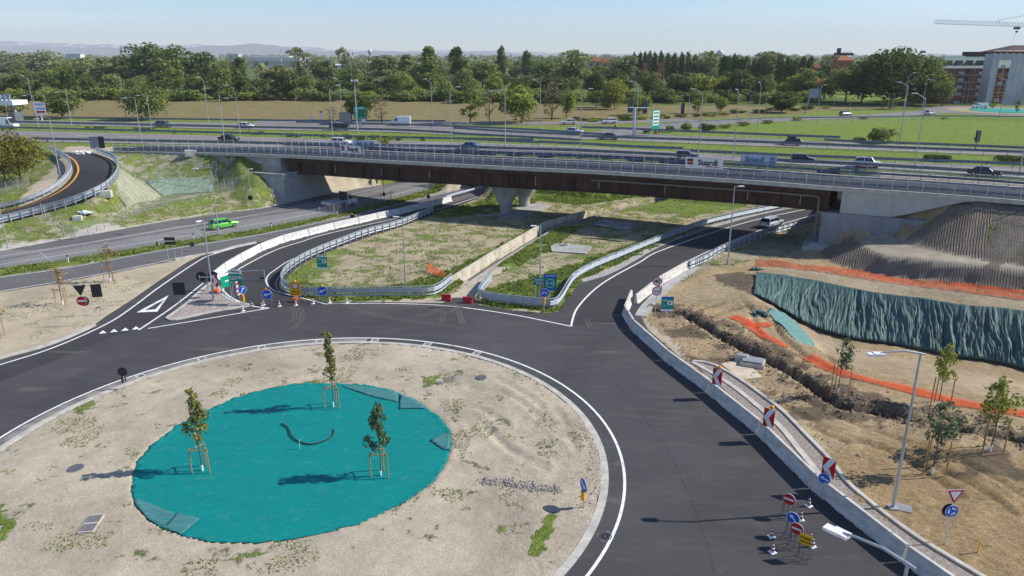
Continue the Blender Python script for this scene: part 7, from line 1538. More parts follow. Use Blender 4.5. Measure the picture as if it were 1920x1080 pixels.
for i in range(30):
    u = 1070 + 480 * (i + random.random()) / 30; vb_ = float(np.interp(u, [1070, 1200, 1300, 1500, 1560], [228, 224, 218, 206, 202])) + random.uniform(-2, 2)
    tree(random.choice(['bm', 'bd', 'bb']), u, vb_, vb_ - random.uniform(4, 10), random.uniform(14, 26), lm_label('low shrub along the olive field', u), group='shrubs along the olive field', cat='bush')
for u, vb, h, wp, key in [(1212, 250, 8, 16, 'bm'), (1232, 250, 8, 14, 'bb'), (1257, 248, 14, 22, 'bm'), (1288, 245, 16, 30, 'bm'), (1327, 247, 18, 30, 'bd'), (1360, 240, 10, 26, 'bb'), (1395, 236, 9, 26, 'bm'), (1440, 232, 8, 22, 'bm'), (1494, 226, 9, 18, 'bb'), (1170, 226, 10, 24, 'bd'), (1770, 223, 4, 14, 'bb'), (1620, 223, 5, 20, 'bb')]:
    tree(key, u, vb, vb - h, wp, lm_label('low bush on the side road verge', u), group='verge bushes', cat='bush')
tree('bm', 1650, 269, 236, 58, 'big loose bush at the near edge of the bright green field', cat='bush'); tree('bm', 1612, 266, 256, 30, 'small bush left of the big loose one in the green field', cat='bush')
tree('am', 1668, 205, 184, 36, 'pale shrubby tree behind the pair of tall lamps', cat='tree'); tree('rm', 1765, 200, 146, 44, 'green tree at the left foot of the brick building')
tree('am', 1860, 205, 186, 12, 'young tree on the far roundabout, left one', cat='tree'); tree('am', 1905, 213, 186, 11, 'young tree on the far roundabout, right one', cat='tree')
MED = [(164, 243, 8, 13), (191, 243, 8, 24), (259, 245, 8, 17), (281, 246, 8, 26), (317, 249, 7, 7), (330, 249, 7, 11), (467, 251, 6, 14), (487, 252, 7, 20), (545, 256, 8, 20), (561, 257, 7, 16), (609, 257, 7, 15), (648, 259, 9, 19), (659, 260, 8, 14), (679, 262, 9, 20), (702, 261, 9, 24), (717, 263, 9, 14), (731, 263, 10, 22), (749, 264, 8, 13), (794, 264, 6, 12)]
for i, (u, v, h, wp) in enumerate(MED): tree('bd' if i % 2 else 'bm', u, v, v - h, wp, '%s rounded evergreen bush from the left on the motorway median' % ORD[i], group='median bushes', cat='bush')
tree('bb', 720, 271, 254, 24, 'pale feathery plant on the median above the mirrored banner', cat='bush')
for u, v, wp, h, lab in ((1756, 303, 36, 12, 'clipped reddish green hedge block on the median, left one'), (1901, 308, 54, 16, 'clipped reddish green hedge block on the median at the right edge')):
    p = W(u, v, ZH); zc = p.y * .953 + 5.6; w_ = wp * zc / F; hh_ = h * zc / F; rs = np.random.default_rng(int(u)); t = thing('clipped_hedge', p, R(-22), lab, 'hedge')
    c = np.stack([np.linspace(-w_ / 2, w_ / 2, 16), np.zeros(16), np.full(16, hh_ * .5)], 1); rad = np.full((16, 3), hh_ * .52); quads_obj('foliage', leaves(c, rad, 2600, .13, rs), L_mid, t); mb = MB(); mb.tube([(0, 0, -.2), (0, 0, hh_ * .5)], .08, 6); mb.build('stem', M_bark, t)
for (u, v, ut, vt, wp, lab) in ((12, 350, 15, 258, 96, 'yellow-leaved tree at the left edge inside the ramp curve'), (40, 341, 62, 240, 122, 'larger yellow-leaved tree leaning to the right inside the ramp curve')):
    p = G(u, v); zc = p.y * .953 + (HC - p.z) * .3; P_, used, h0, w0 = TP_['near']; el = math.atan(-(vt - 540) / F) - PITCH; h = HC + p.y * math.tan(el) - p.z; w_ = wp * zc / F
    o = place(P_, used, p, random.random() * 6, lab, (w_ / w0, w_ / w0, h / h0), 'trees inside the ramp curve'); TP_['near'][1] = True
rs = np.random.default_rng(5); C_ = []; R_ = []
for y in (640, 800, 1000, 1300, 1700, 2200, 3000, 3900):
    n_ = int(y * 1.7 / (9 + y * .006)); x = (rs.random(n_) - .5) * y * 1.9; hgt = (7 + 6 * rs.random(n_)) * (1 + y / 4500); keep = np.ones(n_, bool) if y > 900 else (rs.random(n_) < .75)
    uu = 960 + F * x / (y * .953); keep &= ~((uu > 470) & (uu < 545) & (y < 1600)); x, hgt = x[keep], hgt[keep]
    C_.append(np.stack([x, y + (rs.random(len(x)) - .5) * y * .12, ZH + hgt * .45], 1)); R_.append(np.stack([hgt * (.55 + .3 * rs.random(len(x))), hgt * .5, hgt * .6], 1))
C_ = np.concatenate(C_); R_ = np.concatenate(R_); v = leaves(C_, R_, 60000, 2.1, rs, fill=.3)
o = quads_obj('far_woods', v, L_mid); o['kind'] = 'stuff'; tag(o, 'distant woods merging into one dark band below the horizon', 'woods')

def scatter(name, n, pred_mask, hmin, hmax, m, label, seed, blades=5, rmax=150, wd=.06):
    rs = np.random.default_rng(seed); ok = pred_mask & (RR < rmax) & (Z < 8); w_ = (RR ** 2 * 1.0) * ok; w_[:, :20] = 0; w_[:, -20:] = 0
    w_ = w_ / np.maximum(RR, 40) ** .6; f = w_.ravel() / w_.sum(); idx = rs.choice(f.size, n, p=f); i, j = np.unravel_index(idx, X.shape); i = np.minimum(i, ni - 2); j = np.minimum(j, nj - 2)
    a, b = rs.random(n), rs.random(n); lerp = lambda A: (A[i, j] * (1 - a) + A[i + 1, j] * a) * (1 - b) + (A[i, j + 1] * (1 - a) + A[i + 1, j + 1] * a) * b
    x, y, z = lerp(X), lerp(Y), lerp(Z); h = hmin + (hmax - hmin) * rs.random(n) ** 1.5; V = []
    for k in range(blades):
        t = rs.random(n) * 6.28; r_ = h * (.15 + .6 * rs.random(n)); cx, cy = np.cos(t), np.sin(t); w2 = wd * (.6 + rs.random(n)) * (1 + h)
        p0 = np.stack([x + cx * r_ * .3 - cy * w2, y + cy * r_ * .3 + cx * w2, z - .02], 1); p1 = np.stack([x + cx * r_ * .3 + cy * w2, y + cy * r_ * .3 - cx * w2, z - .02], 1); p2 = np.stack([x + cx * r_, y + cy * r_, z + h * (.6 + .4 * rs.random(n))], 1)
        V.append(np.stack([p0, p1, p2], 1))
    o = quads_obj(name, np.concatenate(V).reshape(-1, 3), m, None, 3); o['kind'] = 'stuff'; return tag(o, label, 'weeds')
gr = MK[..., 0]; pn = fbm(X * .45, Y * .45, 4, 61)
inr = inroad | inm | (dch < .95) | (dI < island_r)
lush = (gr > .84) & (RR < 150) & ~inr & (Y < he_y - 4) & (pn > .34); thin = (gr > .3) & (gr <= .84) & ~inr & (Y < he_y - 2) & (pn > .47)
scatter('weeds', 30000, lush, .08, .38, L_weed, 'lush weeds beside the channel, guardrails and low roads', 1)
scatter('weeds', 8000, thin, .05, .2, L_weed, 'sparse weeds on the dry meadow and grassy banks', 2)
isl = (dI < island_r - 1.6) & ~inm & (pn > .64); scatter('grass_tufts', 5200, isl, .03, .09, L_weed, 'small green grass tufts scattered over the island soil', 3, 4, 75, .035)
lf = in_poly(X, Y, poly([(-100, 620), (0, 560), (320, 495), (200, 590), (100, 645), (0, 668)])) & (pn > .56); scatter('grass_tufts', 1300, lf, .03, .12, L_weed, 'grass tufts on the bare field left of the roundabout', 4, 4, 110, .04)
def sapling(m, n, seed, h=5.6, w=1.5, base=1.9, size=.10):
    rs = np.random.default_rng(seed); t = thing('young_tree', (0, 0, 0), 0, 'x', 'young tree'); mb = MB()
    pts = [Vector((0, 0, 0)), Vector((.05, .02, h * .3)), Vector((-.04, .05, h * .6)), Vector((.06, 0, h * .97))]; mb.tube(pts, [.045, .04, .028, .01], 7)
    k = 26; zz = np.linspace(base + .2, h * .97, k); prof = np.sin(np.pi * np.clip((zz - base) / (h - base) * .82 + .14, 0, 1)) ** .7; c = np.stack([rs.normal(size=k) * w * .2 * prof, rs.normal(size=k) * w * .2 * prof, zz], 1); rad = (w * (.07 + .17 * rs.random(k)) * prof + .05)[:, None] * np.array([1, 1, 1.1])
    for i in range(k): mb.tube([(0, 0, zz[i] - .35), (c[i][0] * 1.6, c[i][1] * 1.6, zz[i] + .05)], [.014, .005], 4)
    mb.build('trunk', M_bark, t); v = leaves(c, rad, n, size, rs, shell=.3, fill=.4); quads_obj('foliage', v, m, t)
    mb = MB(); mb.tube([(0, 0, 0), (0, 0, .42)], .07, 10); mb.build('trunk_guard', M_signwhite, t); return t
def stakes(frame=True, h=1.75, w=.62):
    t = thing('tree_stakes', (0, 0, 0), 0, 'x', 'tree stakes'); P = [Vector((math.cos(a) * w, math.sin(a) * w, 0)) for a in (R(200), R(-30), R(85))]
    for p in P: mb = MB(); mb.tube([p + Vector((0, 0, -.2)), p * .96 + Vector((0, 0, h))], .042, 8); mb.build('stake', M_wood, t)
    if frame:
        for i in range(3): a, b = P[i] * .96, P[(i + 1) % 3] * .96; mb = MB(); mb.tube([a + Vector((0, 0, h - .12)), b + Vector((0, 0, h - .12))], .036, 8); mb.build('rail', M_wood, t)
    return t
SPL = [('a', L_sap, 430, 1, 5.6, 1.35, 'left'), ]
sp_kinds = {'sap': [sapling(L_sap, 800, 1), False], 'sapd': [sapling(L_sapd, 850, 2, 5.0, 1.7), False], 'dry': [sapling(L_dry, 170, 3, 4.4, 2.0, 1.7, .11), False], 'rt': [sapling(L_bright, 800, 4, 5.0, 2.2, 2.0), False], 'rtd': [sapling(L_sapd, 420, 5, 4.8, 2.3, 2.1, .11), False]}
st = {True: [stakes(True), False], False: [stakes(False, 2.5, .75), False]}
for (k, u, v, hh_, fr, lab, w_) in [('sap', 380, 884, 1.05, True, 'young tree at the left of the turquoise sheet, leafy and narrow', 1.0), ('sap', 625, 764, 1.10, True, 'young tree at the top of the turquoise sheet, tallest and thinnest', .85), ('sapd', 714, 893, 1.0, True, 'dark-leaved young tree at the right of the turquoise sheet', .85),
        ('dry', 118, 571, 1.0, True, 'half-bare young tree on the left field, nearer one', 1), ('dry', 207, 528, 1.05, True, 'half-bare young tree on the left field, beside the lane', 1), ('dry', -2, 633, 1.0, True, 'young tree cut by the left picture edge', 1),
        ('rtd', 1571, 737, .95, False, 'sparse dark young tree by the trench, left one', .8), ('rt', 1759, 762, 1.0, False, 'bright young tree behind the orange mesh at right', .85), ('rtd', 1747, 888, 1.05, False, 'dark young tree on the sand beside the big white lamp', 1.05), ('rt', 1856, 846, 1.05, False, 'yellow-green young tree nearest the right edge', 1.1)]:
    p = G(u, v); P_, used = sp_kinds[k]; place(P_, used, p, random.random() * 6, lab, (w_, w_, hh_), 'young staked trees'); sp_kinds[k][1] = True
    S_, used = st[fr]; place(S_, used, p, R(random.uniform(-12, 12)), 'wooden stakes around the ' + lab.replace('young tree', 'sapling').replace(' on the left field', '').replace('nearer one', 'nearer the corner')[:200], (1, 1, 1), 'wooden tree stakes'); st[fr][1] = True
def paint(name, c): return mat('paint_' + name, c, .28, .15, c2=tuple(x * .95 for x in c), spec=.5, coat=.5)
PAINT = {k: paint(k, c) for k, c in dict(green=(.10, .62, .03), white=(.78, .78, .77), black=(.018, .02, .026), silver=(.60, .65, .72), grey=(.16, .18, .20), blue=(.10, .19, .32), red=(.4, .02, .02), darkblue=(.02, .03, .06)).items()}
def loft(mb, secs, mi=0):
    n = len(secs[0]); vs = [v for s in secs for v in s]
    fs = [(i * n + k, i * n + (k + 1) % n, (i + 1) * n + (k + 1) % n, (i + 1) * n + k) for i in range(len(secs) - 1) for k in range(n)] + [tuple(range(n)), tuple((len(secs) - 1) * n + k for k in range(n - 1, -1, -1))]
    mb.add(vs, fs, mi)
CARS = {'hatch': (4.2, 1.8, 1.48, [(0, .62, .80), (.04, .78, .88), (.27, .93, .93), (.62, .96, .95), (.97, .98, .93), (1, .86, .86)], (.26, .40, .86, .97)),
        'saloon': (4.8, 1.85, 1.45, [(0, .60, .78), (.04, .74, .86), (.29, .90, .93), (.75, .93, .95), (.96, .90, .93), (1, .74, .84)], (.28, .41, .70, .86)),
        'estate': (4.7, 1.85, 1.50, [(0, .62, .80), (.04, .76, .88), (.28, .92, .93), (.65, .95, .95), (.97, .98, .93), (1, .82, .86)], (.27, .40, .90, .98)),
        'suv': (4.4, 1.88, 1.68, [(0, .72, .82), (.04, .92, .9), (.26, 1.06, .94), (.62, 1.08, .96), (.97, 1.10, .94), (1, .95, .86)], (.25, .36, .88, .98))}
def car(kind, col, loc, ang, label, group='cars on the roads', roofbox=False, rails=False, stripe=False):
    L_, W_, H_, prof, gh = CARS[kind]; t = thing(kind if kind in ('suv',) else {'hatch': 'hatchback_car', 'saloon': 'saloon_car', 'estate': 'estate_car'}[kind], loc, ang, label, 'car', group)
    t.name = {'hatch': 'hatchback_car', 'saloon': 'saloon_car', 'estate': 'estate_car', 'suv': 'suv_car'}[kind]
    X_ = lambda f: L_ / 2 - f * L_                      # f=0 nose at +X
    mb = MB(); secs = []
    for f, zt, wf in prof:
        w = W_ / 2 * wf; zb = .28 if 0.02 < f < .98 else .38
        secs.append([Vector((X_(f), y, z)) for y, z in ((-w * .93, zb), (-w, .5), (-w, zt - .14), (-w * .88, zt), (w * .88, zt), (w, zt - .14), (w, .5), (w * .93, zb))])
    loft(mb, secs); mb.build('body', PAINT[col], t, False)
    f0, f1, f2, f3 = gh; zb = [np.interp(f, [p[0] for p in prof], [p[1] for p in prof]) - .03 for f in gh]; wb, wr = W_ / 2 * .86, W_ / 2 * .68
    mb = MB(); vs = [Vector((X_(f0), -wb, zb[0])), Vector((X_(f3), -wb, zb[3])), Vector((X_(f3), wb, zb[3])), Vector((X_(f0), wb, zb[0])), Vector((X_(f1), -wr, H_ - .05)), Vector((X_(f2), -wr, H_ - .05)), Vector((X_(f2), wr, H_ - .05)), Vector((X_(f1), wr, H_ - .05))]
    mb.add(vs, [(0, 1, 5, 4), (1, 2, 6, 5), (2, 3, 7, 6), (3, 0, 4, 7), (4, 5, 6, 7)]); mb.build('windows', M_glass, t)
    mb = MB(); x1, x2 = X_(f1) + .04, X_(f2) - .04; mb.extrude([Vector((x1, 0, 0)), Vector(((x1 + x2) / 2, 0, .03)), Vector((x2, 0, 0))], [(-wr - .02, H_ - .08), (wr + .02, H_ - .08), (wr * .85, H_), (-wr * .85, H_)])
    for f_a, f_b in ((f0, f1), ((f1 + f2) / 2 + .01, (f1 + f2) / 2), (f3, f2)):
        for s in (-1, 1):
            a = Vector((X_(f_a), s * (wb + .012), float(np.interp(f_a, [p[0] for p in prof], [p[1] for p in prof])) - .05)); b = Vector((X_(f_b), s * (wr + .012), H_ - .06)); mb.tube([a, b], .045, 5)
    mb.build('roof', PAINT[col], t)
    for fx in (.19, .81):
        for s in (-1, 1):
            x = X_(fx); y = s * (W_ / 2 - .1); mb = MB(); mb.tube([(x, y - .11, .33), (x, y + .11, .33)], .33, 18); wh = mb.build('wheel', M_tyre, t); mb = MB(); mb.tube([(x, y + s * .10, .33), (x, y + s * .125, .33)], .2, 12); mb.build('rim', M_rim, wh)
    for s in (-1, 1):
        mb = MB(); mb.box(L_ / 2 - .30, s * W_ * .36 - .17, .60, L_ / 2 - .03, s * W_ * .36 + .17, .73); mb.build('headlight', M_lampwhite, t)
        mb = MB(); mb.box(-L_ / 2 - .012, s * W_ * .38 - .14, .72, -L_ / 2 + .16, s * W_ * .38 + .14, .88); mb.build('tail_light', M_lampred, t)
        mb = MB(); mb.box(X_(f0) - .35, s * (W_ / 2 + .08) - .09, .92, X_(f0) - .15, s * (W_ / 2 + .08) + .09, 1.06); mb.build('mirror', PAINT[col], t)
    mb = MB(); mb.box(-L_ / 2 - .015, -.26, .52, -L_ / 2 + .02, .26, .63); mb.build('number_plate', M_signwhite, t)
    if roofbox: mb = MB(); mb.box(-1.1, -.42, H_ + .06, .7, .42, H_ + .38); mb.build('roof_box', M_black, t)
    if rails:
        for s in (-1, 1): mb = MB(); mb.tube([(X_(f1) - .1, s * wr * .9, H_ + .05), (X_(f2) + .1, s * wr * .9, H_ + .05)], .03, 6); mb.build('roof_rail', M_black, t)
    return t
def head(line_, p): i = min(range(1, len(line_) - 1), key=lambda k: (line_[k] - p).length); d = line_[i + 1] - line_[i - 1]; return math.atan2(d.y, d.x)
def on_hwy(kind, col, u, v, line_, back, label, **k):
    p = W(u, v, ZH + .05); return car(kind, col, p, head(line_, p) + (math.pi if back else 0), label, 'cars on the motorway', **k)
p = W(420, 427.5, 0); q = W(455, 421.5, 0); car('hatch', 'green', p + Vector((0, 0, .02)), math.atan2(q.y - p.y, q.x - p.x), 'bright lime green hatchback on the low road in front of the grassy bank')
p = W(1446, 424, 0); q = W(1470, 413, 0); car('estate', 'silver', p + Vector((0, 0, .02)), math.atan2(q.y - p.y, q.x - p.x) + R(-6), 'silver-white estate car on the right-hand ramp just beyond the viaduct shadow', rails=True)
on_hwy('saloon', 'black', 430, 264, lineE, False, 'black saloon on the near carriageway in front of the tall lamp, left part')
on_hwy('hatch', 'white', 640, 271, lineE, False, 'small white car behind the parapet next to the mirrored banner'); on_hwy('saloon', 'blue', 884, 279, lineE, False, 'blue car half hidden by the parapet, middle of the motorway')
on_hwy('hatch', 'grey', 1287, 297, lineE, False, 'grey car half hidden behind the large white banner'); on_hwy('hatch', 'black', 1505, 304, lineE, False, 'black hatchback right of the mirrored banner')
on_hwy('suv', 'white', 1625, 313, lineE, False, 'white off-roader with roof rails, near carriageway at right', rails=True); on_hwy('saloon', 'darkblue', 1845, 329, lineE, False, 'dark blue saloon near the right edge, partly behind the parapet')
on_hwy('estate', 'black', 1481, 272, lineB, True, 'black estate with roof box and red tail light on the far carriageway', roofbox=True); on_hwy('saloon', 'black', 1141, 261, lineB, True, 'black saloon on the far carriageway above the grass median')
on_hwy('suv', 'grey', 308, 238, lineA, False, 'dark silver car on the far carriageway right of the big round tree'); on_hwy('hatch', 'white', 461, 240, lineA, False, 'white car on the far carriageway right of the lower lamp')
on_hwy('hatch', 'white', 1066, 233, third, True, 'small white car on the side road, left of the red triangle'); on_hwy('hatch', 'silver', 1142, 231.5, third, True, 'small silver car on the side road, right of the bright tree'); on_hwy('saloon', 'silver', 1075, 250, lineA, False, 'pale car half hidden by rails right of the brown leafless tree')
on_hwy('hatch', 'grey', 1585, 217, fourth, False, 'grey car on the far side road in front of the dark trees'); on_hwy('hatch', 'silver', 1743, 215, fourth, False, 'small grey-brown hatchback entering the far roundabout')
def van(col, loc, ang, label, L_=5.6, H_=2.45, W_=2.0, group='vans on the motorway'):
    t = thing('delivery_van', loc, ang, label, 'van', group); mb = MB(); secs = []
    for x, zt, wf in ((L_ / 2, .95, .85), (L_ / 2 - .1, 1.15, .95), (L_ / 2 - .95, 1.35, .98), (L_ / 2 - 1.75, H_ - .06, .98), (L_ / 2 - 2.1, H_, 1.0), (-L_ / 2 + .1, H_, 1.0), (-L_ / 2, H_ - .12, .97)):
        w = W_ / 2 * wf; wt_ = w * (.86 if zt > 1.5 else .95); secs.append([Vector((x, y, z)) for y, z in ((-w * .95, .35), (-w, .6), (-w, min(zt, 1.2) - .05), (-wt_, zt), (wt_, zt), (w, min(zt, 1.2) - .05), (w, .6), (w * .95, .35))])
    loft(mb, secs); mb.build('body', PAINT[col], t); mb = MB()
    a = [Vector((L_ / 2 - .93, s * W_ * .42, 1.38)) for s in (-1, 1)]; b = [Vector((L_ / 2 - 1.66, s * W_ * .39, H_ - .22)) for s in (1, -1)]; mb.add([q_ + Vector((.05, 0, .04)) for q_ in a + b], [(0, 1, 2, 3)]); mb.build('windscreen', M_glass, t)
    for s in (-1, 1):
        mb = MB(); y = s * (W_ / 2 * .985 + .012); mb.add([Vector((L_ / 2 - 1.15, y, 1.25)), Vector((L_ / 2 - 2.2, y, 1.25)), Vector((L_ / 2 - 2.2, y * .93, H_ - .45)), Vector((L_ / 2 - 1.7, y * .93, H_ - .45))], [(0, 1, 2, 3)]); mb.build('side_window', M_glass, t)
    for x in (L_ / 2 - .95, -L_ / 2 + 1.05):
        for s in (-1, 1):
            y = s * (W_ / 2 - .1); mb = MB(); mb.tube([(x, y - .12, .35), (x, y + .12, .35)], .35, 16); wh = mb.build('wheel', M_tyre, t); mb = MB(); mb.tube([(x, y + s * .11, .35), (x, y + s * .135, .35)], .2, 12); mb.build('rim', M_rim, wh)
    for s in (-1, 1): mb = MB(); mb.box(L_ / 2 - .2, s * W_ * .36 - .15, .72, L_ / 2 + .01, s * W_ * .36 + .15, .92); mb.build('headlight', M_lampwhite, t)
    return t
p = W(751, 235, ZH + .05); van('white', p, head(third, p) + math.pi, 'white panel van on the road at the foot of the olive field')
p = W(638, 244, ZH + .05); van('black', p, head(lineA, p), 'black people carrier on the far carriageway beside the slim white panel', 5.0, 1.9)
p = W(1836, 203.5, ZH + .1); van('white', p, math.pi + .1, 'white van on the far roundabout in front of the scaffolding', 5.2, 2.0)
p = W(12, 241, ZH + .05); van('white', p, head(lineA, p), 'white lorry-like van at the toll canopy, left edge', 6.5, 2.9)
p = W(640, 389, 0); q = W(668, 383.5, 0); t = thing('flatbed_truck', p + Vector((0, 0, .02)), math.atan2(q.y - p.y, q.x - p.x), 'white flatbed truck with dark headboard on the low road in front of the stone abutment', 'truck')
mb = MB(); secs = []
for x, zt, wf in ((2.7, 1.05, .85), (2.6, 1.3, .95), (2.0, 1.5, .98), (1.45, 2.25, .9), (1.2, 2.3, .9), (.75, 2.3, .9)):
    w = 1.0 * wf; secs.append([Vector((x, y, z)) for y, z in ((-w, .45), (-1.0, .7), (-1.0, min(zt, 1.35)), (-w * .88, zt), (w * .88, zt), (1.0, min(zt, 1.35)), (1.0, .7), (w, .45))])
loft(mb, secs); mb.build('cab', PAINT['white'], t); mb = MB()
for s in (-1, 1): mb.add([Vector((1.85, s * 1.01, 1.38)), Vector((.95, s * 1.01, 1.38)), Vector((.95, s * .93, 2.05)), Vector((1.45, s * .93, 2.05))], [(0, 1, 2, 3)])
mb.add([Vector((2.06, -.82, 1.55)), Vector((2.06, .82, 1.55)), Vector((1.53, .75, 2.2)), Vector((1.53, -.75, 2.2))], [(0, 1, 2, 3)]); mb.build('windows', M_glass, t)
mb = MB(); mb.box(-3.3, -1.05, .95, .6, 1.05, 1.1); mb.box(-3.3, -1.08, 1.1, .6, -1.02, 1.38); mb.box(-3.3, 1.02, 1.1, .6, 1.08, 1.38); mb.box(-3.36, -1.05, 1.1, -3.3, 1.05, 1.38); mb.build('load_bed', M_galv, t)
mb = MB(); mb.box(.55, -1.05, 1.1, .65, 1.05, 2.65); mb.build('headboard', M_signback, t); mb = MB(); mb.box(-3.1, -.4, .6, 1.5, .4, .94); mb.build('chassis', M_black, t)
for x in (1.75, -2.1):
    for s in (-1, 1): mb = MB(); mb.tube([(x, s * .9 - .13, .36), (x, s * .9 + .13, .36)], .36, 16); wh = mb.build('wheel', M_tyre, t); mb = MB(); mb.tube([(x, s * 1.02, .36), (x, s * 1.05, .36)], .2, 12); mb.build('rim', M_rim, wh)
for s in (-1, 1): mb = MB(); mb.box(2.55, s * .7 - .15, .8, 2.72, s * .7 + .15, 1.0); mb.build('headlight', M_lampwhite, t)

def zat(v, y):                       # height seen at row v at distance y
    return HC + y * math.tan(math.atan(-(v - 540) / F) - PITCH)
def xat(u, y, z): return (u - 960) / F * (y * math.cos(PITCH) - (z - HC) * math.sin(PITCH))
M_win = mat('window_dark', (.03, .04, .05), .15, spec=.6); M_frame_b = mat('band_concrete', (.42, .42, .44), .8)
y0 = 300; xl = xat(1764, y0, 15); xr = xat(1925, y0, 15); zt = zat(129, y0); t = thing('brick_building', (xl, y0, ZH), R(3), 'red brick apartment block with green mansard roof beside the scaffolding', 'building'); wd_ = xr - xl + 6; hb = zt - ZH
mb = MB(); mb.box(0, 0, -1, wd_, 22, hb); mb.build('wall', M_brick, t)
mb = MB()
for k in range(1, 5): zz = hb * k / 5 + .2; mb.box(-.15, -.15, zz, wd_, -.01, zz + .22)
mb.box(-.6, -.8, hb, wd_, 0, hb + .35); mb.build('band', M_frame_b, t)
zr = zat(111, y0) - ZH; mb = MB(); o_ = .9
mb.add([Vector(q) for q in ((-.5, -.6, hb + .35), (wd_, -.6, hb + .35), (wd_, 22, hb + .35), (-.5, 22, hb + .35), (1.2, 2.0, zr), (wd_, 2.0, zr), (wd_, 20, zr), (1.2, 20, zr), (6, 9, zr + 1.3), (wd_, 9, zr + 1.3))], [(0, 1, 5, 4), (1, 2, 6, 5), (2, 3, 7, 6), (3, 0, 4, 7), (4, 5, 9, 8), (6, 7, 8, 9), (7, 4, 8), (5, 6, 9)]); rf = mb.build('roof', M_roofgreen, t)
mb = MB(); xh = xat(1822, y0 + 8, 24) - xl; mb.box(xh, 7, zr, xh + 7.5, 13, zat(97, y0 + 8) - ZH); mb.build('penthouse', mat('dark_brick', (.10, .05, .045), .8), t)
for k in range(4):                    # dormers in the mansard
    x = 1.6 + k * 4.2; mb = MB(); f_ = .5; mb.box(x, .15, hb + .9, x + 2.0, 1.6, zr - .4); d_ = mb.build('dormer', M_roofgreen, t); mb = MB(); mb.box(x + .2, .10, hb + 1.1, x + 1.8, .15, zr - .7); mb.build('pane', M_win, d_)
for k in range(5):
    for i in range(7):
        x = 1.2 + i * 2.75; zz = hb * k / 5 + (.9 if k else .3)
        if i in (2, 5): mb = MB(); mb.box(x - .4, -.7, zz - .25, x + 2.0, 0, zz + .75); mb.build('balcony', M_frame_b, t)
        mb = MB(); mb.box(x, -.06, zz, x + 1.35, -.005, zz + 1.65); mb.build('window', M_win, t)
xs0 = xat(1848, 294, 15); t = thing('scaffolding', (xs0, 292, ZH), R(3), 'scaffolding with white protective sheeting around the right end of the block', 'scaffolding'); hs = zat(101, 292) - ZH; ws = 24
mb = MB();
pl_ = [(0, 0, 2.6, hs), (7.2, 0, ws, hs)]
for a_, b_, c_, d_ in pl_: mb.box(a_, 0, b_, c_, .03, d_)
mb.box(2.6, 0, hs - 2.2, 7.2, .03, hs); mb.box(0, .03, 0, .03, 5, hs); mb.build('sheeting', M_sheet, t); mb = MB()
for i in range(11): x = i * 2.4; mb.tube([(x, -.12, -.5), (x, -.12, hs + 1.3)], .06, 5)
for k in range(9): zz = k * hs / 8; mb.tube([(0, -.12, zz), (ws, -.12, zz)], .05, 5)
mb.tube([(0, -.12, hs + 1.1), (ws, -.12, hs + 1.1)], .05, 5); mb.build('poles', M_galv, t)
for k in range(5): mb = MB(); zz = 1.2 + k * hs / 6; mb.box(3.0, -.6, zz, 6.6, .5, zz + .12); mb.box(3.2, -.5, zz + .12, 5.0, -.45, zz + 1.1); mb.build('platform', M_wood if k % 2 else M_frame_b, t)
xr0 = xat(1893, 310, 25); t = thing('tiled_roof_building', (xr0, 312, ZH), 0, 'dark brown hipped roof rising behind the scaffolding at the right edge', 'building'); zz = zat(97, 312) - ZH; mb = MB(); mb.box(0, 0, -1, 22, 16, zz); mb.build('wall', M_brick, t)
mb = MB(); mb.add([Vector(q) for q in ((-1, -1, zz), (23, -1, zz), (23, 17, zz), (-1, 17, zz), (7, 8, zz + 2.6), (17, 8, zz + 2.6))], [(0, 1, 5, 4), (1, 2, 5), (2, 3, 4, 5), (3, 0, 4)]); mb.build('roof', mat('dark_roof', (.10, .055, .045), .9, c2=(.06, .045, .045), scale=.6), t)
def house(u, vt, vb_, wpx, y, label, wall, roof, flat=False, z0=ZH, extra=None, name='house'):
    zt = zat(vt, y); zb_ = z0; x = xat(u, y, zt); w = wpx / F * y * .953; t = thing(name, (x, y, z0), R(random.uniform(-6, 6)), label, 'building', None); h = zt - z0; rh = 0 if flat else min(3.0 * y / 500, h * .3)
    mb = MB(); mb.box(-w / 2, 0, -1, w / 2, w * .6, h - rh); mb.build('wall', wall, t); mb = MB(); hh_ = h - rh
    if flat: mb.box(-w / 2 - .3, -.3, hh_, w / 2 + .3, w * .6 + .3, hh_ + .5 * y / 500)
    else: mb.add([Vector(q) for q in ((-w / 2 - .5, -.5, hh_), (w / 2 + .5, -.5, hh_), (w / 2 + .5, w * .6 + .5, hh_), (-w / 2 - .5, w * .6 + .5, hh_), (-w * .2, w * .3, h), (w * .2, w * .3, h))], [(0, 1, 5, 4), (1, 2, 5), (2, 3, 4, 5), (3, 0, 4)])
    mb.build('roof', roof, t); n_ = max(2, int(w / 5)); rows = max(1, int(hh_ / 3.6))
    if name != 'house': mb = MB(); mb.box(-w * .46, -.1, hh_ * .25, w * .46, -.005, hh_ * .7); mb.build('glazed_band', MATS['sign_back'] if False else M_frame_b, t); return t
    for r_ in range(rows):
        mb = MB()
        for i in range(n_): x0 = -w / 2 + w * (i + .3) / n_; mb.box(x0, -.05, hh_ - 2.8 - r_ * 3.4, x0 + w / n_ * .4, -.005, hh_ - 1.2 - r_ * 3.4)
        mb.build('window_row', M_win, t)
    return t
M_wwall = mat('white_wall', (.66, .66, .66), .8); M_wroof = mat('pale_roof', (.55, .55, .55), .8)
ob = mat('orange_wall', (.48, .17, .08), .9)
house(1586, 104, 0, 30, 430, 'brick building with pitched roof and antennas above the olive trees', M_terra, M_terra); t = bpy.data.objects['house']; mb = MB()
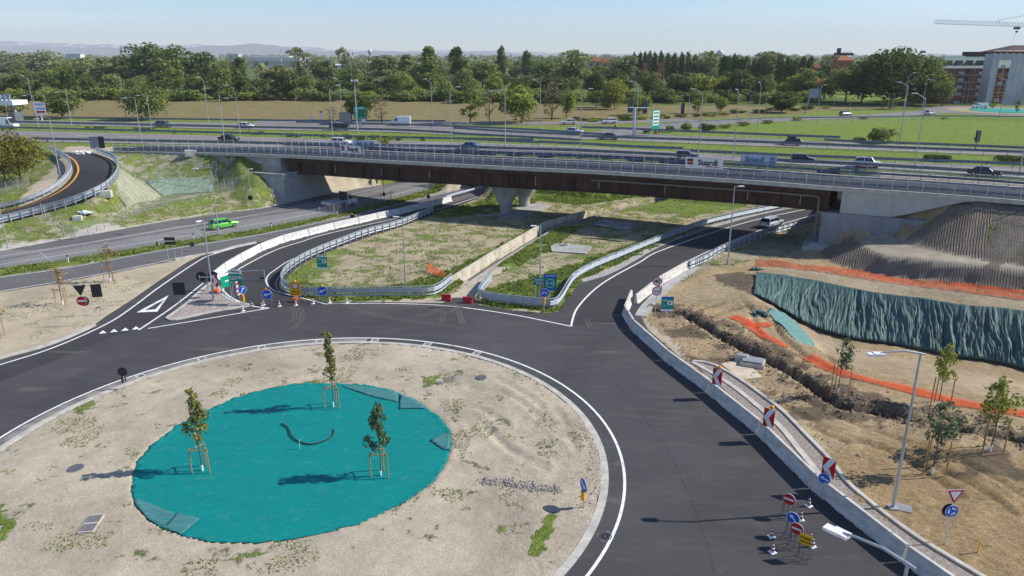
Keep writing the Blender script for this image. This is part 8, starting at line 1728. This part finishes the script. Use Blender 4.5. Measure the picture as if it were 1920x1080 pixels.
mb.box(-3, 3, zat(104, 430) - ZH, 6, 8, zat(99, 430) - ZH); mb.box(-2.5, 4, zat(104, 430) - ZH, -1, 6, zat(90, 430) - ZH)
for x in (1, 2.4, 3.6, 5.2): mb.tube([(x, 5, zat(102, 430) - ZH), (x, 5, zat(95, 430) - ZH)], .12, 5)
mb.build('antenna_deck', M_signback, t)
house(1532, 118, 0, 16, 420, 'brick facade glimpsed between poplars and the yellow-green tree', M_terra, M_terra); house(1536, 147, 0, 16, 320, 'small house with orange tiled roof below the poplars', M_plaster, M_terra)
house(1115, 106, 0, 26, 520, 'brown tiled house roof right of the large pale olive tree', M_plaster, M_terra); house(1140, 109, 0, 20, 500, 'second brown tiled roof further right', M_plaster, M_terra)
house(1211, 119, 0, 9, 470, 'orange facade behind the left poplars, left piece', ob, M_terra, True); house(1240, 119, 0, 11, 470, 'orange facade behind the left poplars, right piece', ob, M_terra, True)
house(508, 106.5, 0, 66, 1300, 'long white airport terminal with dark glazed band, far off', M_wwall, M_wroof, True, name='terminal_building'); house(500, 109, 0, 120, 1250, 'low white airport hall in front of the terminal', M_wwall, M_wroof, True, name='terminal_building')
house(436, 102.5, 0, 22, 1200, 'white and blue-grey block left of the terminal', mat('bluewhite', (.5, .56, .66), .7), M_wroof, True, name='airport_block'); house(137, 102.5, 0, 26, 1200, 'long pale airport hall above the left olive trees', M_wwall, M_wroof, True, name='airport_hall')
house(580, 111, 0, 14, 1150, 'small white shed between the airy trees', M_wwall, M_wroof, True, name='airport_shed'); house(664, 115, 0, 18, 1100, 'low white shed left of the radar tower', M_wwall, M_wroof, True, name='airport_shed')
def dome(u, vt, y, r, label, stem=True):
    zt = zat(vt, y); t = thing('radar_tower', (xat(u, y, zt), y, ZH), 0, label, 'radar tower'); h = zt - ZH; mb = MB(); n = 14
    if stem: mb.tube([(0, 0, -1), (0, 0, h - 2 * r)], r * .45, 8); mb.box(-r * .8, -r * .8, h - 2.5 * r, r * .8, r * .8, h - 1.9 * r); mb.build('tower', M_frame_b, t)
    else: mb.tube([(0, 0, -1), (0, 0, h - r)], r * .8, 8); mb.build('base', M_frame_b, t)
    bm = bmesh.new(); bmesh.ops.create_icosphere(bm, subdivisions=3, radius=r); m2 = bpy.data.meshes.new('radome'); bm.to_mesh(m2); bm.free(); m2.materials.append(M_wwall); o = bpy.data.objects.new('radome', m2); COL.objects.link(o); o.parent = t; o.location = (0, 0, h - r)
dome(693, 92, 1000, 2.6, 'white radome on a slim tower above the central wood'); dome(1351, 93, 900, 4.2, 'white dome peeping over the poplars right of centre', False)
for u, vt, y, lab in ((527, 93, 1200, 'thin red and white mast beside the terminal'), (662, 98, 900, 'red and white striped mast left of the radar tower')):
    zt = zat(vt, y) - ZH; t = thing('striped_mast', (xat(u, y, 20), y, ZH), 0, lab, 'mast');
    for k in range(6): mb = MB(); mb.tube([(0, 0, zt * k / 6), (0, 0, zt * (k + 1) / 6)], .55, 6); mb.build('segment', M_signred if k % 2 else M_signwhite, t)
t = thing('parked_airliner', (xat(632, 1100, 15), 1100, ZH), R(15), 'blue and white aircraft tail showing between the trees', 'airliner'); mb = MB(); mb.tube([(-16, 0, 4), (-12, 0, 4), (10, 0, 4), (16, 0, 4.6)], [.6, 2.2, 2.2, .5], 10); mb.build('fuselage', M_signwhite, t); mb = MB(); mb.add([Vector(q) for q in ((-15.5, -.2, 5), (-9, -.2, 5.8), (-13.5, -.2, 12), (-16.5, -.2, 12), (-15.5, .2, 5), (-9, .2, 5.8), (-13.5, .2, 12), (-16.5, .2, 12))], [(0, 1, 2, 3), (7, 6, 5, 4), (0, 3, 7, 4), (1, 5, 6, 2), (2, 6, 7, 3)]); mb.build('tail_fin', M_signblue, t); mb = MB(); mb.box(-2, -16, 3.2, 4, 16, 3.6); mb.build('wing', M_signblue, t)
p = W(8, 226, ZH); t = thing('toll_canopy', p, R(-6), 'white toll station canopy with flags and red lights at the left edge', 'toll station'); mb = MB(); mb.box(-30, -3, 4.6, 6.2, 3, 5.9); mb.build('roof', M_signwhite, t); mb = MB()
for k in range(7): mb.box(-4 + k * 1.4, -2.5, 5.9, -3.2 + k * 1.4, -2.3, 7.6)
mb.build('lettering', mat('canopy_print', (.35, .42, .62), .6), t)
for x in (-12, -4, 4): mb = MB(); mb.box(x - .3, -.3, -.2, x + .3, .3, 4.6); mb.build('column', M_frame_b, t); mb = MB(); mb.box(x - 1, -1.6, 0, x + 1, 1.6, 2.5); mb.build('booth', PAINT['grey'], t); mb = MB(); mb.box(x - .3, -3.1, 3.4, x + .5, -3.0, 4.1); mb.build('signal', M_lampred, t)
y0 = 330; za = zat(45, y0); xa, xb = xat(1751, y0, za), xat(2060, y0, za); t = thing('tower_crane', (xb, y0, ZH), 0, 'white lattice jib of a tower crane reaching in from the right', 'crane'); lj = xb - xa; hz_ = za - ZH; dv = lj * .030
def lattice(mb, a, b, w, h, n):
    for s, zz in ((-w, 0), (w, 0), (0, h)): mb.tube([a + Vector((0, s, zz)), b + Vector((0, s, zz))], .10, 5)
    for i in range(n):
        p_, q_ = a.lerp(b, i / n), a.lerp(b, (i + .5) / n); r_ = a.lerp(b, (i + 1) / n)
        for s in (-w, w): mb.tube([p_ + Vector((0, s, 0)), q_ + Vector((0, 0, h))], .05, 4); mb.tube([q_ + Vector((0, 0, h)), r_ + Vector((0, s, 0))], .05, 4)
mb = MB(); lattice(mb, Vector((-lj, 0, hz_ + .2)), Vector((0, 0, hz_ - dv)), .6, 1.5, 44); mb.build('jib', mat('crane_white', (.62, .64, .68), .6), t)
mb = MB(); lattice(mb, Vector((0, 0, hz_ - dv)), Vector((18, 0, hz_ - dv - .4)), .6, 1.5, 10); mb.build('counter_jib', MATS['crane_white'], t); mb = MB(); mb.box(-.9, -.9, -1, .9, .9, hz_ - dv); mb.box(-.2, -.2, hz_ - dv, .2, .2, hz_ + 9); mb.build('tower', MATS['crane_white'], t)
mb = MB(); mb.tube([(0, 0, hz_ + 9), (-lj * .62, 0, hz_ + 1.4)], .06, 4); mb.build('tie_rod', M_signback, t); xt = xat(1909, y0, za) - xb; mb = MB(); mb.box(xt - 1.2, -.7, hz_ - dv * .5 - 1.1, xt + .8, .7, hz_ - dv * .5 - .2); mb.tube([(xt, 0, hz_ - dv), (xt, 0, zat(60, y0) - ZH)], .04, 4); mb.box(xt - .4, -.3, zat(61, y0) - ZH, xt + .4, .3, zat(58, y0) - ZH); mb.tube([(xt, 0, zat(60, y0) - ZH), (xt - 1.0, 0, zat(79, y0) - ZH)], .06, 4); mb.build('trolley_and_hook', M_signback, t)
def ridge(y, us, vs_, m, seed, name, amp=1.0):
    u = np.linspace(-700, 2620, 420); v = np.interp(u, us, vs_) - (fbm(u * .012, u * 0 + seed, 5, seed) - .47) * 9 * amp - (fbm(u * .06, u * 0 + seed, 3, seed + 3) - .45) * 3 * amp
    vsx = [];
    for a, b in zip(u, v):
        zt = max(ZH + 6, zat(b, y)); x = (a - 960) / F * y * .953
        for k, (f, d) in enumerate(((0, -900), (.45, -450), (1.0, 0), (.5, 220), (0, 450))): vsx.append((x * (1 + d / y) , y + d, ZH - 2 + (zt - ZH + 2) * f))
    n = 5; mb = MB(); mb.add(vsx, [(i * n + k, i * n + k + 1, (i + 1) * n + k + 1, (i + 1) * n + k) for i in range(len(u) - 1) for k in range(n - 1)]); o = mb.build(name, m, None, True); struct(o)
M_mt = mat('mountain', (.055, .065, .08), .95, c2=(.10, .10, .10), scale=.004); M_mt2 = mat('mountain_snow', (.10, .11, .13), .95, c2=(.62, .64, .7), scale=.006, lo=.53, hi=.62, detail=6)
ridge(12300, [-700, 0, 60, 120, 300, 440, 480, 530, 600, 700, 860, 1100, 2620], [91, 86, 85, 90, 89, 86, 81, 85, 95, 96, 99, 103, 103], M_mt, 3, 'mountains')
ridge(13900, [-700, 0, 50, 130, 180, 260, 420, 560, 800, 1200, 2620], [82, 79, 77, 81, 81, 85, 87, 90, 96, 102, 103], M_mt2, 8, 'snowy_mountains')
p = G(1833, 1036); mb = MB(); mb.tube([(0, 0, -.1), (0, 0, .75)], .04, 6); o = mb.build('marker_peg', M_yplastic); o.location = p; tag(o, 'thin yellow marker peg in the sand at the bottom right', 'peg')
p = G(1693, 953); mb = MB(); mb.box(-.45, -.4, -.05, .45, .4, .06); o = mb.build('inspection_cover', M_conc_d); o.location = p; o.rotation_euler = (0, 0, -.4); tag(o, 'grey square inspection cover at the foot of the big white lamp', 'cover')
